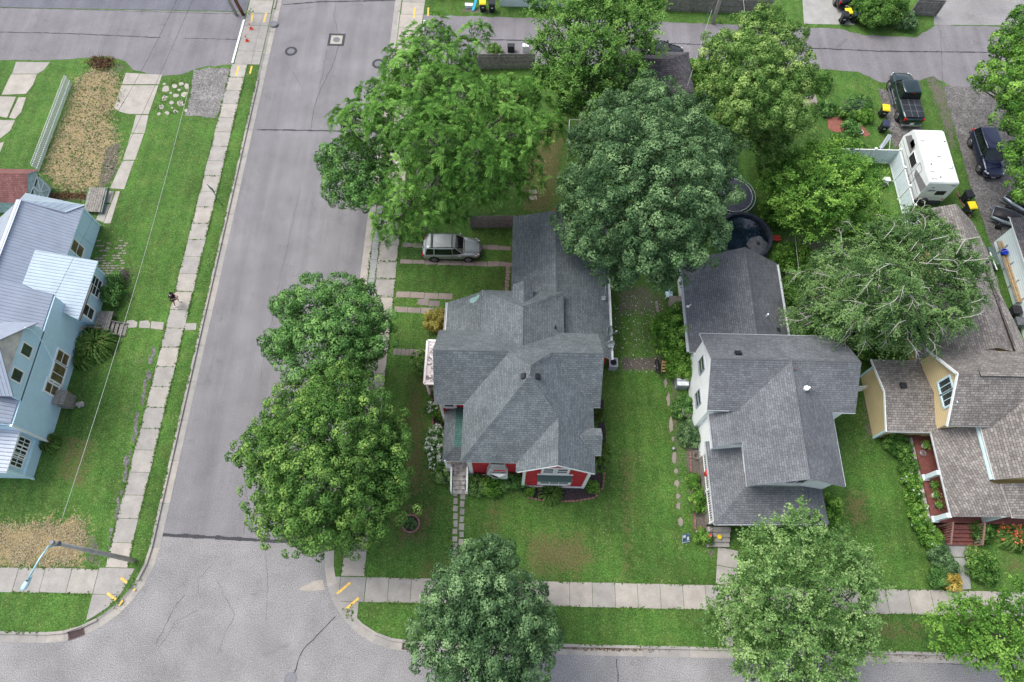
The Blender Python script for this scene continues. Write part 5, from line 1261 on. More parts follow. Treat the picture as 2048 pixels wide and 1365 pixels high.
gwall(T_, [(26.6, 14.3, 2.6), (26.6, 19.0, 2.6), (26.6, 16.6, 3.34)], SD_TAN, (0.1, 0, 0))
gwall(T_, [(29.65, 14.15, 2.9), (29.65, 19.2, 2.9), (29.65, 19.2, 4.45), (29.65, 16.7, 6.7), (29.65, 14.15, 4.45)], SD_TAN, (0.12, 0, 0))
wall(T_, [(29.7, 14.2), (40, 14.2), (40, 19.2), (29.7, 19.2)], LG, SD_TAN, tops=4.3)
wall(T_, [(32.0, 10.6), (40, 10.6), (40, 14.3), (32.0, 14.3)], LG, SD_TAN, tops=4.05)
t = MB().mat(M_TRIMB)
t.beam((31.90, 10.5, 3.72), (31.90, 14.2, 3.72), 0.14, 0.16); t.box((26.62, 14.22, 1.4), (0.14, 0.14, 2.5)); t.box((26.56, 19.0, 1.4), (0.12, 0.12, 2.5)); t.box((28.1, 14.27, 1.9), (1.6, 0.04, 1.0))
t.mat(M_TRIM); t.beam((29.30, 19.5, 4.36), (29.30, 16.7, 6.8), 0.05, 0.2); t.beam((29.30, 13.85, 4.5), (29.30, 16.7, 6.8), 0.05, 0.2); t.beam((26.2, 19.35, 2.62), (26.2, 16.6, 3.42), 0.05, 0.18); t.beam((26.2, 13.95, 2.62), (26.2, 16.6, 3.42), 0.05, 0.18)
t.build_each('trim_board', T_)
window(T_, (29.62, 16.6, 4.95), 0.78, 1.25, 'W', M_TRIMB, nx=2, ny=1, fw=0.13); window(T_, (29.62, 15.65, 4.95), 0.78, 1.25, 'W', M_TRIMB, nx=2, ny=1, fw=0.13)
gutter(T_, [(26.3, 13.92, 2.7), (29.3, 13.92, 2.7)]); gutter(T_, [(29.28, 13.9, 2.7), (29.28, 8.22, 2.7)])
b = MB(); b.slab([V3(30.7, 16.85, 6.98), V3(40, 16.85, 6.98), V3(40, 16.55, 6.98), V3(30.7, 16.55, 6.98)], 0.09, SH_T, M_DARK); b.build('ridge_vent', None, T_)
v = MB().mat(M_BLACK); v.box(P(1806, 772, 3.45) + V3(0, 0, 0.06), (0.42, 0.4, 0.14)); v.build('roof_vent', None, T_)
v = MB().mat(M_STEEL); c = P(1955, 741, 6.6); v.tube([c, c + V3(0, 0, 0.4)], 0.05, 8); v.build('vent_pipe', None, T_)
v = MB().mat(M_STEEL); c = P(1800, 764, 3.3); v.tube([c + V3(-0.5, 0, 0.1), c, c + V3(-.1, .3, .35)], 0.025, 5); v.build('roof_bracket', None, T_)
b = MB().mat(M_DECK); b.box((34.2, 8.15 + 1.3, 0.55), (10.3, 2.7, 0.9)); b.box((30.55, 12.45, 0.548), (3.0, 3.4, 0.9)); b.build('porch_floor', None, T_)
b = MB().mat(M_ROCK); b.box((28.95, 11.0, 0.45), (0.18, 6.2, 0.85)); b.build('porch_wall', None, T_)
for (x, y) in ((29.2, 11.15), (29.2, 8.3)): b = MB().mat(M_FVIN); b.beam((x, y, 1.0), (x, y, 2.7), 0.30, 0.30); b.box((x, y, 1.08), (0.42, 0.42, 0.16)); b.build('column', None, T_)
for x in (32.6, 36.2): b = MB().mat(M_FVIN); b.beam((x, 8.35, 1.0), (x, 8.35, 3.0), 0.30, 0.30); b.build('column', None, T_)
b = MB().mat(M_DECK)
for i in range(5): b.box((30.92, 7.85 - i * 0.24, LG + (0.86 - i * 0.165) / 2), (1.95, 0.31, 0.86 - i * 0.165))
b.build('steps', None, T_)
for x in (29.85, 31.98): b = MB().mat(plain('rail_brown_' + str(x), (0.27, 0.15, 0.12), 0.6)); b.beam((x, 8.0, 1.95), (x, 6.65, 1.15), 0.11, 0.05); [b.beam((x, y, LG), (x, y, 1.95 - (8.0 - y) * 0.59), 0.1, 0.1) for y in (7.95, 6.7)]; [b.beam((x, 7.8 - k * .16, 0.9 - k * .09), (x, 7.8 - k * .16, 1.85 - k * .095), 0.035, 0.035) for k in range(7)]; b.build('handrail', None, T_)
# rear wing (long low roof running north) of the tan house, as its own building
G_ = thing('rear_building', (35, 26, LG), 'long low brown shingled building under the birch', 'outbuilding')
nw, ne = P(1849, 414.7, 3.0), P(1939.9, 445.5, 3.0); pk = P(1907.7, 394, 3.7)
A1, A2, A3, A4 = V3(32.7, 32.5, 2.9), V3(34.9, 32.9, 3.8), V3(36.2, 31.2, 2.9), V3(36.2, 24.6, 2.9)
roof(G_, [[V3(32.6, 32.4, 2.9), V3(34.9, 32.4, 3.8), V3(34.9, 20.0, 3.8), V3(32.6, 20.0, 2.9)], [V3(34.9, 32.4, 3.8), V3(36.45, 31.2, 3.0), V3(36.9, 28.7, 3.0), V3(36.9, 20.0, 3.0), V3(34.9, 20.0, 3.8)]], SH_T, side=M_DARKGUT)
wall(G_, [(32.9, 20.2), (36.2, 20.2), (36.2, 30.9), (34.9, 32.0), (32.9, 32.0)], LG, SD_TAN, tops=2.85)
gwall(G_, [(32.9, 32.0, 2.8), (36.0, 32.0, 2.8), (34.9, 32.0, 3.6)], SD_TAN, (0, -0.1, 0))
roof(G_, [[V3(29.6, 26.0, 2.7), V3(32.8, 26.0, 3.6), V3(32.8, 19.5, 3.6), V3(29.6, 19.5, 2.7)], [V3(32.8, 26.0, 3.6), V3(34.9, 26.0, 3.5), V3(34.9, 19.5, 3.5), V3(32.8, 19.5, 3.6)]], SH_T)
wall(G_, [(30.6, 19.3), (33.2, 19.3), (33.2, 25.8), (30.6, 25.8)], LG, SD_TAN, tops=2.6)
roof(G_, [[P(1975,535,3.2), P(2052,690,3.2), P(2052,735,3.5), P(2036,716,3.5), P(1970,536,3.5)]], SH_T, side=M_DARKGUT)
b = MB().mat(M_DARKGUT); b.beam(P(1970, 536, 3.4), P(2037, 717, 3.4), 0.12, 0.1); b.build('gutter', None, G_)
# garage at the right edge
Q_ = thing('white_garage', (43, 27, LG), 'white sided garage with a dark flat-pitched roof at the right edge', 'garage')
wall(Q_, [(40.0, 31.3), (47, 31.3), (47, 14), (40.0, 14)], LG, SD_GAR, tops=2.95)
roof(Q_, [[V3(39.55, 31.75, 3.0), V3(43.4, 31.75, 3.7), V3(43.4, 13.5, 3.7), V3(39.55, 13.5, 3.0)], [V3(43.4, 31.75, 3.7), V3(47.3, 31.75, 3.0), V3(47.3, 13.5, 3.0), V3(43.4, 13.5, 3.7)]], SH_D)
# ----------------------------------------------------------------- blue house
B_ = thing('pale_blue_house', (-36, 19, LG), 'pale blue sided house with grey and white ribbed metal roofs', 'house')
e1 = -34.1; rX = -37.25; zE, zR = 2.85, 5.2
Apk, Bh, Ch = V3(rX, 29.7, zR), V3(-34.9, 29.85, 3.45), V3(-34.0, 31.0, 2.85)
roof(B_, [[Apk, Bh, Ch, V3(e1, 24.6, zE), V3(e1, 21.5, zE), V3(rX, 21.5, zR)], [Apk, V3(rX, 21.5, zR), V3(-40.4, 21.5, 2.85), V3(-40.4, 29.4, 2.85)]], MR_GREY, side=M_TRIMB)
roof(B_, [[Apk, Bh, Ch, V3(-38.0, 31.2, 4.0)]], MR_WHITE, side=M_TRIMB)
rc = MB().mat(MR_GREY); rc.beam(Apk + V3(0, 0, 0.03), V3(rX, 21.6, zR + 0.03), 0.4, 0.05); rc.beam(Apk + V3(0, 0, 0.02), Bh + V3(0, 0, 0.04), 0.14, 0.04); rc.beam(Bh + V3(0, 0, 0.03), Ch + V3(0, 0, 0.03), 0.16, 0.05); rc.build('ridge_cap', None, B_)
roof(B_, [[V3(x, y, 2.75 + (-31.66 - x) * 0.325) for x, y in ((-35.66, 26.1), (-31.66, 26.0), (-31.76, 21.0), (-33.5, 21.7), (-33.4, 22.3), (-35.7, 23.2))]], MR_WHITE, side=M_TRIMB)
# main block
zE2 = 4.4; zR2 = 7.2
roof(B_, [[V3(-32.95, 22.25, zE2), V3(-32.95, 19.2, zE2), V3(-35.1, 17.0, 6.0), V3(-37.2, 17.0, zR2), V3(-37.2, 22.25, zR2)],
          [V3(-32.95, 15.3, zE2), V3(-32.95, 12.55, zE2), V3(-37.2, 12.55, zR2), V3(-37.2, 17.0, zR2), V3(-35.1, 17.0, 6.0)],
          [V3(-37.2, 22.25, zR2), V3(-37.2, 12.55, zR2), V3(-41.4, 12.55, zE2), V3(-41.4, 22.25, zE2)]], MR_GREY, side=M_TRIMG)
gN, gS, gA = V3(-32.55, 19.45, 5.5), V3(-32.55, 14.1, 5.5), V3(-32.55, 16.85, 8.3)
roof(B_, [[gN, gA, V3(-37.2, 16.85, 8.3), V3(-37.2, 19.45, 5.5)], [gS, gA, V3(-37.2, 16.85, 8.3), V3(-37.2, 14.1, 5.5)]], MR_GREY, side=M_TRIMG)
wall(B_, [(-41, 12.45), (-32.85, 12.45), (-32.85, 22.1), (-41, 22.1)], LG, SD_BLUE, tops=4.3)
gwall(B_, [(-32.85, 14.2, 4.2), (-32.85, 19.35, 4.2), (-32.85, 19.35, 5.35), (-32.85, 16.85, 8.0), (-32.85, 14.2, 5.35)], SD_BLUE, (-0.15, 0, 0))
gwall(B_, [(-32.74, 15.15, 6.25), (-32.74, 18.5, 6.25), (-32.74, 16.85, 8.05)], M_RUST, (-0.08, 0, 0), 'gable_panel')
gwall(B_, [(-41, 12.45, 4.2), (-32.95, 12.45, 4.2), (-37.2, 12.45, 7.0)], SD_BLUE, (0, 0.1, 0)); gwall(B_, [(-41, 22.1, 4.2), (-32.95, 22.1, 4.2), (-37.2, 22.1, 7.0)], SD_BLUE, (0, -0.1, 0))
wall(B_, [(-40.2, 22.0), (-34.2, 22.0), (-34.2, 30.85), (-40.2, 29.4)], LG, SD_BLUE, tops=2.75)
wall(B_, [(-34.3, 21.75), (-32.1, 21.75), (-32.1, 25.8), (-34.3, 25.8)], LG, SD_BLUE, tops=2.7)
wall(B_, [(-40, 9.85), (-33.3, 9.85), (-33.3, 12.5), (-40, 12.5)], LG, SD_BLUE, tops=3.1)
roof(B_, [[V3(-33.05, 12.6, 3.2), V3(-33.05, 9.55, 3.2), V3(-38.0, 9.55, 4.4), V3(-38.0, 12.6, 4.4)]], MR_GREY, side=M_TRIM)
t = MB().mat(M_TRIM); t.box((-32.83, 12.43, 2.3), (0.14, 0.14, 4.3)); t.mat(M_TRIMB); t.box((-33.27, 9.83, 1.6), (0.14, 0.14, 3.0)); t.box((-33.24, 11.1, 1.25), (0.14, 2.5, 0.08)); t.box((-32.08, 25.8, 1.4), (0.1, 0.12, 2.6)); t.box((-34.17, 30.8, 1.5), (0.1, 0.14, 2.6)); t.box((-34.17, 28.9, 1.5), (0.05, 0.08, 2.6)); t.build_each('trim_board', B_)
c = V3(-32.85, 0, 0)
def zy(u, v, x):      # where the ray of that photo point meets the plane x
    a = P(u, v, 0); b = P(u, v, 10); t_ = (x - a.x) / (b.x - a.x); return P(u, v, 10 * t_)
for (u, v, w, h, nx, ny, gl) in [(52,701,0.75,0.95,1,1,M_GLASS),(33,751,0.75,0.95,1,1,M_GLASS)]:
    p = zy(u, v, -32.85); window(B_, p, w, h, 'E', glass=gl, nx=nx, ny=ny, fw=0.1)
for (u, v, w, h, nx, ny) in [(124,717,0.85,1.35,1,2),(115,749,1.5,1.35,2,1),(103,776,0.85,1.35,1,2)]:
    p = zy(u, v, -32.85); window(B_, p, w, h, 'E', glass=M_GLASSB, nx=nx, ny=ny, fw=0.13)
p = zy(154, 498, -34.2); window(B_, p, 0.9, 1.45, 'E', glass=M_GLASSB, nx=1, ny=2, fw=0.1)
p = zy(190, 573, -32.1); window(B_, p, 1.35, 1.25, 'E', nx=2, ny=3, fw=0.1)
p = zy(176, 624, -32.1); window(B_, p, 0.8, 1.25, 'E', nx=1, ny=2, fw=0.12)
for (u, v) in [(46,888),(40,904),(33,922)]:
    p = zy(u, v, -33.3); window(B_, p, 0.72, 1.15, 'E', nx=3, ny=2, fw=0.08)
b = MB().mat(M_DARKGUT); b.beam((-31.62, 24.0, 2.66), (-31.72, 21.0, 2.66), 0.1, 0.1); b.build('gutter', None, B_)
b = MB().mat(M_TRIMB); cs = [zy(u, v, -32.6) for u, v in [(50,656),(62,660),(75,672),(88,688),(98,706),(105,722)]]; b.tube(cs, 0.05, 5); b.build('service_cable', None, B_)
b = MB().mat(M_POST)
for k in range(6): b.box((-31.75 + k * 0.19, 21.9 + 0.0, 0.68), (0.17, 1.7, 0.05))
for i in range(4): b.box((-30.6 + i * 0.27, 21.45, 0.5 - i * 0.12), (0.25, 1.15, 0.05))
for y in (21.1, 22.6): b.beam((-31.85, y, LG), (-31.85, y, 0.7), 0.1, 0.1); b.beam((-30.8, y, LG), (-30.8, y, 0.7), 0.1, 0.1)
for y in (20.95, 21.95): b.beam((-30.7, y, 0.62), (-29.65, y, 0.15), 0.05, 0.2)
b.build('steps', None, B_)
b = MB().mat(plain('rail_grey', (0.14, 0.12, 0.11), 0.7)); b.beam((-32.1, 21.05, 1.5), (-30.9, 21.05, 1.35), 0.05, 0.05); b.beam((-30.9, 21.05, 0.6), (-30.9, 21.05, 1.35), 0.05, 0.05); b.build('handrail', None, B_)
# weathered box by the east wall
a = thing('wooden_box', P(150, 806, LG), 'weathered grey wooden box leaning against the blue house wall', 'box')
c = P(150, 806, LG); b = MB().mat(M_POST); b.box(c + V3(-0.35, 0.0, 0.6), (0.75, 0.95, 1.2)); b.box(c + V3(-0.37, 0.0, 1.23), (0.85, 1.05, 0.07)); b.build('crate', None, a)
b = MB().mat(M_ROCK); b.ico(c + V3(0.5, -0.15, 0.12), 0.25, 2, 0.2, (1.3, 1, .6)); b.build('stone', None, a)
# shed with the red roof
H_ = thing('garden_shed', (-40.5, 33.6, LG), 'small pale shed with a red-brown roof and cross-braced doors', 'shed')
sx0, sx1 = -43.6, -39.05
roof(H_, [[V3(sx0, 33.55, 3.3), V3(sx1, 33.55, 3.3), V3(sx1, 34.75, 2.3), V3(sx0, 34.75, 2.3)], [V3(sx0, 33.55, 3.3), V3(sx1, 33.55, 3.3), V3(sx1 - 0.3, 31.7, 1.9), V3(sx0, 31.7, 1.9)]], SH_R, th=0.1, side=M_TRIMG)
SHW = plain('shed_wall_pale', (0.42, 0.52, 0.54), 0.8, var=0.25, scale=3)
wall(H_, [(sx0 + .2, 31.9), (-39.3, 31.9), (-39.3, 34.5), (sx0 + .2, 34.5)], LG, SHW, tops=1.95)
gwall(H_, [(-39.3, 31.9, 1.8), (-39.3, 34.5, 1.8), (-39.3, 34.5, 2.3), (-39.3, 33.5, 3.15), (-39.3, 31.9, 2.0)], SHW, (-0.1, 0, 0))
for y in (32.75, 33.8):
    b = MB().mat(M_TRIM)
    for a_, c_ in (((y - .48, 0.25), (y + .48, 0.25)), ((y - .48, 1.15), (y + .48, 1.15)), ((y - .48, 2.05), (y + .48, 2.05)), ((y - .48, 0.25), (y - .48, 2.05)), ((y + .48, 0.25), (y + .48, 2.05)), ((y - .48, 1.15), (y + .48, 2.05)), ((y - .48, 1.15), (y + .48, 0.25))): b.beam((-39.28, *a_), (-39.28, *c_), 0.05, 0.07, up=V3(1, 0, 0))
    b.build('door', None, H_)
# old hip-roofed garage near the alley
K_ = thing('dark_garage', (12, 46, LG), 'old garage with a dark worn hip roof beside the alley', 'garage')
pkk = V3(13.3, 46.2, 4.6); c0, c1, c2, c3 = V3(8.4, 48.9, 2.9), V3(15.4, 48.9, 2.9), V3(15.5, 43.0, 2.9), V3(8.4, 43.0, 2.9); pk2 = V3(10.6, 46.2, 4.6)
roof(K_, [[c0, c1, pkk, pk2], [c1, c2, pkk], [c2, c3, pk2, pkk], [c3, c0, pk2]], SH_D, side=M_DARKGUT, caps=[(c1, pkk, V3(9, 48.9, 2.9), c2), (c2, pkk, V3(9, 43, 2.9), c1)])
wall(K_, [(8.7, 43.3), (15.1, 43.3), (15.1, 48.6), (8.7, 48.6)], LG, SD_TAN, tops=2.8)
# garage walls cut by the top edge of the picture
L_ = thing('pale_blue_garage', (3, 61, LG), 'pale blue ribbed garage wall cut off at the top edge of the photo', 'garage')
a = P(999, 13, LG); wall(L_, [(a.x, a.y), (a.x + 7.5, a.y), (a.x + 7.5, a.y + 7), (a.x, a.y + 7)], LG, SD_GAR, tops=2.7)
roof(L_, [[V3(a.x - .3, a.y - .3, 2.8), V3(a.x + 7.8, a.y - .3, 2.8), V3(a.x + 7.8, a.y + 3.6, 4.2), V3(a.x - .3, a.y + 3.6, 4.2)], [V3(a.x - .3, a.y + 7.2, 2.8), V3(a.x + 7.8, a.y + 7.2, 2.8), V3(a.x + 7.8, a.y + 3.6, 4.2), V3(a.x - .3, a.y + 3.6, 4.2)]], SH_D)

# ----------------------------------------------------------------- fences
def board_fence(name, a, b, h, label, mat, cat='fence', step=0.15, posts=2.4, gap=0.012, rails_side=-1, group=None):
    a = Vector(a); b = Vector(b); root = thing(name, ((a.x + b.x) / 2, (a.y + b.y) / 2, LG), label, cat, group)
    d = (b - a).normalized(); n = V3(-d.y, d.x, 0); L = (b - a).length
    m = MB().mat(mat); k = int(L / step)
    for i in range(k):
        p = a + d * (i + 0.5) * L / k; hh = h * random.uniform(0.985, 1.0); m.box(p + V3(0, 0, hh / 2) + n * random.uniform(-.008, .008), (L / k - gap, 0.025, hh), math.atan2(d.y, d.x))
    m.build('boards', None, root)
    m = MB().mat(mat)
    for zz in (0.3, h * 0.5, h - 0.3): m.beam(a + V3(0, 0, zz) + n * 0.05 * rails_side, b + V3(0, 0, zz) + n * 0.05 * rails_side, 0.05, 0.09)
    m.build('rails', None, root)
    k = max(1, int(L / posts))
    for i in range(k + 1): m = MB().mat(mat); m.beam(a.lerp(b, i / k) + n * 0.1 * rails_side, a.lerp(b, i / k) + n * 0.1 * rails_side + V3(0, 0, h + 0.05), 0.1, 0.1); m.build('post', None, root)
    return root
a = P(930, 139, LG); b = P(1068, 138, LG); board_fence('wooden_fence', a, b, 1.8, 'grey board fence with rails along the alley', M_FENCE)
a = P(1330, 22, LG); b = P(1535, 29, LG); board_fence('wooden_fence', a, b, 1.8, 'tall weathered board fence behind the utility pole at the top', M_FENCE)
a = P(1818, 30, LG); b = P(1870, 32, LG); board_fence('wooden_fence', a, b, 1.8, 'short grey board fence at the corner of the gravel lot', M_FENCE); 
a = P(862, -8, LG); b = P(990, -5, LG); board_fence('wooden_fence', a, b, 1.7, 'brown board fence at the very top edge behind the bins', M_DECK)
a = P(942, 456, LG); b = P(1029, 455, LG); board_fence('wooden_fence', a, b, 1.7, 'dark board fence between the driveway and the rear roof', M_FENCE)
# white picket fence on the left: pickets set across the line
F = thing('picket_fence', (-40.9, 41, LG), 'long white picket fence between the lawn and the straw patch', 'fence')
m = MB().mat(M_WHITE)
for i in range(46): y = 36.2 + i * 0.217; m.box((-40.9, y, LG + 0.57), (0.03, 0.115, 1.15))
m.build('pickets', None, F)
m = MB().mat(M_WHITE); m.beam((-40.94, 36.1, 0.4), (-40.94, 46.2, 0.4), 0.04, 0.08); m.beam((-40.94, 36.1, 0.95), (-40.94, 46.2, 0.95), 0.04, 0.08); m.build('rails', None, F)
# white vinyl privacy fence
F = thing('vinyl_fence', (32.9, 36, LG), 'white vinyl privacy fence beside the travel trailer', 'fence')
def vpanel(a, b):
    a = Vector(a); b = Vector(b); m = MB().mat(M_FVIN); m.beam(a + V3(0, 0, 0.92), b + V3(0, 0, 0.92), 0.03, 1.62); m.mat(M_WHITE); m.beam(a + V3(0, 0, 1.76), b + V3(0, 0, 1.76), 0.07, 0.1); m.beam(a + V3(0, 0, 0.14), b + V3(0, 0, 0.14), 0.07, 0.1)
    L = (b - a).length
    m.mat(M_TRIMG)
    for i in range(1, int(L / 0.6)): p = a.lerp(b, i * 0.6 / L); m.beam(p + V3(0, 0, 0.2), p + V3(0, 0, 1.7), 0.034, 0.008)
    m.build('panel', None, F)
def vpost(p):
    m = MB().mat(M_WHITE); p = Vector(p); m.beam(p, p + V3(0, 0, 1.92), 0.14, 0.14); m.box(p + V3(0, 0, 1.95), (0.19, 0.19, 0.06)); m.build('post', None, F)
ys = [39.2, 37.3, 35.4, 33.5, 31.8]
for y in ys: vpost((32.9, y, LG))
for y, y2 in zip(ys[:-1], ys[1:]): vpanel((32.9, y, LG), (32.9, y2, LG))
for x in (30.8, 28.7, 26.6): vpost((x, 39.2, LG))
for x, x2 in ((32.9, 30.8), (30.8, 28.7), (28.7, 26.6)): vpanel((x, 39.2, LG), (x2, 39.2, LG))
# short white fence between the two houses
F = thing('picket_fence', (24.8, 19.2, LG), 'short white fence between the white house and the yellow house', 'fence')
m = MB().mat(M_WHITE); [m.box((22.9 + i * 0.16, 17.4 + i * 0.02, LG + 0.6), (0.12, 0.04, 1.2)) for i in range(22)]; m.build('pickets', None, F)
m = MB().mat(M_WHITE); m.beam((22.8, 17.35, 0.9), (26.4, 17.8, 0.9), 0.05, 0.08); m.beam((22.8, 17.35, 0.4), (26.4, 17.8, 0.4), 0.05, 0.08); m.build('rails', None, F)
# ================================================================= TREES
GS = 'street trees along the boulevard'
def G0(u, v): c = P(u, v, LG); return (c.x, c.y, LG)
tree('maple_tree', (-11.5, 11.0, LG), [(590,890,8,85),(675,850,9,92),(740,925,8,76),(645,975,9,95),(725,1010,7,78),(560,975,6.5,62),(640,1045,6.5,62),(680,795,7.5,72),(585,820,6,52),(530,900,6,55),(770,880,6,48),(560,1030,5.5,50),(700,1060,5.5,45),(765,960,6,52),(610,1075,5,36)],
     'big round green maple over the street, right of the lamp and nearest the intersection', 'tree', LF_MAPLEY, cr=0.38, leaf=0.15, group=GS, cover=0.85, jit=0.15, fill=0.5)
tree('maple_tree', (-11.5, 20.0, LG), [(625,620,7,62),(685,598,7,48),(705,660,8,70),(625,705,7,68),(560,690,6,38),(748,650,6,34),(575,615,6,30),(735,700,6,40),(680,730,6.5,45),(730,585,5.5,22)],
     'smaller rounded maple just above the biggest street maple, opposite the red house', 'tree', LF_MAPLE, cr=0.37, leaf=0.15, group=GS, cover=0.85, jit=0.15, fill=0.5)
tree('maple_tree', G0(985, 1262), [(965,1140,7.5,62),(905,1195,6.5,58),(965,1225,9,88),(1035,1215,7,66),(900,1285,7,72),(1000,1310,8,92),(1055,1290,6.5,52),(872,1240,6,36),(940,1355,7,70),(1000,1110,6,32),(1010,1370,7,60),(930,1115,6,28)],
     'round bluish green maple at the bottom centre over the pavement', 'tree', LF_BLUE, cr=0.38, leaf=0.15, group=GS, jit=0.15, fill=0.5)
tree('honey_locust', G0(1585, 1262), [(1600,1062,8,52),(1540,1105,7.5,55),(1650,1110,8,64),(1705,1130,7,50),(1570,1180,8.5,84),(1685,1190,8,66),(1500,1195,6.5,50),(1455,1200,5.5,32),(1600,1262,8,88),(1690,1262,7.5,60),(1520,1265,6.5,52),(1655,1330,7,62),(1560,1335,6.5,55),(1728,1170,6,26),(1440,1245,5,36),(1725,1290,6,28),(1500,1330,5,40),(1600,1380,6,50)],
     'loose pale green tree with small leaves in front of the white house steps', 'tree', LF_HON, bark=M_BARKG, cr=0.42, mode='spray', leaf=0.135, dens=0.85, droop=0.25, fill=0.25, cover=0.95, tr=0.2, group=GS, jit=0.16)
tree('maple_tree', G0(2010, 1275), [(1900,1255,5,42),(1950,1238,6,40),(1990,1285,6,50),(2045,1245,6.5,42),(2035,1320,6,46),(1895,1290,4.5,26),(1960,1300,5,32),(1925,1205,6.5,18),(2010,1205,6.5,22),(2060,1200,6,40),(1935,1215,6.2,20),(1985,1225,6,24),(2020,1350,5,26)],
     'bright green ragged tree in the bottom right corner over a parked car', 'tree', LF_BRT, cr=0.40, mode='spray', leaf=0.15, dens=0.9, droop=0.15, fill=0.2, tr=0.17, group=GS, jit=0.2)
tree('walnut_tree', G0(905, 395), [(800,130,10,40),(868,82,10,42),(925,108,10,34),(840,165,12,70),(905,200,13,66),(755,190,9,38),(720,248,9,46),(800,240,12,66),(870,280,14,78),(975,190,10,40),(1018,200,9,48),(1062,190,8,32),(1000,268,11,66),(1080,255,9,38),(940,330,13,72),(1035,335,9,52),(860,370,12,66),(800,415,9,50),(782,452,8,32),(890,408,9,40),(985,372,9,50),(845,470,6,18),(695,240,8,28),(820,85,9,22),(955,70,9,26),(1105,250,8,22)],
     'large bright green walnut tree with drooping compound leaves and bare grey limbs', 'tree', LF_WAL, bark=M_BARKG, cr=0.52, mode='frond', leaf=0.18, dens=1.1, droop=0.45, fill=0.45, tr=0.38, cover=0.95, jit=0.17, aspect=0.30)
tree('maple_tree', (-11.4, 36.2, LG), [(705,330,6,58),(762,312,6.5,44),(690,372,5.5,46),(742,372,6.5,48),(662,315,5,26),(725,395,5,26)],
     'compact dark green street maple tucked under the left side of the big walnut', 'tree', LF_MAPLE, cr=0.42, leaf=0.17, group=GS, tr=0.2)
tree('elm_tree', G0(1168, 232), [(1180,35,10,66),(1100,85,8,42),(1180,110,10,66),(1262,60,9,50),(1112,150,7,44),(1180,178,8,56),(1252,150,8,50),(1295,95,6,24),(1085,5,8,34),(1295,10,8,32),(1222,215,6,38),(1140,205,6,34),(1150,-20,9,50),(1240,-10,9,50)],
     'upright dense elm-like tree reaching over the alley at the top', 'tree', LF_ELM, cr=0.48, mode='spray', leaf=0.17, dens=1.0, droop=0.05, fill=0.4, tr=0.27, jit=0.18)
tree('maple_tree', G0(1290, 470), [(1232,235,10,52),(1310,228,11,64),(1380,225,9,38),(1190,290,9,52),(1280,300,13,84),(1380,300,12,70),(1430,300,9,46),(1160,368,8,44),(1240,385,13,84),(1340,378,14,90),(1425,378,10,52),(1152,430,7,38),(1210,465,10,70),(1310,475,12,80),(1400,452,10,56),(1245,530,8,52),(1322,545,7,38),(1385,515,6,30),(1160,480,6,36),(1445,335,8,26),(1290,190,9,26)],
     'huge bluish green maple covering the middle of the block', 'tree', LF_BLUE, cr=0.43, leaf=0.165, tr=0.42, fill=0.5, tone_sp=0.17, jit=0.15)
tree('ash_tree', G0(1520, 300), [(1512,60,11,40),(1562,92,11,46),(1450,112,9,44),(1500,128,12,64),(1592,160,10,44),(1440,190,9,38),(1522,208,12,68),(1582,238,9,44),(1472,255,8,42),(1540,285,7,38),(1420,150,7,26),(1535,30,10,24)],
     'tall yellow-green tree just right of the big maple, tips lighter', 'tree', LF_ASH, cr=0.42, mode='dome', leaf=0.155, tr=0.28, jit=0.18, cover=1.0, fill=0.6)
tree('apple_tree', G0(1640, 430), [(1640,318,6,42),(1592,342,6,46),(1682,340,7,54),(1562,382,5,40),(1640,395,7,68),(1712,388,6,44),(1602,438,5,40),(1680,445,5.5,44),(1730,350,5,32)],
     'wide bushy mid-green tree inside the vinyl fence', 'tree', LF_BRT, cr=0.42, mode='spray', leaf=0.16, droop=0.1, tr=0.2, dens=0.95, jit=0.16)
tree('birch_tree', G0(1790, 600), [(1850,458,7,46),(1775,500,8,60),(1872,520,9,68),(1935,540,8,38),(1682,545,7,54),(1620,572,6,36),(1765,580,10,74),(1880,600,8,66),(1695,625,7,56),(1800,650,7,50),(1640,620,5,34),(1932,600,6,30),(1850,660,6,36),(1590,640,5,22)],
     'weeping birch with pale white branches hanging over the brown roofs', 'tree', LF_BIR, bark=M_BARKW, cr=0.55, mode='spray', leaf=0.125, dens=1.5, droop=0.75, fill=0.22, tr=0.2, cover=1.1, jit=0.2, pale_twigs=120, twigs=5)
tree('maple_tree', G0(2075, 330), [(2022,92,8,36),(2052,45,8,34),(2000,150,8,30),(2052,175,9,52),(1968,172,7,13),(2034,245,8,40),(2062,320,8,46),(2046,385,7,32),(2090,250,9,60),(2090,120,9,60),(1992,112,7,18),(1948,166,6.5,9),(2012,205,7,22),(2022,300,6.5,16)],
     'bright green tree along the right edge reaching over the drive', 'tree', LF_BRT, cr=0.42, mode='dome', leaf=0.19, tr=0.28, jit=0.22, cover=0.9)

# bare dead limbs that show on top of the walnut
b = MB().mat(M_BARKG)
def limb(pts, z, r0, r1): b.tube([P(u, v, z + dz) for u, v, dz in pts], list(np.linspace(r0, r1, len(pts))), 6)
limb([(860,308,0),(842,325,0.6),(835,345,0.3),(822,365,-0.4)], 12.6, 0.10, 0.03); limb([(860,308,0),(858,335,0.5),(868,360,0),(882,385,-.6)], 12.6, 0.10, 0.03)
limb([(838,338,0.3),(833,355,0),(834,372,-.4)], 12.8, 0.05, 0.02); limb([(852,358,0),(842,368,0.2),(838,380,-.2)], 12.4, 0.05, 0.02); limb([(862,330,0.4),(875,345,.3),(878,362,0)], 12.8, 0.05, 0.02); limb([(810,245,0),(822,250,.5),(838,252,.3)], 12.8, 0.05, 0.02)
wal = [o for o in bpy.data.objects if o.name == 'walnut_tree'][0]
b.build('bare_limb', None, wal, smooth=True)

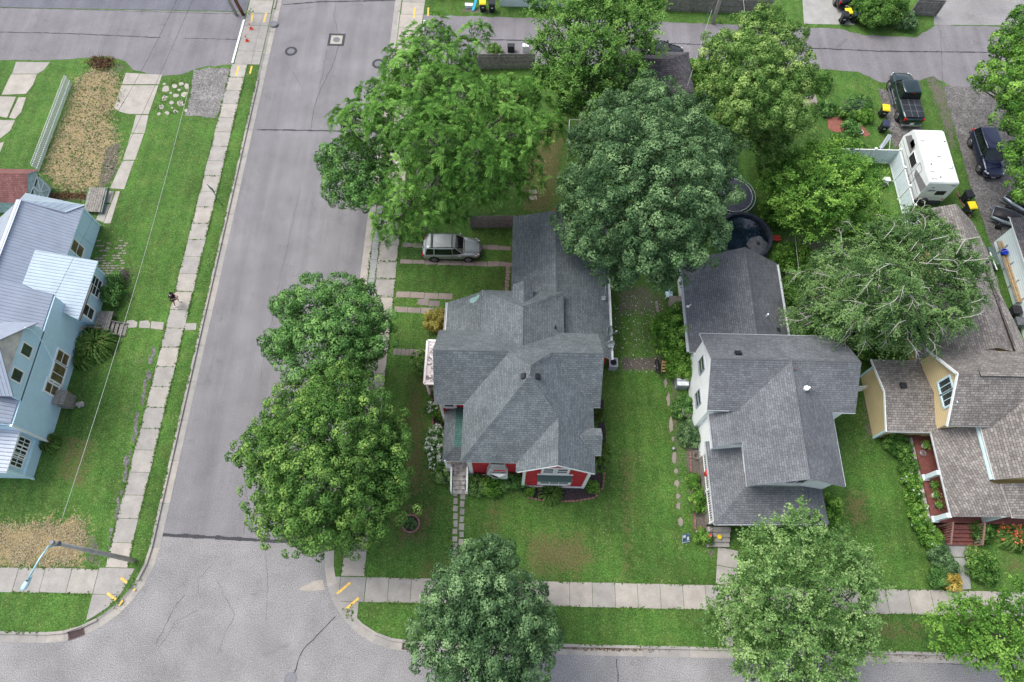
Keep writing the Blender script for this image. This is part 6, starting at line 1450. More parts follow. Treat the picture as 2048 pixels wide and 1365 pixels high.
# ----------------------------------------------------------------- shrubs and beds
# around the red house
shrub('shrub', 874, 640, 1.0, 26, 'golden green shrub at the west end of the low rear porch roof', 'shrub', LF_YEL, leaf=0.10, n=7)
shrub('shrub', 848, 728, 1.0, 24, 'yellow-green shrub beside the white flat porch roof', 'shrub', LF_ASH, leaf=0.11, n=7)
shrub('hydrangea', 874, 868, 0.8, 17, 'white flowering hydrangea by the west porch, uppermost of the three', 'shrub', LF_MAPLE, flowers=(LF_FLW, 60, 0.10), leaf=0.11)
shrub('hydrangea', 871, 892, 0.8, 17, 'white flowering hydrangea by the west porch, middle of the three', 'shrub', LF_MAPLE, flowers=(LF_FLW, 60, 0.10), leaf=0.11)
shrub('hydrangea', 869, 920, 0.8, 14, 'white flowering hydrangea by the west porch, lowest of the three', 'shrub', LF_MAPLE, flowers=(LF_FLW, 40, 0.10), leaf=0.11)
shrub('hydrangea', 862, 815, 0.8, 9, 'small white flowering bush at the corner of the red house', 'shrub', LF_MAPLE, flowers=(LF_FLW, 20, 0.10), leaf=0.11)
shrub('shrub', 886, 948, 0.7, 19, 'pale green mounded shrub left of the red house steps', 'shrub', LF_HON, leaf=0.11)
shrub('shrub', 953, 968, 0.7, 19, 'pale green shrub just right of the red house steps', 'shrub', LF_HON, leaf=0.12)
shrub('shrub', 986, 968, 0.8, 23, 'wide mid-green shrub under the small front bay window', 'shrub', LF_BRT, leaf=0.12)
shrub('shrub', 1018, 960, 0.8, 19, 'leafy shrub right of the small front bay window', 'shrub', LF_MAPLE, leaf=0.12)
shrub('shrub', 1037, 964, 0.8, 14, 'narrow shrub at the corner where the front gable starts', 'shrub', LF_MAPLE, leaf=0.12)
shrub('shrub', 1059, 983, 0.35, 9, 'little bright green plant in the dark front bed', 'plant', LF_BRT, leaf=0.09, cr=0.16)
shrub('shrub', 1186, 974, 0.45, 12, 'round bright green bush at the right end of the dark front bed', 'plant', LF_BRT, leaf=0.08, cr=0.15)
blade_clump('lily_plant', 1102, 988, 26, 'large strappy lily clump in the dark front bed', 'plant', LF_LILY, h=0.6, n=170)
blade_clump('lily_plant', 1199, 908, 24, 'long leafed lily bed at the east wall of the red house', 'plant', LF_LILY, h=0.6, n=240, ell=1.6)
blade_clump('lily_plant', 1194, 832, 16, 'lily leaves at the east wall above the side bump', 'plant', LF_LILY, h=0.5, n=120, ell=1.3)
blade_clump('lily_plant', 868, 782, 16, 'lily clump below the white flat porch roof', 'plant', LF_LILY, h=0.5, n=120)
blade_clump('lily_plant', 884, 838, 13, 'lily clump beside the west porch near the corner bush', 'plant', LF_LILY, h=0.5, n=90)
blade_clump('lily_plant', 893, 930, 14, 'lily clump at the foot of the south-west porch', 'plant', LF_LILY, h=0.5, n=90)
shrub('shrub', 872, 822, 0.6, 12, 'green bush between the white flowers and the porch', 'shrub', LF_BRT, leaf=0.10)
def bed(name, mat, pts, z=0.135): return sheet(name, mat, pts, z, jag=0.06)
bed('planting_bed', M_MULCH, [(1044,974),(1060,976),(1164,977),(1172,950),(1205,945),(1206,975),(1190,995),(1150,1003),(1100,1004),(1062,998),(1046,990)])
bed('planting_bed', M_MULCH, [(940,950),(1045,950),(1045,975),(940,985)]); bed('planting_bed', M_MULCH, [(866,800),(892,815),(884,930),(905,965),(875,962),(866,900)])
bed('planting_bed', M_MULCH, [(1196,800),(1208,800),(1212,935),(1196,940)])
def edging(pts, mat=M_BRICK, z=LG, step=0.24, label='', name='brick_edging'):
    b = MB().mat(mat); q = [P(u, v, z) for u, v in pts]
    for a, c in zip(q[:-1], q[1:]):
        L = (c - a).length; n = max(1, int(L / step))
        for i in range(n): p = a.lerp(c, (i + .5) / n); b.box(p + V3(0, 0, 0.06), (step * 0.9, 0.11, 0.12), math.atan2((c - a).y, (c - a).x) + random.uniform(-.08, .08))
    o = b.build(name, None); tag(o, label, 'garden edging'); return o
edging([(1046,988),(1060,997),(1098,1004),(1150,1003),(1190,996),(1206,975),(1209,945)], label='curved brick edging round the dark front bed of the red house')
edging([(864,790),(866,850),(867,905),(873,940)], label='brick edging along the west porch of the red house')
# ring planter on the lawn
root = thing('ring_planter', P(822, 1048, LG), 'round brick ring planter with dark soil on the lawn beside the big street maple', 'planter')
c = P(822, 1048, LG); b = MB().mat(M_BRICK)
for i in range(22): a = i / 22 * 6.283; b.box(c + V3(math.cos(a) * 0.58, math.sin(a) * 0.58, 0.08), (0.17, 0.13, 0.16 + 0.02 * (i % 3)), a + 1.57)
b.build('ring', None, root)
b = MB().mat(M_MULCH); b.lathe(c, [(0.52, 0.0), (0.52, 0.10), (0.02, 0.13)], 20); b.build('soil', None, root)
for i in range(5):
    a = i * 1.3; n = 60; q = np.array([c.x + math.cos(a) * 0.28, c.y + math.sin(a) * 0.28, c.z + 0.16]) + RNG.normal(size=(n, 3)) * np.array([.09, .09, .04]); leaves_obj('plant', q, RNG.normal(size=(n, 3)) * .4 + np.array([0, 0, 1.]), np.full(n, 0.09), RNG.uniform(0.1, .8, n), LF_MAPLE, root)
# blue house
for k, (u, v, r) in enumerate([(222,585,22),(228,560,14)]): shrub('shrub', u, v, 0.9, r, ['dark leafy bush by the two windows of the blue porch', 'small bush at the far corner of the blue porch'][k], 'shrub', LF_MAPLE, leaf=0.12)
blade_clump('daylily_bed', 196, 690, 42, 'big daylily bed with orange blooms along the blue house', 'plant', LF_LILY, h=0.8, n=620, flowers=(LF_ORG, 6, 0.14), ell=0.9)
blade_clump('daylily_bed', 172, 722, 22, 'smaller daylily clump below the large bed by the blue wall', 'plant', LF_LILY, h=0.7, n=220)
blade_clump('daylily_bed', 105, 888, 20, 'daylily clump at the corner of the blue bay', 'plant', LF_LILY, h=0.6, n=170, flowers=(LF_ORG, 2, 0.16))
b = leaves_obj('leaf_pile', np.array(P(245,551,LG+.08)) + RNG.normal(size=(350,3)) * np.array([.45,.35,.05]), RNG.normal(size=(350,3)) * .4 + np.array([0,0,1.]), np.full(350,.14), RNG.uniform(0,.5,350), leafm('leaf_grey_dead', (0.05,0.045,0.04), (0.14,0.125,0.12), (0.26,0.24,0.23))); tag(b, 'grey heap of dead brush beside the brick pad', 'brush pile')
# between red and white houses
shrub('shrub', 1362, 668, 1.6, 52, 'tall leafy shrub against the west wall of the white house', 'shrub', LF_BRT, leaf=0.15, cr=0.35, n=10, spread=0.55, ey=1.3, hz=2)
shrub('shrub', 1370, 730, 1.2, 32, 'bushy lower part growing beside the white house corner and the water tank', 'shrub', LF_BRT, leaf=0.14, cr=0.3)
shrub('shrub', 1368, 812, 0.7, 22, 'tangled green plants along the white house wall above the lawn chair', 'plant', LF_MAPLE, leaf=0.12, ey=1.4)
shrub('shrub', 1378, 870, 0.6, 22, 'feathery grey-green plants under the lower white wall', 'plant', LF_BLUE, leaf=0.10, ey=1.3)
shrub('shrub', 1398, 1000, 0.6, 16, 'green vegetable plants by the porch railing', 'plant', LF_BRT, leaf=0.11, ey=2.0)
shrub('shrub', 1388, 960, 0.4, 10, 'small plants in the narrow bed beside the porch', 'plant', LF_BRT, leaf=0.09, ey=2.0)
shrub('shrub', 1410, 1072, 0.5, 17, 'rounded plant with one red bloom at the white house steps', 'plant', LF_BRT, leaf=0.10, flowers=(LF_REDF, 2, 0.14))
shrub('shrub', 1660, 1020, 1.0, 28, 'green bush at the south-east porch corner of the white house', 'shrub', LF_BRT, leaf=0.12)
edging([(1380,905),(1382,960),(1388,1010),(1390,1060),(1396,1080),(1412,1090),(1428,1091)], M_BRICK, label='thin dark bed edging beside the white house porch')
# tan house planting
GH = 'hedge plants along the lawn of the yellow house'
hp = [(1792,885,24),(1812,900,20),(1818,932,19),(1824,962,18),(1830,992,18),(1836,1022,18),(1846,1048,20),(1866,1075,20)]
hn = ['under the low yellow wall, first of the row', 'second of the row from the yellow wall', 'third of the row, level with the first porch column', 'fourth of the row beside the porch deck', 'fifth of the row beside the flower pots', 'sixth of the row beside the porch deck', 'seventh of the row near the porch corner', 'last of the row at the deck steps']
for (u, v, r), s in zip(hp, hn): shrub('hedge_plant', u, v, 0.7, r, 'leafy green hedge plant ' + s, 'hedge plant', LF_ELM if v < 940 else LF_BRT, group=GH, leaf=0.11, flowers=(LF_FLW, 10, 0.07) if v > 940 else None)
shrub('shrub', 1880, 1108, 0.7, 22, 'bluish green bush left of the yellow house walk', 'shrub', LF_BLUE, leaf=0.10)
shrub('shrub', 1903, 1133, 0.6, 17, 'fine dark green bush beside the middle of the walk', 'shrub', LF_BLUE, leaf=0.08)
shrub('shrub', 1878, 1155, 0.6, 20, 'green bush at the pavement, left of the golden one', 'shrub', LF_MAPLE, leaf=0.10)
shrub('shrub', 1905, 1163, 0.7, 17, 'golden yellow bush where the walk meets the pavement', 'shrub', leafm('leaf_gold_strong', (0.22, 0.15, 0.02), (0.45, 0.32, 0.05), (0.65, 0.52, 0.14)), leaf=0.09)
shrub('shrub', 1968, 1135, 0.8, 30, 'wide green bush right of the yellow house walk', 'shrub', LF_ELM, leaf=0.12)
shrub('shrub', 1950, 1108, 0.7, 14, 'yellowish bush behind the wide bush at the walk', 'shrub', LF_ASH, leaf=0.09)
shrub('shrub', 1965, 1062, 0.8, 24, 'dark green bush right of the red-brown steps with white flowers', 'shrub', LF_ELM, leaf=0.12, flowers=(LF_FLW, 10, 0.10))
blade_clump('daylily_bed', 2020, 1070, 40, 'daylily bed full of orange blooms in front of the yellow house', 'plant', LF_LILY, h=0.8, n=420, flowers=(LF_ORG, 42, 0.17), ell=0.7)
# back yards
shrub('shrub', 1590, 515, 1.3, 36, 'dense leafy undergrowth right of the swimming pool', 'shrub', LF_BRT, leaf=0.14, cr=0.32, n=8)
shrub('shrub', 1600, 590, 1.3, 40, 'dense undergrowth between the white house roof and the birch', 'shrub', LF_ELM, leaf=0.14, cr=0.32, n=9)
shrub('shrub', 1612, 650, 1.2, 34, 'undergrowth beside the second satellite dish', 'shrub', LF_ELM, leaf=0.13, cr=0.3, n=8)
shrub('shrub', 1560, 420, 1.2, 34, 'leafy growth beside the trampoline rim', 'shrub', LF_BRT, leaf=0.14, cr=0.32, n=8)
shrub('shrub', 1560, 330, 1.2, 40, 'dark low growth between the ash and the apple tree', 'shrub', LF_ELM, leaf=0.14, cr=0.32, n=8)
shrub('shrub', 1745, 690, 1.3, 32, 'dark leafy bush behind the round black trampoline', 'shrub', LF_ELM, leaf=0.13, cr=0.3, n=7)
shrub('shrub', 1760, 455, 0.8, 32, 'tall grass and weeds inside the vinyl fence', 'shrub', LF_BRT, leaf=0.12, cr=0.25, n=9, spread=0.8)
shrub('shrub', 1400, 150, 1.3, 34, 'bright green bush right of the dark worn garage roof', 'shrub', LF_BRT, leaf=0.14, cr=0.32, n=8, ey=1.3)
shrub('shrub', 1150, 195, 1.2, 28, 'silvery green bush under the elm-like tree', 'shrub', LF_BLUE, leaf=0.12, cr=0.28)
shrub('shrub', 1815, 42, 0.8, 22, 'bluish green round shrub beside the alley at the top', 'shrub', LF_BLUE, leaf=0.14, cr=0.25)
shrub('shrub', 1760, 8, 1.6, 50, 'big dark shrub mass at the top edge beside the drive', 'shrub', LF_ELM, leaf=0.15, cr=0.35, n=10, hz=3)
shrub('shrub', 988, 98, 0.6, 15, 'small pale weed at the alley edge by the board fence', 'plant', LF_ASH, leaf=0.10, cr=0.2)
# vegetable garden
for k, (u, v, r, s, m) in enumerate([(1720,205,18,'large bushy plant at the top of the vegetable garden', LF_MAPLE), (1640,165,18,'rough weeds along the alley above the garden, left part', LF_ELM),
    (1655,215,15,'flowering vegetable patch left of the trellis', LF_MAPLE), (1695,225,15,'sprawling plants right of the trellis', LF_ELM), (1730,232,14,'bright green bush beside the yellow-lidded bin', LF_BRT), (1705,255,15,'plants beside the white garden hoop', LF_MAPLE), (1690,285,17,'low plants below the red mulch square', LF_ELM), (1725,300,14,'pale bush at the corner of the vinyl fence', LF_ASH)]):
    shrub('garden_plant', u, v, 0.55, r, s, 'plant', m, leaf=0.11, cr=0.22, n=8, spread=0.7)
bed('mulch_square', M_MULCHR, [(1655,236),(1685,232),(1690,262),(1672,266),(1656,258)]); bed('mulch_path', M_MULCHR, [(1709,200),(1715,200),(1722,235),(1730,258),(1742,271),(1728,274),(1722,262),(1716,235)])
bed('mulch_patch', M_MULCHR, [(1682,288),(1702,286),(1706,304),(1686,300)])
bed('paved_patch', M_CONCP, [(1608,195),(1630,188),(1641,225),(1636,228),(1630,210),(1608,212)]) 
# debris in the bare yard, litter in the gutter
n = 260; c0 = [P(random.uniform(1225, 1340), random.uniform(590, 745), LG + 0.02) for _ in range(n)]
o = leaves_obj('yard_litter', np.array([list(p) for p in c0]), RNG.normal(size=(n, 3)) * .3 + np.array([0, 0, 1.]), RNG.uniform(.05, .17, n), RNG.uniform(0, 1, n), LF_CHIP); o['kind'] = 'stuff'
n = 500; t_ = RNG.random(n)
pp = np.where(RNG.random((n, 1)) < .7, np.column_stack([RNG.normal(6.3, 2.2, n), RNG.normal(-0.22, .06, n), np.full(n, .04)]), np.column_stack([RNG.normal(26.5, 3.5, n), RNG.normal(-0.25, .07, n), np.full(n, .04)]))
o = leaves_obj('gutter_litter', pp, RNG.normal(size=(n, 3)) * .4 + np.array([0, 0, 1.]), RNG.uniform(.05, .15, n), RNG.uniform(0, .8, n), LF_DEAD); o['kind'] = 'stuff'
n = 900; pp = np.array([list(P(u, v, LG + .04)) for u, v in zip(RNG.uniform(85, 170, n), RNG.normal(392, 3.5, n))])
o = leaves_obj('dead_brush', pp, RNG.normal(size=(n, 3)) * .6 + np.array([0, 0, 1.]), RNG.uniform(.08, .25, n), RNG.uniform(0, .9, n), LF_DEAD); o['kind'] = 'stuff'
n = 900; pp = np.array([list(P(u, v, LG + .1)) for u, v in zip(RNG.normal(202, 12, n), RNG.normal(126, 6, n))])
o = leaves_obj('brush_heap', pp + RNG.normal(size=(n,3))*.08, RNG.normal(size=(n, 3)) * .7 + np.array([0, 0, 1.]), RNG.uniform(.08, .28, n), RNG.uniform(0, .7, n), LF_DEAD); o['kind'] = 'stuff'

# dry straw lying on the two worn patches
def straw(poly, n):
    xs = [q[0] for q in poly]; ys = [q[1] for q in poly]; out = []
    X = RNG.uniform(min(xs), max(xs), n * 2); Y = RNG.uniform(min(ys), max(ys), n * 2); I = inside(poly, X, Y)
    g_ = (np.sin(X * 2.3 + np.sin(Y * 1.7)) + np.sin(Y * 3.1 + X) + RNG.normal(size=len(X)) * 0.9) > -0.6
    return np.column_stack([X[I & g_], Y[I & g_]])[:n]
xy = np.concatenate([straw(PATCHW[0][3], 5200), straw([(max(x, -36), y) for x, y in PATCHW[1][3]], 3600)]); n = len(xy)
o = leaves_obj('dry_straw', np.column_stack([xy, np.full(n, LG + .02) + RNG.uniform(0, .06, n)]), RNG.normal(size=(n, 3)) * .5 + np.array([0, 0, 1.]), RNG.uniform(.08, .22, n), RNG.uniform(0, 1, n), leafm('straw_dry', (0.20, 0.17, 0.10), (0.42, 0.36, 0.24), (0.66, 0.58, 0.42)), aspect=0.22); o['kind'] = 'stuff'
xy = straw(PATCHW[0][3], 1500); n = len(xy)
o = leaves_obj('weeds', np.column_stack([xy + RNG.normal(size=xy.shape) * .4, np.full(n, LG + .05)]), RNG.normal(size=(n, 3)) * .4 + np.array([0, 0, 1.]), RNG.uniform(.10, .22, n), RNG.uniform(0.1, .8, n), LF_GRASS); o['kind'] = 'stuff'
def text_mesh(fo, mat):
    bpy.context.view_layer.update()
    me = bpy.data.meshes.new_from_object(fo.evaluated_get(bpy.context.evaluated_depsgraph_get()))
    o = bpy.data.objects.new(fo.name, me); COL.objects.link(o); o.parent = fo.parent; o.location = fo.location; o.rotation_euler = fo.rotation_euler
    me.materials.clear(); me.materials.append(mat); nm = fo.name; bpy.data.objects.remove(fo); o.name = nm; return o
# ================================================================= VEHICLES
def make_vehicle(kind, paint, loc, rz, label, cat, L=4.6, W=1.84, H=1.68, wb=2.8, belt=1.02, hood=0.98, gh=None, wr=0.36, roofmat=None, rack=False, group=None, name='parked_car', bed=None):
    """+x is the front. gh: greenhouse (rear base x, rear top x, front top x, front base x)"""
    root = thing(name, loc, label, cat, group, rz)
    def ring(x, w, z0, z1, cr=0.04, tuck=0.90):
        return [V3(x, -w * 0.86, z0), V3(x, -w * 0.97, z0 + 0.16), V3(x, -w, z0 + (z1 - z0) * 0.55), V3(x, -w * 0.965, z1 - 0.10), V3(x, -w * tuck, z1), V3(x, -w * 0.5, z1 + cr), V3(x, 0, z1 + cr * 1.3),
                V3(x, w * 0.5, z1 + cr), V3(x, w * tuck, z1), V3(x, w * 0.965, z1 - 0.10), V3(x, w, z0 + (z1 - z0) * 0.55), V3(x, w * 0.97, z0 + 0.16), V3(x, w * 0.86, z0)]
    w = W / 2; h2 = L / 2; g = gh
    b = MB(local=True).mat(paint)
    rear_top = belt if bed is None else belt + 0.02
    st = [(-h2, w * 0.80, 0.48, rear_top - 0.30, 0.0), (-h2 + 0.06, w * 0.90, 0.38, rear_top - 0.10, 0.0), (-h2 + 0.25, w * 0.97, 0.32, rear_top, 0.01), (-h2 + 0.9, w, 0.30, rear_top, 0.01), (g[0] + 0.2, w, 0.30, belt, 0.01), (0, w, 0.28, belt, 0.01),
          (g[3] - 0.05, w, 0.30, belt, 0.02), (g[3] + 0.25, w * 0.985, 0.30, hood, 0.045), (h2 - 0.75, w * 0.965, 0.32, hood - 0.05, 0.05), (h2 - 0.30, w * 0.90, 0.34, hood - 0.13, 0.04), (h2 - 0.08, w * 0.78, 0.38, hood - 0.26, 0.02), (h2, w * 0.66, 0.46, hood - 0.42, 0.0)]
    st = sorted(st, key=lambda q: q[0])
    b.loft([ring(x, ww, z0, z1, c) for x, ww, z0, z1, c in st]); b.build('body', None, root, smooth=True)
    # glass house
    t = 0.78
    def gr(x, ww, z): return [V3(x, -ww, z), V3(x, ww, z)]
    base = [(g[0], w * 0.86), (g[0] + 0.15, w * 0.92), (0, w * 0.93), (g[3] - 0.35, w * 0.90), (g[3], w * 0.80)]
    top = [(g[1], w * 0.68), (g[1] + 0.12, w * 0.74), ((g[1] + g[2]) / 2, w * 0.77), (g[2] - 0.15, w * 0.75), (g[2], w * 0.70)]
    m = MB(local=True).mat(M_CGLASS)
    lo = [V3(x, -y, belt - 0.02) for x, y in base] + [V3(x, y, belt - 0.02) for x, y in base[::-1]]
    hi = [V3(x, -y, H - 0.05) for x, y in top] + [V3(x, y, H - 0.05) for x, y in top[::-1]]
    m.loft([lo, hi]); m.build('windows', None, root)
    m = MB(local=True).mat(roofmat or paint)
    e = [(x, y * 1.05) for x, y in top]; e[0] = (g[1] - 0.05, top[0][1]); e[-1] = (g[2] + 0.04, top[-1][1])
    r0 = [V3(x, -y, H - 0.07) for x, y in e] + [V3(x, y, H - 0.07) for x, y in e[::-1]]
    r1 = [V3(x, -y * 0.97, H - 0.025) for x, y in e] + [V3(x, y * 0.97, H - 0.025) for x, y in e[::-1]]
    cxm = (g[1] + g[2]) / 2
    r2 = [V3(cxm + (x - cxm) * 0.9, -y * 0.75, H) for x, y in e] + [V3(cxm + (x - cxm) * 0.9, y * 0.75, H) for x, y in e[::-1]]
    m.loft([r0, r1, r2]); m.build('roof', None, root, smooth=True)
    m = MB(local=True).mat(paint)
    for s in (-1, 1):
        m.beam((g[3] - 0.02, s * w * 0.83, belt), (g[2] + 0.02, s * w * 0.71, H - 0.05), 0.07, 0.05); m.beam((g[0] + 0.02, s * w * 0.89, belt), (g[1], s * w * 0.72, H - 0.05), 0.10, 0.06)
        xm = 0.15; m.beam((xm, s * w * 0.94, belt), (xm - 0.06, s * w * 0.785, H - 0.05), 0.07, 0.03)
        if kind == 'suv': m.beam((g[0] + 0.75, s * w * 0.93, belt), (g[0] + 0.80, s * w * 0.775, H - 0.05), 0.09, 0.03)
    m.build_each('pillar', root)
    for s in (-1, 1):
        m = MB(local=True).mat(paint); m.box((g[3] - 0.30, s * (w + 0.09), belt + 0.09), (0.14, 0.2, 0.15)); m.build('mirror', None, root)
        m = MB(local=True).mat(M_DARK)
        for x in (g[3] - 0.45, 0.12, g[0] + 0.35 if kind != 'suv' else g[0] + 0.7): m.box((x, s * (w * 0.998), 0.72), (0.015, 0.02, 0.55))
        m.build_each('door_seam', root)
        m = MB(local=True).mat(M_CHROME if kind == 'pickup' else paint)
        for x in (-0.12, 0.95 if g[3] > 1.2 else 0.8): m.box((x - 0.1, s * (w + 0.012), 0.86), (0.18, 0.03, 0.035))
        m.build('door_handle', None, root)
        for x in (-wb / 2, wb / 2):
            m = MB(local=True).mat(M_DARK); m.lathe((x, s * (w - 0.10), wr + 0.02), [(wr + 0.07, -0.115), (wr + 0.07, 0.112), (0.05, 0.113)] if s > 0 else [(wr + 0.07, 0.115), (wr + 0.07, -0.112), (0.05, -0.113)], 24, 'Y'); m.build('wheel_arch', None, root)
            m = MB(local=True).mat(M_TYRE); a = w - 0.20; yy = s * (w - 0.10)
            m.lathe((x, yy, wr), [(wr * 0.62, -0.13), (wr * 0.92, -0.13), (wr, -0.09), (wr, 0.09), (wr * 0.92, 0.13), (wr * 0.62, 0.13)], 24, 'Y'); o = m.build('wheel', None, root, smooth=True)
            m = MB(local=True).mat(M_RIM); ss = s * 0.135
            m.lathe((x, yy + ss * 0.93, wr), [(wr * 0.64, 0.0), (wr * 0.62, 0.012 * s), (wr * 0.54, 0.014 * s), (wr * 0.52, -0.02 * s)], 24, 'Y')
            for k in range(5): an = k * 1.2566 + 0.3; m.beam((x, yy + ss, wr), (x + math.cos(an) * wr * 0.58, yy + ss, wr + math.sin(an) * wr * 0.58), 0.05, 0.03, up=V3(0, 1, 0))
            m.build('rim', None, o)
        m = MB(local=True).mat(M_HEADL); m.beam((h2 - 0.10, s * w * 0.66, hood - 0.27), (h2 - 0.42, s * w * 0.90, hood - 0.22), 0.10, 0.14); m.build('headlight', None, root)
        m = MB(local=True).mat(M_REDL); m.box((-h2 + 0.09, s * w * 0.80, rear_top - 0.20), (0.14, 0.20, 0.26)); m.build('taillight', None, root)
    m = MB(local=True).mat(M_BLACK); m.box((h2 - 0.03, 0, hood - 0.42), (0.08, w * 0.95, 0.16)); m.mat(M_CHROME)
    for k in range(3): m.box((h2 + 0.005, 0, hood - 0.47 + k * 0.05), (0.03, w * 0.95, 0.014))
    m.build('grille', None, root)
    m = MB(local=True).mat(M_PLATE); m.box((-h2 - 0.015, 0, 0.62), (0.03, 0.34, 0.17)); m.build('licence_plate', None, root)
    m = MB(local=True).mat(M_PLATE); m.box((h2 + 0.03, 0, 0.40), (0.02, 0.34, 0.15)); m.build('licence_plate', None, root)
    m = MB(local=True).mat(M_CHROME if kind == 'pickup' else M_BLACK); m.box((-h2 - 0.02, 0, 0.46), (0.14, W * 0.86, 0.16)); m.box((h2 - 0.02, 0, 0.36), (0.14, W * 0.7, 0.12)); m.build_each('bumper', root)
    m = MB(local=True).mat(M_DARK)      # bonnet shut lines
    for s in (-1, 1): m.beam((g[3] + 0.22, s * w * 0.72, hood + 0.036), (h2 - 0.45, s * w * 0.62, hood - 0.075), 0.015, 0.01)
    m.beam((g[3] + 0.05, -w * 0.72, belt + 0.018), (g[3] + 0.05, w * 0.72, belt + 0.018), 0.05, 0.015); m.build('bonnet_seam', None, root)
    if rack:
        m = MB(local=True).mat(M_BLACK)
        for s in (-1, 1): m.beam((g[1] + 0.2, s * w * 0.70, H + 0.04), (g[2] - 0.1, s * w * 0.68, H + 0.04), 0.035, 0.035)
        for x in (g[1] + 0.35, g[1] + 0.45, 0.1): m.beam((x, -w * 0.72, H + 0.07), (x, w * 0.72, H + 0.07), 0.05, 0.03)
        m.build('roof_rack', None, root)
    if bed:
        m = MB(local=True).mat(M_BLACK); x0, x1 = -h2 + 0.14, g[0] - 0.06; m.box(((x0 + x1) / 2, 0, rear_top + 0.035), (x1 - x0, W * 0.84, 0.05)); m.build('bed_cover', None, root)
        m = MB(local=True).mat(M_TRIMG)
        for k in (1, 2): m.box((x0 + (x1 - x0) * k / 3, 0, rear_top + 0.062), (0.012, W * 0.84, 0.006))
        for s in (-1, 1): m.box(((x0 + x1) / 2, s * W * 0.13, rear_top + 0.062), (x1 - x0, 0.012, 0.006))
        m.build('cover_seams', None, root)
        m = MB(local=True).mat(M_CHROME)
        for s in (-1, 1): m.beam((-0.45, s * (w + 0.06), 0.36), (g[3] - 0.1, s * (w + 0.06), 0.36), 0.12, 0.05)
        m.build('side_step', None, root)
        m = MB(local=True).mat(M_REDL); m.box((g[1] - 0.03, 0, H - 0.09), (0.04, 0.4, 0.05)); m.build('brake_light', None, root)
    return root
SUVG = (-1.95, -1.75, 0.55, 1.15)
make_vehicle('suv', CP_SILVER, (-4.96, 29.1, 0.13), 0.02, 'silver SUV with roof bars parked half under the walnut tree', 'car', L=4.65, W=1.86, H=1.72, wb=2.75, gh=(-2.1, -1.9, 0.35, 1.0), rack=True)
make_vehicle('pickup', CP_GREEN, (35.45, 46.1, 0.14), math.pi / 2 + 0.0, 'dark green pickup truck with a covered bed, nose to the alley', 'pickup truck', L=5.8, W=2.0, H=1.92, wb=3.6, belt=1.22, hood=1.18, gh=(-0.62, -0.45, 1.0, 1.55), wr=0.40, bed=True, name='pickup_truck')
make_vehicle('suv', CP_NAVY, (41.35, 40.05, 0.14), -math.pi / 2, 'dark navy SUV on the drive with its lights facing the garage', 'car', L=4.9, W=1.92, H=1.76, wb=2.88, belt=1.08, hood=1.04, gh=(-2.2, -1.95, 0.45, 1.1), wr=0.38)
make_vehicle('suv', CP_BLACK, (13.3, 51.0, 0.14), 0.0, 'black car in the alley mostly hidden behind the elm-like tree', 'car', L=4.7, W=1.85, H=1.5, wb=2.8, belt=0.98, hood=0.92, gh=(-1.9, -1.2, 0.35, 1.1))
c = P(1688, 22, 0.13); make_vehicle('suv', CP_BLACK, (c.x, c.y + 2.3, 0.14), math.pi / 2, 'black SUV cut off at the top edge on the concrete drive', 'car', L=4.8, W=1.92, H=1.8, wb=2.85, belt=1.08, hood=1.04, gh=(-2.15, -1.95, 0.45, 1.1))
make_vehicle('sedan', CP_BLUE, (34.9, -2.0, 0.02), math.pi, 'light blue car cut off at the bottom right corner under the tree', 'car', L=4.5, W=1.78, H=1.45, wb=2.7, belt=0.93, hood=0.86, gh=(-1.75, -1.0, 0.3, 1.1))
# ----------------------------------------------------------------- travel trailer
T = thing('travel_trailer', (35.1, 38, 0.13), 'white travel trailer with brown-grey side graphics parked by the vinyl fence', 'trailer')
b = MB().mat(M_RVW); xa, xb = 33.85, 36.30; ya, yb = 35.0, 40.3; zt = 3.0
prof = [(ya, 0.62), (ya - 0.06, 1.3), (ya, zt - 0.05), (ya + 0.1, zt), (yb, zt), (yb + 0.35, zt - 0.18), (yb + 0.85, 1.5), (yb + 0.6, 0.62)]
b.loft([[V3(xa, y, z) for y, z in prof], [V3(xb, y, z) for y, z in prof]]); b.build('body', None, T)
b = MB().mat(M_RVROOF); b.box(((xa + xb) / 2, (ya + yb) / 2, zt + 0.02), (xb - xa - 0.06, yb - ya - 0.1, 0.04)); b.build('roof', None, T)
for (u, v, sx, sy, nm) in [(1876,310,.36,.36,'roof_vent'),(1863,341,.36,.3,'roof_vent'),(1867,355,.5,.36,'roof_vent'),(1843,280,.3,.25,'roof_vent')]:
    c = P(u, v, zt + .05); b = MB().mat(M_WHITE); b.box(c + V3(0, 0, .05), (sx, sy, 0.12)); b.mat(M_TRIMB); b.box(c + V3(0, 0, .115), (sx * .75, sy * .7, 0.012)); b.build(nm, None, T)
b = MB().mat(M_WHITE); b.lathe(P(1899, 334, zt + .04), [(0.26, 0), (0.24, 0.10), (0.1, 0.14), (0.01, 0.15)], 16); b.build('antenna_dome', None, T, smooth=True)
b = MB().mat(M_BLACK)
for (u, v) in [(1889,284),(1862,329),(1881,355)]: b.lathe(P(u, v, zt + .04), [(0.05, 0), (0.05, 0.07), (0.01, 0.08)], 8)
b.build('roof_caps', None, T)
b = MB().mat(M_DARK); b.box((xa - 0.01, 38.2, 1.85), (0.03, 1.15, 0.8)); b.build('window', None, T)
b = MB().mat(M_WHITE); 
for a_, c_ in (((37.6, 1.43), (38.8, 1.43)), ((37.6, 2.27), (38.8, 2.27)), ((37.6, 1.43), (37.6, 2.27)), ((38.8, 1.43), (38.8, 2.27))): b.beam((xa - 0.02, *a_), (xa - 0.02, *c_), 0.03, 0.06, up=V3(1, 0, 0))
b.build('window_frame', None, T)
b = MB().mat(M_RVG)
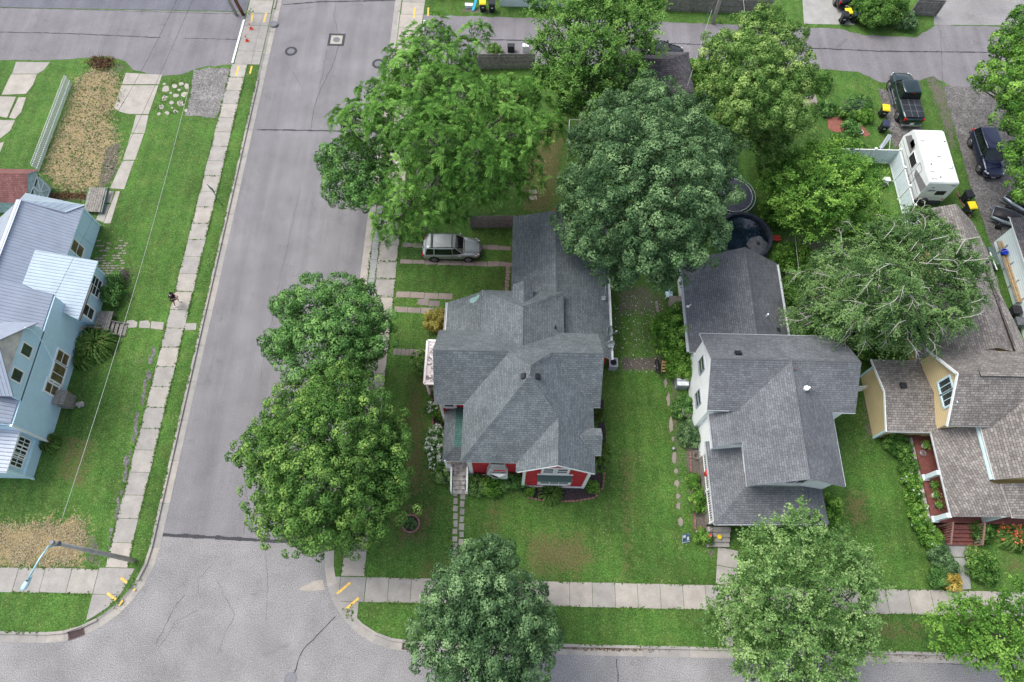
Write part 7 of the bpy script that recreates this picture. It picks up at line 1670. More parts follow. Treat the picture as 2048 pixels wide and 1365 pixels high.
def side(pts): b.poly([V3(xa - 0.006, y, z) for y, z in pts])
side([(36.0, 2.3), (35.0, 2.55), (35.0, 1.7), (36.9, 1.5), (37.3, 1.9)]); side([(39.0, 2.5), (40.4, 2.5), (40.9, 1.7), (39.0, 1.7)]); 
b.mat(M_DARK); side([(39.2, 2.6), (39.9, 2.6), (39.9, 2.05), (39.2, 2.05)])
for z in (0.85, 1.3): b.beam((xa - 0.01, 35.1, z), (xa - 0.01, 40.9, z), 0.012, 0.02, up=V3(1, 0, 0))
for a_, c_ in (((36.6, 0.7), (36.6, 2.6)), ((37.35, 0.7), (37.35, 2.6)), ((36.6, 2.6), (37.35, 2.6))): b.beam((xa - 0.01, *a_), (xa - 0.01, *c_), 0.012, 0.025, up=V3(1, 0, 0))
b.build('side_graphics', None, T)
b = MB().mat(M_DARK); b.box((35.45, ya - 0.045, 1.75), (0.80, 0.05, 0.5)); b.build('rear_window', None, T)
b = MB().mat(M_RVG); b.box((xa + 0.7, ya - 0.055, 2.1), (0.5, 0.02, 0.05)); b.box((34.5, ya - 0.03, 2.42), (0.22, 0.02, 0.10)); b.box((36.0, ya - 0.03, 2.72), (0.34, 0.02, 0.08)); b.mat(M_REDL); b.box((34.05, ya - 0.06, 0.95), (0.18, 0.03, 0.08)); b.box((36.1, ya - 0.06, 0.95), (0.18, 0.03, 0.08)); b.build('rear_details', None, T)
fc = bpy.data.curves.new('lettering', 'FONT'); fc.body = 'Jayco'; fc.size = 0.30; fc.extrude = 0.004; fc.shear = 0.3
fo = bpy.data.objects.new('lettering', fc); COL.objects.link(fo); fo.parent = T; fo.rotation_euler = (math.pi / 2, 0, 0); fo.location = V3(34.25, ya - 0.07, 1.98) - T.location; fo = text_mesh(fo, M_RVG)
for x in (xa + 0.12, xb - 0.12):
    b = MB().mat(M_TYRE); b.lathe((x, 36.6, 0.46), [(0.2, -0.1), (0.33, -0.1), (0.33, 0.1), (0.2, 0.1)], 20, 'X'); o = b.build('wheel', None, T); b = MB().mat(M_RIM); b.lathe((x, 36.6, 0.46), [(0.2, -0.105), (0.2, 0.105)], 16, 'X'); b.build('rim', None, o)
c = P(1848, 402, 0.5); b = MB().mat(M_TYRE); b.lathe((34.6, ya - 0.18, 0.75), [(0.2, -0.1), (0.33, -0.1), (0.33, 0.1), (0.2, 0.1)], 20, 'Y'); o = b.build('spare_wheel', None, T); b = MB().mat(M_RIM); b.lathe((34.6, ya - 0.18, 0.75), [(0.19, -0.12), (0.19, 0.11)], 16, 'Y'); b.build('rim', None, o)
b = MB().mat(M_BLACK); b.beam((34.2, 41.1, 0.6), (35.05, 42.4, 0.6), 0.1, 0.1); b.beam((35.9, 41.1, 0.6), (35.05, 42.4, 0.6), 0.1, 0.1); b.box((35.05, ya + 2.5, 0.6), (2.0, 5.6, 0.12)); b.build('chassis', None, T)
# ----------------------------------------------------------------- covered boats on the drive
def boat(name, c, rz, label):
    root = thing(name, c, label, 'boat', 'covered boats on the drive', rz); root.scale = (1.15, 1.3, 1.1)
    b = MB(local=True).mat(M_HULL)
    st = [(-1.3, 0.50, 0.25, 0.62), (-0.6, 0.58, 0.2, 0.66), (0.2, 0.55, 0.2, 0.72), (0.9, 0.36, 0.28, 0.80), (1.35, 0.12, 0.45, 0.88), (1.5, 0.03, 0.62, 0.92)]
    b.loft([[V3(x, -w, z1), V3(x, -w * 0.9, (z0 + z1) / 2), V3(x, -w * 0.4, z0), V3(x, w * 0.4, z0), V3(x, w * 0.9, (z0 + z1) / 2), V3(x, w, z1)] for x, w, z0, z1 in st]); b.build('hull', None, root, smooth=True)
    b = MB(local=True).mat(M_COVERB)
    st = [(-1.28, 0.42, 0.62, 0.72), (-0.7, 0.44, 0.66, 0.98), (-0.2, 0.42, 0.68, 1.12), (0.25, 0.40, 0.72, 1.16), (0.6, 0.30, 0.78, 1.0), (0.85, 0.16, 0.84, 0.93)]
    b.loft([[V3(x, -w, z0), V3(x, -w * 0.8, z0 + (z1 - z0) * 0.55), V3(x, -w * 0.2, z1), V3(x, w * 0.2, z1), V3(x, w * 0.8, z0 + (z1 - z0) * 0.55), V3(x, w, z0)] for x, w, z0, z1 in st]); b.build('cover', None, root, smooth=True)
    b = MB(local=True).mat(M_PLATE); b.box((-0.3, -0.35, 0.98), (0.22, 0.07, 0.03)); b.build('label_patch', None, root)
    b = MB(local=True).mat(M_STEEL); b.beam((-1.4, -0.5, 0.2), (1.9, 0, 0.25), 0.06, 0.06); b.beam((-1.4, 0.5, 0.2), (1.9, 0, 0.25), 0.06, 0.06); b.box((-0.5, 0, 0.2), (0.08, 1.5, 0.08)); b.build('trailer_frame', None, root)
    for s in (-1, 1): b = MB(local=True).mat(M_TYRE); b.lathe((-0.5, s * 0.75, 0.22), [(0.1, -0.06), (0.22, -0.06), (0.22, 0.06), (0.1, 0.06)], 16, 'Y'); b.build('wheel', None, root)
c = P(2012, 446, 0.14); boat('covered_boat', (c.x, c.y, 0.14), math.radians(-28), 'silver hulled boat under a black cover, the nearer one beside the white garage')
c = P(2036, 418, 0.14); boat('covered_boat', (c.x, c.y, 0.14), math.radians(-48), 'silver hulled boat under a black cover, partly behind the right edge tree')

# ================================================================= BINS AND YARD THINGS
def bin_(u, v, rz, body, lid, label, group='wheeled bins', tilt=0.0, s=1.0):
    c = P(u, v, 0.13); root = thing('wheeled_bin', (c.x, c.y, 0.13), label, 'bin', group, rz)
    b = MB(local=True).mat(body); b.hexa([V3(-.24, -.22, .04), V3(.24, -.22, .04), V3(.24, .24, .04), V3(-.24, .24, .04)], [V3(-.30, -.33, .98), V3(.30, -.33, .98), V3(.30, .36, .98), V3(-.30, .36, .98)]); b.build('body', None, root)
    b = MB(local=True).mat(lid); b.hexa([V3(-.33, -.37, .98), V3(.33, -.37, .98), V3(.33, .40, .98), V3(-.33, .40, .98)], [V3(-.28, -.30, 1.07), V3(.28, -.30, 1.07), V3(.28, .36, 1.07), V3(-.28, .36, 1.07)])
    for x in (-.1, .1): b.box((x, 0.03, 1.075), (0.05, 0.5, 0.02))
    b.build('lid', None, root)
    b = MB(local=True).mat(M_PLATE); b.box((0, -.285, .6), (.22, .012, .10)); b.build('sticker', None, root)
    b = MB(local=True).mat(body); b.tube([V3(-.25, .45, .93), V3(.25, .45, .93)], .02, 6); b.build('handle', None, root)
    for x in (-.27, .27): b = MB(local=True).mat(M_TYRE); b.lathe((x, .22, .12), [(.04, -.03), (.12, -.03), (.12, .03), (.04, .03)], 12, 'X'); b.build('wheel', None, root)
    return root
bin_(1762, 232, -0.15, M_BLACK, M_YEL, 'black bin with a yellow lid beside the pickup truck')
bin_(1762, 263, -0.2, M_BLACK, M_NAVYP, 'dark bin with a navy lid just below the yellow-lidded one by the pickup')
bin_(1926, 402, 0.15, M_BLACK, M_BLACK, 'black bin with a black lid behind the travel trailer')
bin_(1931, 425, 0.1, M_BLACK, M_YEL, 'black bin with a yellow lid beside the brown roof and the boats')
bin_(966, 22, 0.05, M_BLACK, M_YEL, 'black bin with a yellow lid at the top edge beside the blue board')
bin_(984, 23, 0.05, M_BLACK, M_BLACK, 'black bin at the top edge right of the yellow-lidded one')
bin_(1683, 46, -0.1, M_BLACK, M_BLACK, 'black bin left of the yellow-lidded one behind the black SUV')
bin_(1689, 40, 0.1, M_BLACK, M_YEL, 'black bin with a yellow lid between two black bins behind the black SUV')
bin_(1706, 44, 0.1, M_BLACK, M_NAVYP, 'dark bin right of the yellow-lidded one behind the black SUV')
bin_(1399, 132, 0.0, M_BLACK, M_BLACK, 'black bin standing at the alley edge by the dark garage')
def simple(name, label, cat, builds, loc):
    root = thing(name, loc, label, cat)
    for nm, mat, fn, *sm in builds: b = MB().mat(mat); fn(b); b.build(nm, None, root, smooth=bool(sm))
    return root
c = P(950, 22, LG); tag(MB().mat(M_CYAN).beam(c + V3(-.2, 0, 0.05), c + V3(.35, 1.3, 1.2), 0.25, 0.04).build('kayak_board', None), 'bright blue board leaning beside the bins at the top edge', 'board')
c = P(938, 15, LG); simple('storage_tub', 'small pale blue tub on the grass left of the blue board', 'tub', [('tub', M_FVIN, lambda b: b.box(c + V3(0, 0, .15), (.7, .3, .3))), ('lid', M_TRIM, lambda b: b.box(c + V3(0, 0, .32), (.76, .36, .05)))], c)
# water tank on stand by the white house
c = P(1360, 768, LG); simple('rain_tank', 'pale square cistern with a black round hatch by the white house', 'tank', [('tank', M_TRIMG, lambda b: b.box(c + V3(0, 0, .42), (.85, .95, .84))), ('rim', M_PLATE, lambda b: (b.box(c + V3(0, -.3, .86), (.85, .3, .05)), b.box(c + V3(0, .05, .86), (.8, .1, .05)))), ('hatch', M_DARK, lambda b: b.lathe(c + V3(0, .25, .84), [(.25, 0), (.25, .06), (.03, .07)], 18))], c)
# lawn chair on its side, wire planter, sign, globe
c = P(1373, 832, LG); simple('garden_chair', 'brown garden chair by the white house wall', 'chair', [('seat', M_POST, lambda b: b.box(c + V3(0, 0, .42), (.5, .5, .05))), ('backrest', M_POST, lambda b: b.beam(c + V3(-.2, 0, .42), c + V3(-.5, 0, 1.0), .5, .05))] + [('leg', M_STEEL, (lambda x, y: (lambda b: b.beam(c + V3(x, y, 0), c + V3(x, y, .42), .04, .04)))(x, y)) for x in (-.22, .22) for y in (-.22, .22)], c)
c = P(1391, 913, LG)
def wirep(b):
    for k in range(4): b.tube([c + V3(math.cos(a) * (.15 + .05 * k), math.sin(a) * (.15 + .05 * k), .1 + .12 * k) for a in np.linspace(0, 6.283, 13)], .018, 4, cap=False)
    for k in range(8): a = k * .785; b.tube([c + V3(math.cos(a) * .12, math.sin(a) * .12, 0), c + V3(math.cos(a) * .32, math.sin(a) * .32, .5)], .015, 4)
simple('wire_basket', 'round brown wire basket at the bed by the porch railing', 'basket', [('wires', M_POST, wirep)], c)
c = P(1394, 1066, LG); simple('garden_globe', 'small white globe light in the bed by the white house steps', 'globe', [('globe', M_WHITE, lambda b: b.ico(c + V3(0, 0, .3), .14, 2), 1), ('stake', M_BLACK, lambda b: b.tube([c, c + V3(0, 0, .2)], .02, 6))], c)
c = P(1346, 899, LG); simple('garden_globe', 'small grey gazing ball beside the stepping stones', 'globe', [('globe', M_STEEL, lambda b: b.ico(c + V3(0, 0, .2), .13, 2), 1), ('stand', M_ROCK, lambda b: b.tube([c, c + V3(0, 0, .1)], .07, 8))], c)
# yard sign with pictures, leaning on a wire frame
root = thing('yard_sign', P(1373, 1077, LG), 'small dark blue picture sign on the lawn by the white house steps', 'sign')
c = P(1372, 1077, LG + .35); R = Matrix.Rotation(0.25, 3, 'Z') @ Matrix.Rotation(0.85, 3, 'X')
b = MB().mat(plain('sign_print', (0.09, 0.16, 0.22), 0.5, var=0.9, scale=5)); b.box(c, (.56, .78, .02), M=R); b.mat(M_PLATE); b.box(c + R @ V3(-.12, .2, .014), (.2, .2, .006), M=R); b.box(c + R @ V3(.14, -.05, .014), (.14, .3, .006), M=R); b.box(c + R @ V3(0, -.33, .014), (.5, .03, .006), M=R); b.box(c + R @ V3(-.27, 0, .014), (.02, .76, .006), M=R); b.build('panel', None, root)
b = MB().mat(M_STEEL); b.tube([c + R @ V3(-.2, -.38, 0), P(1372, 1077, LG) + V3(-.2, -.2, 0)], .01, 4); b.tube([c + R @ V3(.2, -.38, 0), P(1372, 1077, LG) + V3(.2, -.2, 0)], .01, 4); b.build('frame', None, root)
# wooden platform, green chair and step by the white house addition
c = P(1350, 622, LG); simple('wooden_platform', 'brown plywood platform beside the white house rear roof', 'platform', [('deck', M_POST, lambda b: b.box(c + V3(0.1, 0.35, .75), (1.35, 1.15, .06))), ('wall', M_POST, lambda b: b.box(c + V3(0.1, 0.35, .38), (1.2, 1.0, .7)))], c)
c = P(1336, 594, LG); simple('garden_chair', 'pale green plastic chair behind the plywood platform', 'chair', [('seat', M_TRIMB, lambda b: b.box(c + V3(0, 0, .42), (.55, .5, .06))), ('backrest', M_TRIMB, lambda b: b.beam(c + V3(0, .25, .42), c + V3(.05, .4, 1.0), .5, .05, up=V3(1, 0, 0)))] + [('leg', M_TRIMB, (lambda x, y: (lambda b: b.beam(c + V3(x, y, 0), c + V3(x, y, .42), .05, .05)))(x, y)) for x in (-.22, .22) for y in (-.2, .2)], c)
c = P(1314, 615, LG); tag(MB().mat(M_POST).box(c + V3(0, 0, .03), (.22, .9, .04), .1).build('loose_plank', None), 'loose plank lying in the bare yard', 'plank')
c = P(1331, 738, LG); simple('wooden_steps', 'small wooden pallet gate at the south end of the bare yard', 'pallet', [('slats', M_WOODN, lambda b: [b.box(c + V3(.1, -.3 + i * .2, .25 + i * .12), (.95, .12, .04)) for i in range(4)]), ('frame', M_WOODN, lambda b: [b.beam(c + V3(x, -.35, 0), c + V3(x, .4, .7), .06, .06) for x in (-.35, .5)])], c)
c = P(1312, 738, LG)
def dog(b):
    b.tube([c + V3(-.05, .55, .52), c + V3(0, .35, .55), c + V3(0, 0, .52), c + V3(0, -.3, .55), c + V3(0, -.42, .52)], [.07, .15, .13, .16, .06], 10)
    b.tube([c + V3(0, -.3, .6), c + V3(0, -.48, .78)], [.10, .08], 8); b.ico(c + V3(0, -.55, .82), .11, 2, 0, (1, 1.2, 1)); b.tube([c + V3(0, -.6, .8), c + V3(0, -.75, .76)], [.06, .04], 8)
    for x in (-.05, .05): b.tube([c + V3(x, -.5, .9), c + V3(x * 1.6, -.48, .99)], [.03, .01], 5)
    for x in (-.09, .09):
        b.tube([c + V3(x, -.28, .5), c + V3(x, -.30, .25), c + V3(x, -.27, .02)], [.06, .035, .03], 6); b.tube([c + V3(x, .40, .5), c + V3(x, .32, .30), c + V3(x, .46, .20), c + V3(x, .42, .02)], [.08, .05, .03, .03], 6)
    b.tube([c + V3(0, .55, .55), c + V3(.05, .75, .45), c + V3(.08, .85, .3)], [.03, .02, .01], 5)
simple('dog', 'black dog standing on the bare dirt beside the wooden pallet', 'dog', [('body', M_BLACK, dog, 1)], c)
# swimming pool with heap of cover, red stool
PC = V3(18.85, 30.75, LG)
root = thing('swimming_pool', PC, 'round above-ground pool with dark water behind the white house', 'pool')
b = MB().mat(M_POOLL); b.loft([[PC + V3(math.cos(a) * r, math.sin(a) * r, z) for a in np.linspace(0, 6.283, 17)[:-1]] for r, z in ((2.2, 0), (2.2, 1.0), (2.3, 1.05), (2.25, 1.08), (2.05, 1.05), (2.05, 0.7))]); b.build('wall', None, root)
b = MB().mat(M_POOLW); b.lathe(PC + V3(0, 0, 0.78), [(2.07, 0), (2.05, 0.01), (0.02, 0.012)], 32); b.build('water', None, root)
b = MB().mat(M_COVER); c = P(1518, 490, 1.15)
b.loft([[c + V3(math.cos(a) * r * (1 + .12 * math.sin(a * 7)) + o, math.sin(a) * r * (1.15 + .1 * math.cos(a * 5)), z) for a in np.linspace(0, 6.283, 25)[:-1]] for r, z, o in ((.95, -.9, 0), (.9, -.3, 0), (.72, -.05, 0), (.45, .12, -.05), (.26, .2, -.1), (.17, .2, -.1), (.12, .02, -.1))]); b.build('cover_heap', None, root, smooth=True)
b = MB().mat(M_COVERB); b.lathe(c + V3(-.1, 0, .13), [(.17, 0), (.15, .02), (.02, .02)], 14); b.build('cover_opening', None, root)
c = P(1550, 481, LG); simple('red_stool', 'small red plastic step stool beside the pool', 'stool', [('top', M_REDP, lambda b: [b.box(c + V3(0, y, .35), (.7, .12, .04)) for y in (-.18, 0, .18)]), ('side', M_REDP, lambda b: [b.box(c + V3(x, 0, .17), (.05, .45, .34)) for x in (-.28, .28)])], c)
# oval trampoline
def tramp(c, rx, ry, z, label, mat=M_MAT, ringmat=M_STEEL, name='trampoline', springs=46, pad=False, text=None):
    root = thing(name, c, label, 'trampoline'); c = Vector(c)
    E_ = lambda k, a, zz: c + V3(math.cos(a) * rx * k, math.sin(a) * ry * k, zz)
    A = np.linspace(0, 6.283185, 49)
    b = MB().mat(mat); b.loft([[E_(.86, a, z - .01) for a in A[:-1]], [E_(.86, a, z) for a in A[:-1]], [E_(.5, a, z - .01) for a in A[:-1]], [E_(.02, a, z - .03) for a in A[:-1]]]); b.build('mat', None, root)
    b = MB().mat(ringmat); b.tube([E_(1, a, z) for a in A], .035, 6, cap=False); b.build('ring', None, root)
    if pad:
        b = MB().mat(M_POOLL); b.loft([[E_(1.05, a, z + .01) for a in A[:-1]], [E_(1.0, a, z + .09) for a in A[:-1]], [E_(.84, a, z + .07) for a in A[:-1]], [E_(.80, a, z + .01) for a in A[:-1]]]); b.build('pad', None, root)
    else:
        b = MB().mat(ringmat)
        for k in range(springs): a = k * 6.283 / springs; b.tube([E_(.86, a, z), E_(1, a, z)], .014, 4)
        b.build('springs', None, root); b = MB().mat(M_WHITE); b.tube([E_(.865, a, z + .01) for a in A], .018, 5, cap=False); b.build('mat_edge', None, root)
    for k in range(6): a = k * 1.047 + .3; b = MB().mat(ringmat); b.tube([E_(.97, a, z), E_(.97, a, 0)], .025, 6); b.build('leg', None, root)
    return root
tr_ = tramp((18.35, 34.85, LG), 1.95, 1.95, 0.85, 'round trampoline with pale springs, half under the huge maple')
fc = bpy.data.curves.new('mat_lettering', 'FONT'); fc.body = 'eida'; fc.size = 0.42; fc.extrude = 0.002
fo = bpy.data.objects.new('mat_lettering', fc); COL.objects.link(fo); fo.parent = tr_; fo.rotation_euler = (0, 0, math.pi / 2); fo.location = V3(-.5, -.1, .853); fo = text_mesh(fo, M_PLATE)
c = P(1708, 695, LG); tramp((c.x - .2, c.y + .1, LG), 1.1, 1.1, 0.7, 'small round trampoline with a dark blue pad behind the white house', M_COVERB, M_BLACK, pad=True)
# garden trellis, hoop, cage, scattered tubs
c = P(1692, 232, LG); root = thing('garden_trellis', c, 'green wire trellis panel in the vegetable garden', 'trellis'); b = MB().mat(M_STEELG)
for i in range(9): b.tube([c + V3(-.7 + i * .2, -.3, 0), c + V3(-.7 + i * .2, .35, 1.6)], .013, 4)
for j in range(7): b.tube([c + V3(-.7, -.25 + j * .1, .15 + j * .24), c + V3(.9, -.25 + j * .1, .15 + j * .24)], .013, 4)
b.build('mesh_panel', None, root); b = MB().mat(M_POST); [b.beam(c + V3(x, -.3, 0), c + V3(x, .38, 1.7), .05, .05) for x in (-.75, .95)]; b.build('posts', None, root)
c = P(1718, 266, LG); b = MB().mat(M_PLATE); b.tube([c + V3(math.cos(a) * .32, math.sin(a) * .25, .15) for a in np.linspace(0, 6.283, 17)], .035, 6, cap=False); tag(b.build('garden_hoop', None), 'white hoop lying in the garden bed', 'hoop')
c = P(1652, 232, LG); b = MB().mat(M_ROCK); b.ico(c + V3(0, 0, .22), .3, 2, .1, (.8, 1.1, .8)); tag(b.build('garden_rock', None), 'grey rounded rock at the garden corner', 'rock')
c = P(1770, 293, LG); root = thing('saw_horse', c, 'pale folding frame by the corner of the vinyl fence', 'frame'); b = MB().mat(M_TRIMG); b.beam(c + V3(-.5, -.3, .1), c + V3(.1, .5, .9), .35, .04); b.build('board', None, root); b = MB().mat(M_PLATE); b.beam(c + V3(.3, -.4, 0), c + V3(.1, .5, .95), .05, .05); b.beam(c + V3(-.55, -.4, 0), c + V3(-.1, .5, .95), .05, .05); b.build('legs', None, root)
c = P(1770, 364, LG); simple('white_tub', 'white tub on the grass inside the vinyl fence', 'tub', [('tub', M_WHITE, lambda b: b.box(c + V3(0, 0, .2), (.5, .35, .35))), ('lid', M_PLATE, lambda b: b.box(c + V3(0, 0, .39), (.55, .4, .04)))], c)
c = P(1767, 374, LG); simple('black_bucket', 'black bucket with a white rim lying beside the white tub', 'bucket', [('bucket', M_BLACK, lambda b: b.tube([c + V3(-.2, -.1, .17), c + V3(.2, .1, .17)], [.14, .18], 12)), ('rim', M_PLATE, lambda b: b.tube([c + V3(.19, .095, .17), c + V3(.22, .11, .17)], [.2, .2], 12))], c)
bk = [P(u, v, LG) for u, v in [(1912,384),(1922,382),(1940,440),(1925,425)]]
edging([(1912,384),(1922,405),(1940,436)], label='low red brick edging beside the bins behind the trailer'); edging([(1835,300),(1850,345),(1868,395)], label='red brick edging strip along the white vinyl fence') if False else None
# wall shelf with lumber, blue bucket and bins on the garage wall
root = thing('lumber_rack', (39.7, 27, LG), 'rack of stacked lumber along the white garage wall', 'lumber rack'); b = MB().mat(M_STEEL)
for y in (30.2, 28.6, 27.0, 25.4): b.beam((39.95, y, 0.15), (39.95, y, 1.5), .05, .05); b.beam((39.95, y, 1.0), (39.5, y, 1.0), .05, .05)
b.build('brackets', None, root)
for i in range(4): b = MB().mat(M_WOODN if i % 2 else M_POST); b.beam((39.55 + i * .1, 30.8, 1.06 + (i % 2) * .06), (39.6 + i * .1, 25.2, 1.06 + (i % 2) * .06), .09, .05); b.build('plank', None, root)
simple('blue_bucket', 'bright blue tub on the lumber rack of the white garage', 'tub', [('tub', M_BLUE, lambda b: b.lathe((39.6, 29.6, 1.15), [(.2, 0), (.28, .3), (.24, .3), (.2, .08)], 16)), ('handle', M_PLATE, lambda b: b.tube([(39.35, 29.6, 1.45), (39.6, 29.6, 1.6), (39.85, 29.6, 1.45)], .012, 5))], (39.6, 29.6, 1.15))
for k, (y, s) in enumerate([(24.6, 'small black bin at the end of the lumber rack'), (23.6, 'grey bin beyond the small black one at the garage wall')]):
    simple('storage_bin', s, 'bin', [('body', M_BLACK if k == 0 else M_STEELG, lambda b: b.prism([(39.2, y - .3), (39.8, y - .3), (39.8, y + .3), (39.2, y + .3)], LG, .95)), ('lid', M_COVERB if k == 0 else M_COVER, lambda b: b.prism([(39.15, y - .35), (39.85, y - .35), (39.85, y + .35), (39.15, y + .35)], .955, 1.03))], (39.5, y, LG))
b = MB().mat(M_TRIM); b.beam(P(1980, 505, 1.2), P(1994, 540, 1.2), .06, .06); tag(b.build('ladder_rail', None), 'thin white rail lying beside the garage wall', 'rail')
b = MB().mat(M_STEELG); b.beam(P(1975, 500, .7), P(1988, 535, .7), .55, .9); tag(b.build('covered_stack', None), 'dark covered stack between the brown roof and the garage', 'stack')
# yellow house porch pots and chairs
for k, (u, v, s, m) in enumerate([(1862, 972, 'leafy potted plant on the porch just below the first column', M_TERRA), (1866, 992, 'potted plant in a white half-ring pot on the porch', M_WHITE), (1872, 1012, 'potted plant in a teal pot on the porch, lowest of the three', M_STEELG), (1846, 893, 'potted plant with a white pot at the top of the porch', M_WHITE)]):
    c = P(u, v, 1.02); root = thing('potted_plant', c, s, 'potted plant', 'pots on the red-brown porch'); b = MB().mat(m); b.lathe(c, [(.14, 0), (.2, .3), (.16, .3), (.14, .1)], 14); b.build('pot', None, root)
    n = 150; leaves_obj('plant', np.array(c) + np.array([0, 0, .42]) + RNG.normal(size=(n, 3)) * np.array([.13, .13, .09]), RNG.normal(size=(n, 3)) * .5 + np.array([0, 0, 1.]), np.full(n, .11), RNG.uniform(.2, .9, n), LF_BRT, root)
c = P(1843, 908, 1.02); b = MB().mat(M_STEEL); b.tube([c + V3(math.cos(a) * .2, math.sin(a) * .2, .2) for a in np.linspace(0, 6.28, 13)], .02, 5, cap=False); b.tube([c + V3(math.cos(a) * .1, math.sin(a) * .1, .2) for a in np.linspace(0, 6.28, 13)], .02, 5, cap=False); b.tube([c, c + V3(0, 0, .2)], .02, 5); tag(b.build('plant_stand', None), 'empty ring-shaped plant stand on the red-brown porch', 'plant stand')
c = P(1942, 1069, 0.5); b = MB().mat(M_WHITE)
for k in range(5): b.beam(c + V3(-.1 + .1 * k, .9 - .35 * k, -.3), c + V3(-.1 + .1 * k, .9 - .35 * k, .35), .05, .05); b.box(c + V3(-.05 + .1 * k, .75 - .35 * k, .2), (.12, .2, .12))
tag(b.build('white_ornament', None), 'white ornamental garden picket beside the red-brown steps', 'ornament')
# cellar hatch and clutter by the shed
c = P(196, 405, LG); simple('cellar_hatch', 'weathered sloping wooden hatch by the corner of the blue house', 'hatch', [('door', M_POST, lambda b: [b.beam(c + V3(-.55 + .19 * i, -1.2, .35), c + V3(-.55 + .19 * i, 1.1, .55), .17, .05) for i in range(7)]), ('frame', M_STEELG, lambda b: (b.beam(c + V3(.78, -1.2, .2), c + V3(.78, 1.2, .4), .06, .3), b.beam(c + V3(-.68, -1.2, .2), c + V3(-.68, 1.2, .4), .06, .3)))], c)
# ================================================================= STREET FURNITURE
# wooden lamp pole with a long arm
bp_ = V3(-24.92, 4.53, LG); tp = V3(-24.92, 4.53, 9.2)
L0 = thing('street_lamp', bp_, 'grey wooden street lamp pole with a pale blue arm over the pavement corner', 'street lamp')
b = MB().mat(M_POLE); b.tube([bp_ - V3(0, 0, .1), bp_ + V3(0, 0, 3), tp], [.17, .15, .11], 12); b.build('pole', None, L0, smooth=True)
hd = P(58, 1162, 8.9); b = MB().mat(M_ARM); a0 = tp - V3(0, 0, .5); b.tube([a0, a0 + (hd - a0) * .12 + V3(0, 0, .5), a0 + (hd - a0) * .5 + V3(0.25, 0.1, .75), hd + V3(0, 0, .15)], .05, 8); b.tube([a0 - V3(0, 0, .6), a0 + (hd - a0) * .12 + V3(0, 0, .42)], .03, 6); b.build('arm', None, L0, smooth=True)
dd = (hd - a0); dd.z = 0; dd.normalize(); nn_ = V3(-dd.y, dd.x, 0)
b = MB().mat(M_ARM); b.loft([[hd + dd * x + nn_ * (w_ * math.cos(t)) + V3(0, 0, .06 + h_ * math.sin(t)) for t in np.linspace(0, 6.283, 11)[:-1]] for x, w_, h_ in ((-.3, .04, .04), (-.1, .10, .08), (.15, .17, .11), (.42, .16, .09), (.55, .06, .04))]); b.build('lamp_head', None, L0, smooth=True)
b = MB().mat(M_HEADL); b.box(hd + dd * .25 + V3(0, 0, -.05), (.24, .2, .05), math.atan2(dd.y, dd.x)); b.build('lamp_lens', None, L0)
b = MB().mat(M_BLACK); b.tube([hd + dd * .02 + V3(0, 0, .15), hd + dd * .02 + V3(0, 0, .23)], .045, 8); b.build('photocell', None, L0)
b = MB().mat(M_IRON); b.box(tp + V3(0, 0, -.5), (.26, .24, .3)); b.tube([tp + V3(0, 0, -.1), tp + V3(.0, 0, .04)], .12, 10); b.tube([(-25.07, 4.5, 2.0), (-25.09, 4.5, 4.0)], .03, 6); b.build('bracket', None, L0)
# street sign, seen edge-on
s0 = V3(-24.58, 33.16, LG); L1 = thing('street_sign', s0, 'dark green street sign on a thin post in the left boulevard grass', 'street sign')
b = MB().mat(M_STEELG); b.tube([s0, s0 + V3(0, 0, 2.5)], .035, 8); b.build('post', None, L1)
b = MB().mat(M_STEELG); b.box(s0 + V3(0, 0, 2.35), (.05, .62, .62), 0.9); b.mat(M_PLATE); b.box(s0 + V3(0.03, 0.02, 2.35), (.02, .5, .1), 0.9); b.build('panel', None, L1)
def pole(name, base, h, r, mat, label, lean=(0, 0)):
    base = Vector(base); root = thing(name, base, label, 'utility pole'); b = MB().mat(mat); t = base + V3(lean[0], lean[1], h); b.tube([base - V3(0, 0, .1), base.lerp(t, .4), t], [r, r * .9, r * .7], 12); b.build('pole', None, root, smooth=True); return root, t
pl1, t1 = pole('utility_pole', (P(487, 30, LG)), 9.5, .17, M_POLEB, 'brown utility pole at the top left, right one of the leaning pair', (-1.2, .2))
pl2, t2 = pole('utility_pole', (P(473, 31, LG)), 9.5, .15, M_POLE, 'grey-green pole standing left of the brown utility pole', (-.9, .3))
pl3, t3 = pole('utility_pole', (P(1424, 47, LG)), 9.5, .17, M_POLE, 'grey utility pole in the grass at the top by the board fence', (0, 0))
b = MB().mat(M_STEEL); c = P(1424, 47, LG); b.tube([c + V3(-.9, -.2, 0), c + V3(-.1, 0, 6.0)], .015, 5); b.tube([c + V3(.18, 0, 0), c + V3(.16, 0, 3.0)], .05, 6); b.build('guy_wire', None, pl3)
def cable(name, a, b_, sag, r, mat, label):
    a = Vector(a); b_ = Vector(b_); pts = [a.lerp(b_, t) - V3(0, 0, sag * 4 * t * (1 - t)) for t in np.linspace(0, 1, 25)]
    m = MB().mat(mat); m.tube(pts, r, 5); tag(m.build(name, None), label, 'cable')
cable('overhead_cable', P(378, 175, 7.6), P(125, 1035, 7.6), .5, .013, M_WIREW, 'thin pale overhead cable crossing the lawn left of the pavement')
cable('overhead_cable', P(362, -20, 8.3), P(222, 245, 6.0), .3, .012, M_WIRE, 'dark overhead cable from the top left, left one of the pair')
cable('overhead_cable', P(394, -20, 8.3), P(100, 610, 4.2), .3, .012, M_WIRE, 'dark overhead cable running down to the blue porch roof')
cable('overhead_cable', P(1424, 20, 6.5), P(1375, 172, 4.6), .3, .015, M_WIREW, 'service cable from the utility pole to the dark garage roof')
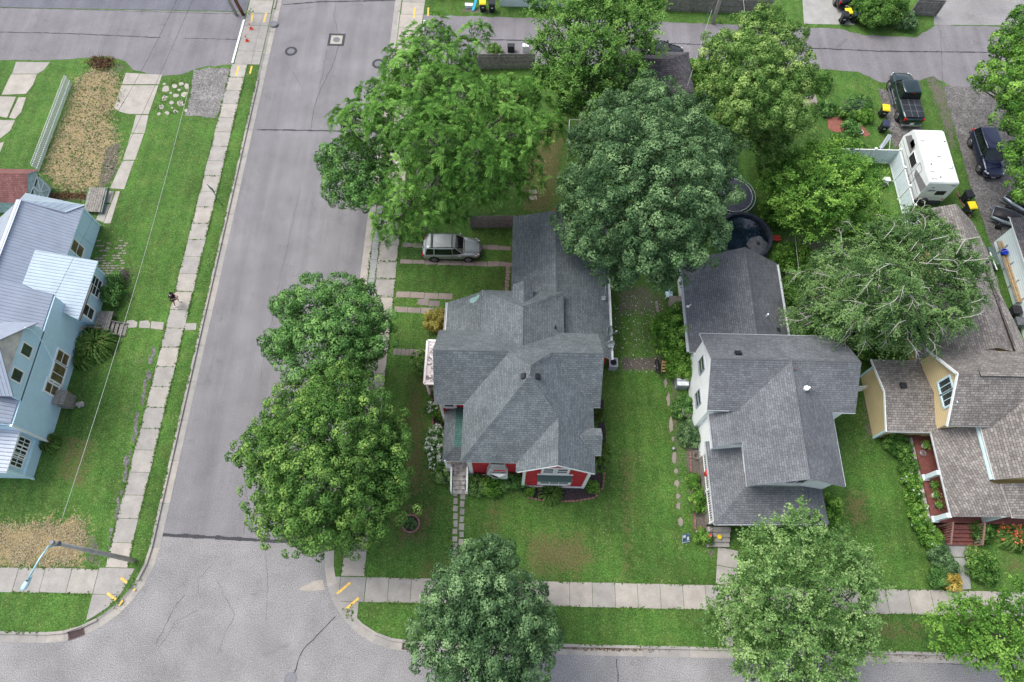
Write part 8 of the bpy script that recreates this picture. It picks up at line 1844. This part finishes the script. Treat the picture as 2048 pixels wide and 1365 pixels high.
cable('overhead_cable', P(1485, -20, 8.5), P(1530, 338, 6.0), .3, .015, M_WIREW, 'pale cable hanging past the yellow-green tree')
cable('overhead_cable', P(1590, 470, 4), P(1618, 660, 4), .2, .012, M_WIREW, 'thin cable over the undergrowth beside the white house')
# barrier board and cones on the alley apron
a = P(499, 42, 0); c = P(474, 130, 0); root = thing('barrier_board', ((a.x + c.x) / 2, (a.y + c.y) / 2, .13), 'long white board lying along the alley edge of the pavement', 'board'); b = MB().mat(M_WHITE); b.beam((-26.68, 49.1, .17), (-26.60, 54.7, .17), .17, .06); b.build('board', None, root)
b = MB().mat(M_WHITE); b.beam((-9.15, 53.9, .17), (-9.15, 55.2, .17), .15, .06); tag(b.build('barrier_board', None), 'short white board at the alley mouth right of the street', 'board')
for (u, v, s) in [(502, 58, 'orange and white traffic cone by the white board, upper one'), (494, 82, 'orange and white traffic cone by the white board, lower one')]:
    c = P(u, v, .14); root = thing('traffic_cone', c, s, 'traffic cone', 'cones on the pavement'); b = MB().mat(M_ORANGE); b.box(c + V3(0, 0, .015), (.34, .34, .03)); b.build('base', None, root); b = MB().mat(M_ORANGE); b.lathe(c + V3(0, 0, .03), [(.13, 0), (.03, .62), (.02, .63)], 14); b.build('body', None, root); b = MB().mat(M_WHITE); b.lathe(c + V3(0, 0, .27), [(.095, 0), (.068, .16)], 14); b.build('stripe', None, root)
b = MB().mat(M_TAR); pq(b, [(509,134),(524,136),(527,150),(513,145)], .14); S(b.build('asphalt_patch', None)) if False else None
for (u, v, s) in [(1022, 103, 'black box-shaped bin top seen over the board fence'), (1052, 103, 'grey box seen over the board fence')]:
    c = P(u, v, LG); tag(MB().mat(M_BLACK if u < 1040 else M_PLATE).box(c + V3(0, 0, .35), (.65, .4, .7)).box(c + V3(0, 0, .72), (.7, .45, .05)).build('storage_box', None), s, 'box')
c = P(1158, 260, LG); b = MB().mat(M_POST); b.beam(c + V3(-.3, -1.2, .1), c + V3(.1, .9, 1.5), .18, .05); tag(b.build('leaning_board', None), 'brown board leaning under the elm-like tree', 'board')
b = MB().mat(M_PLATE); b.tube([P(1139, 240, 1.8), P(1163, 240, 1.8)], .03, 6); b.tube([P(1139, 240, 1.8), P(1138, 295, 1.8)], .03, 6); b.tube([P(1139, 240, 1.8), V3(*P(1139, 240, 1.8)[:2], LG)], .03, 6); b.tube([P(1138, 295, 1.8), V3(*P(1138, 295, 1.8)[:2], LG)], .03, 6); b.tube([P(1163, 240, 1.8), V3(*P(1163, 240, 1.8)[:2], LG)], .03, 6); tag(b.build('swing_frame', None), 'thin white metal frame between the walnut and the huge maple', 'frame')
# ================================================================= PERSON
Pp = thing('person', (-26.25, 23.85, 0.14), 'person in black shirt and cap with white shoes on the pavement, holding a phone', 'person', rz=0.0)
def skin(name, verts, edges, radii, mat, parent, sub=2):
    me = bpy.data.meshes.new(name); me.from_pydata([tuple(v) for v in verts], edges, []); me.update()
    o = link_mesh(name, me, parent); me.materials.append(mat)
    md = o.modifiers.new('Skin', 'SKIN'); md.use_smooth_shade = True
    for i, r in enumerate(radii): me.skin_vertices[0].data[i].radius = r if hasattr(r, '__len__') else (r, r)
    me.skin_vertices[0].data[0].use_root = True
    s = o.modifiers.new('Subsurf', 'SUBSURF'); s.levels = sub; s.render_levels = sub; return o
# facing +x (east); y+ is the left side
Vv = [(0, 0, .93), (.03, 0, 1.12), (.06, 0, 1.32), (.09, 0, 1.44), (.13, 0, 1.52), (.16, 0, 1.60), (.17, 0, 1.68),      # pelvis..head 0-6
      (.08, .17, 1.40), (.10, .24, 1.16), (.32, .12, 1.12), (.38, .07, 1.14),   # left arm 7-10
      (.08, -.17, 1.40), (.10, -.25, 1.16), (.32, -.14, 1.08), (.38, -.08, 1.10), # right arm 11-14
      (.0, .10, .88), (.16, .14, .50), (.10, .17, .09),                          # left leg 15-17
      (.0, -.10, .88), (-.02, -.22, .50), (-.10, -.30, .09)]                       # right leg 18-20
Ee = [(0, 1), (1, 2), (2, 3), (3, 4), (4, 5), (5, 6), (3, 7), (7, 8), (8, 9), (9, 10), (3, 11), (11, 12), (12, 13), (13, 14), (0, 15), (15, 16), (16, 17), (0, 18), (18, 19), (19, 20)]
Rr = [(.13, .14), (.12, .12), (.13, .14), (.10, .11), (.06, .06), (.085, .075), (.085, .08), .055, .045, .038, .03, .055, .045, .038, .03, .095, .06, .04, .095, .06, .04]
skin('body', Vv, Ee, Rr, M_SKIN, Pp)
skin('shirt', [(0, 0, .95), (.03, 0, 1.12), (.06, 0, 1.32), (.085, 0, 1.43), (.08, .17, 1.40), (.09, .22, 1.25), (.08, -.17, 1.40), (.09, -.22, 1.25)], [(0, 1), (1, 2), (2, 3), (3, 4), (4, 5), (3, 6), (6, 7)], [(.20, .24), (.20, .22), (.22, .25), (.16, .16), .105, .10, .105, .10], M_SHIRT, Pp)
skin('shorts', [(0, 0, .97), (0, .10, .87), (.09, .125, .66), (0, -.10, .87), (-.01, -.165, .66)], [(0, 1), (1, 2), (0, 3), (3, 4)], [(.20, .24), .165, .14, .165, .14], plain('cloth_black_shorts', (.03, .025, .03), .85), Pp)
for s, base in ((1, V3(.10, .17, 0)), (-1, V3(-.10, -.30, 0))):
    b = MB(local=True).mat(M_WHITE); b.loft([[base + V3(x, w_ * math.cos(t), .045 + h_ * math.sin(t)) for t in np.linspace(0, 6.283, 9)[:-1]] for x, w_, h_ in ((-.09, .03, .04), (-.05, .05, .06), (.05, .055, .05), (.14, .05, .04), (.19, .02, .03))]); b.build('shoe', None, Pp, smooth=True)
b = MB(local=True).mat(M_HAIR); b.ico((.155, 0, 1.665), .105, 2, .02, (1.05, .95, .9)); b.mat(M_SHIRT); b.ico((.16, 0, 1.70), .108, 2, 0, (1.05, .98, .75)); b.box((.28, 0, 1.69), (.11, .13, .015)); b.build('cap', None, Pp, smooth=True)
b = MB(local=True).mat(M_WHITE); b.box((.045, 0, 1.60), (.012, .14, .05)); b.build('cap_stripe', None, Pp)
b = MB(local=True).mat(M_SKIN); b.tube([V3(.255, 0, 1.655), V3(.275, 0, 1.63), V3(.26, 0, 1.615)], [.012, .016, .008], 6)
for s in (-1, 1): b.ico((.16, s * .09, 1.64), .022, 1, 0, (.7, .5, 1))
b.mat(M_DARK); [b.ico((.255, s * .033, 1.66), .011, 1) for s in (-1, 1)]; b.mat(M_REDL); b.box((.257, 0, 1.585), (.012, .045, .01)); b.build('face', None, Pp)
for s, wr_ in ((1, V3(.38, .07, 1.14)), (-1, V3(.38, -.08, 1.10))):
    b = MB(local=True).mat(M_SKIN); b.ico(wr_ + V3(.04, -s * .01, 0), .042, 2, 0, (1.0, .5, .85))
    for k in range(4): f0 = wr_ + V3(.07, -s * .012, .028 - k * .019); l_ = (.045, .05, .047, .038)[k]; b.tube([f0, f0 + V3(l_ * .6, -s * .006, 0), f0 + V3(l_ * .85, -s * .03, 0), f0 + V3(l_ * .6, -s * .045, 0)], [.0095, .009, .008, .006], 6)
    t0 = wr_ + V3(.02, -s * .015, .035); b.tube([t0, t0 + V3(.025, -s * .02, .015), t0 + V3(.05, -s * .035, .005)], [.011, .010, .007], 6); b.build('hand', None, Pp, smooth=True)
b = MB(local=True).mat(M_BLACK); b.box((.47, -.01, 1.13), (.08, .05, .15)); o = b.build('phone', None); o.location = Pp.location; tag(o, 'small dark phone held in both hands of the person', 'phone')
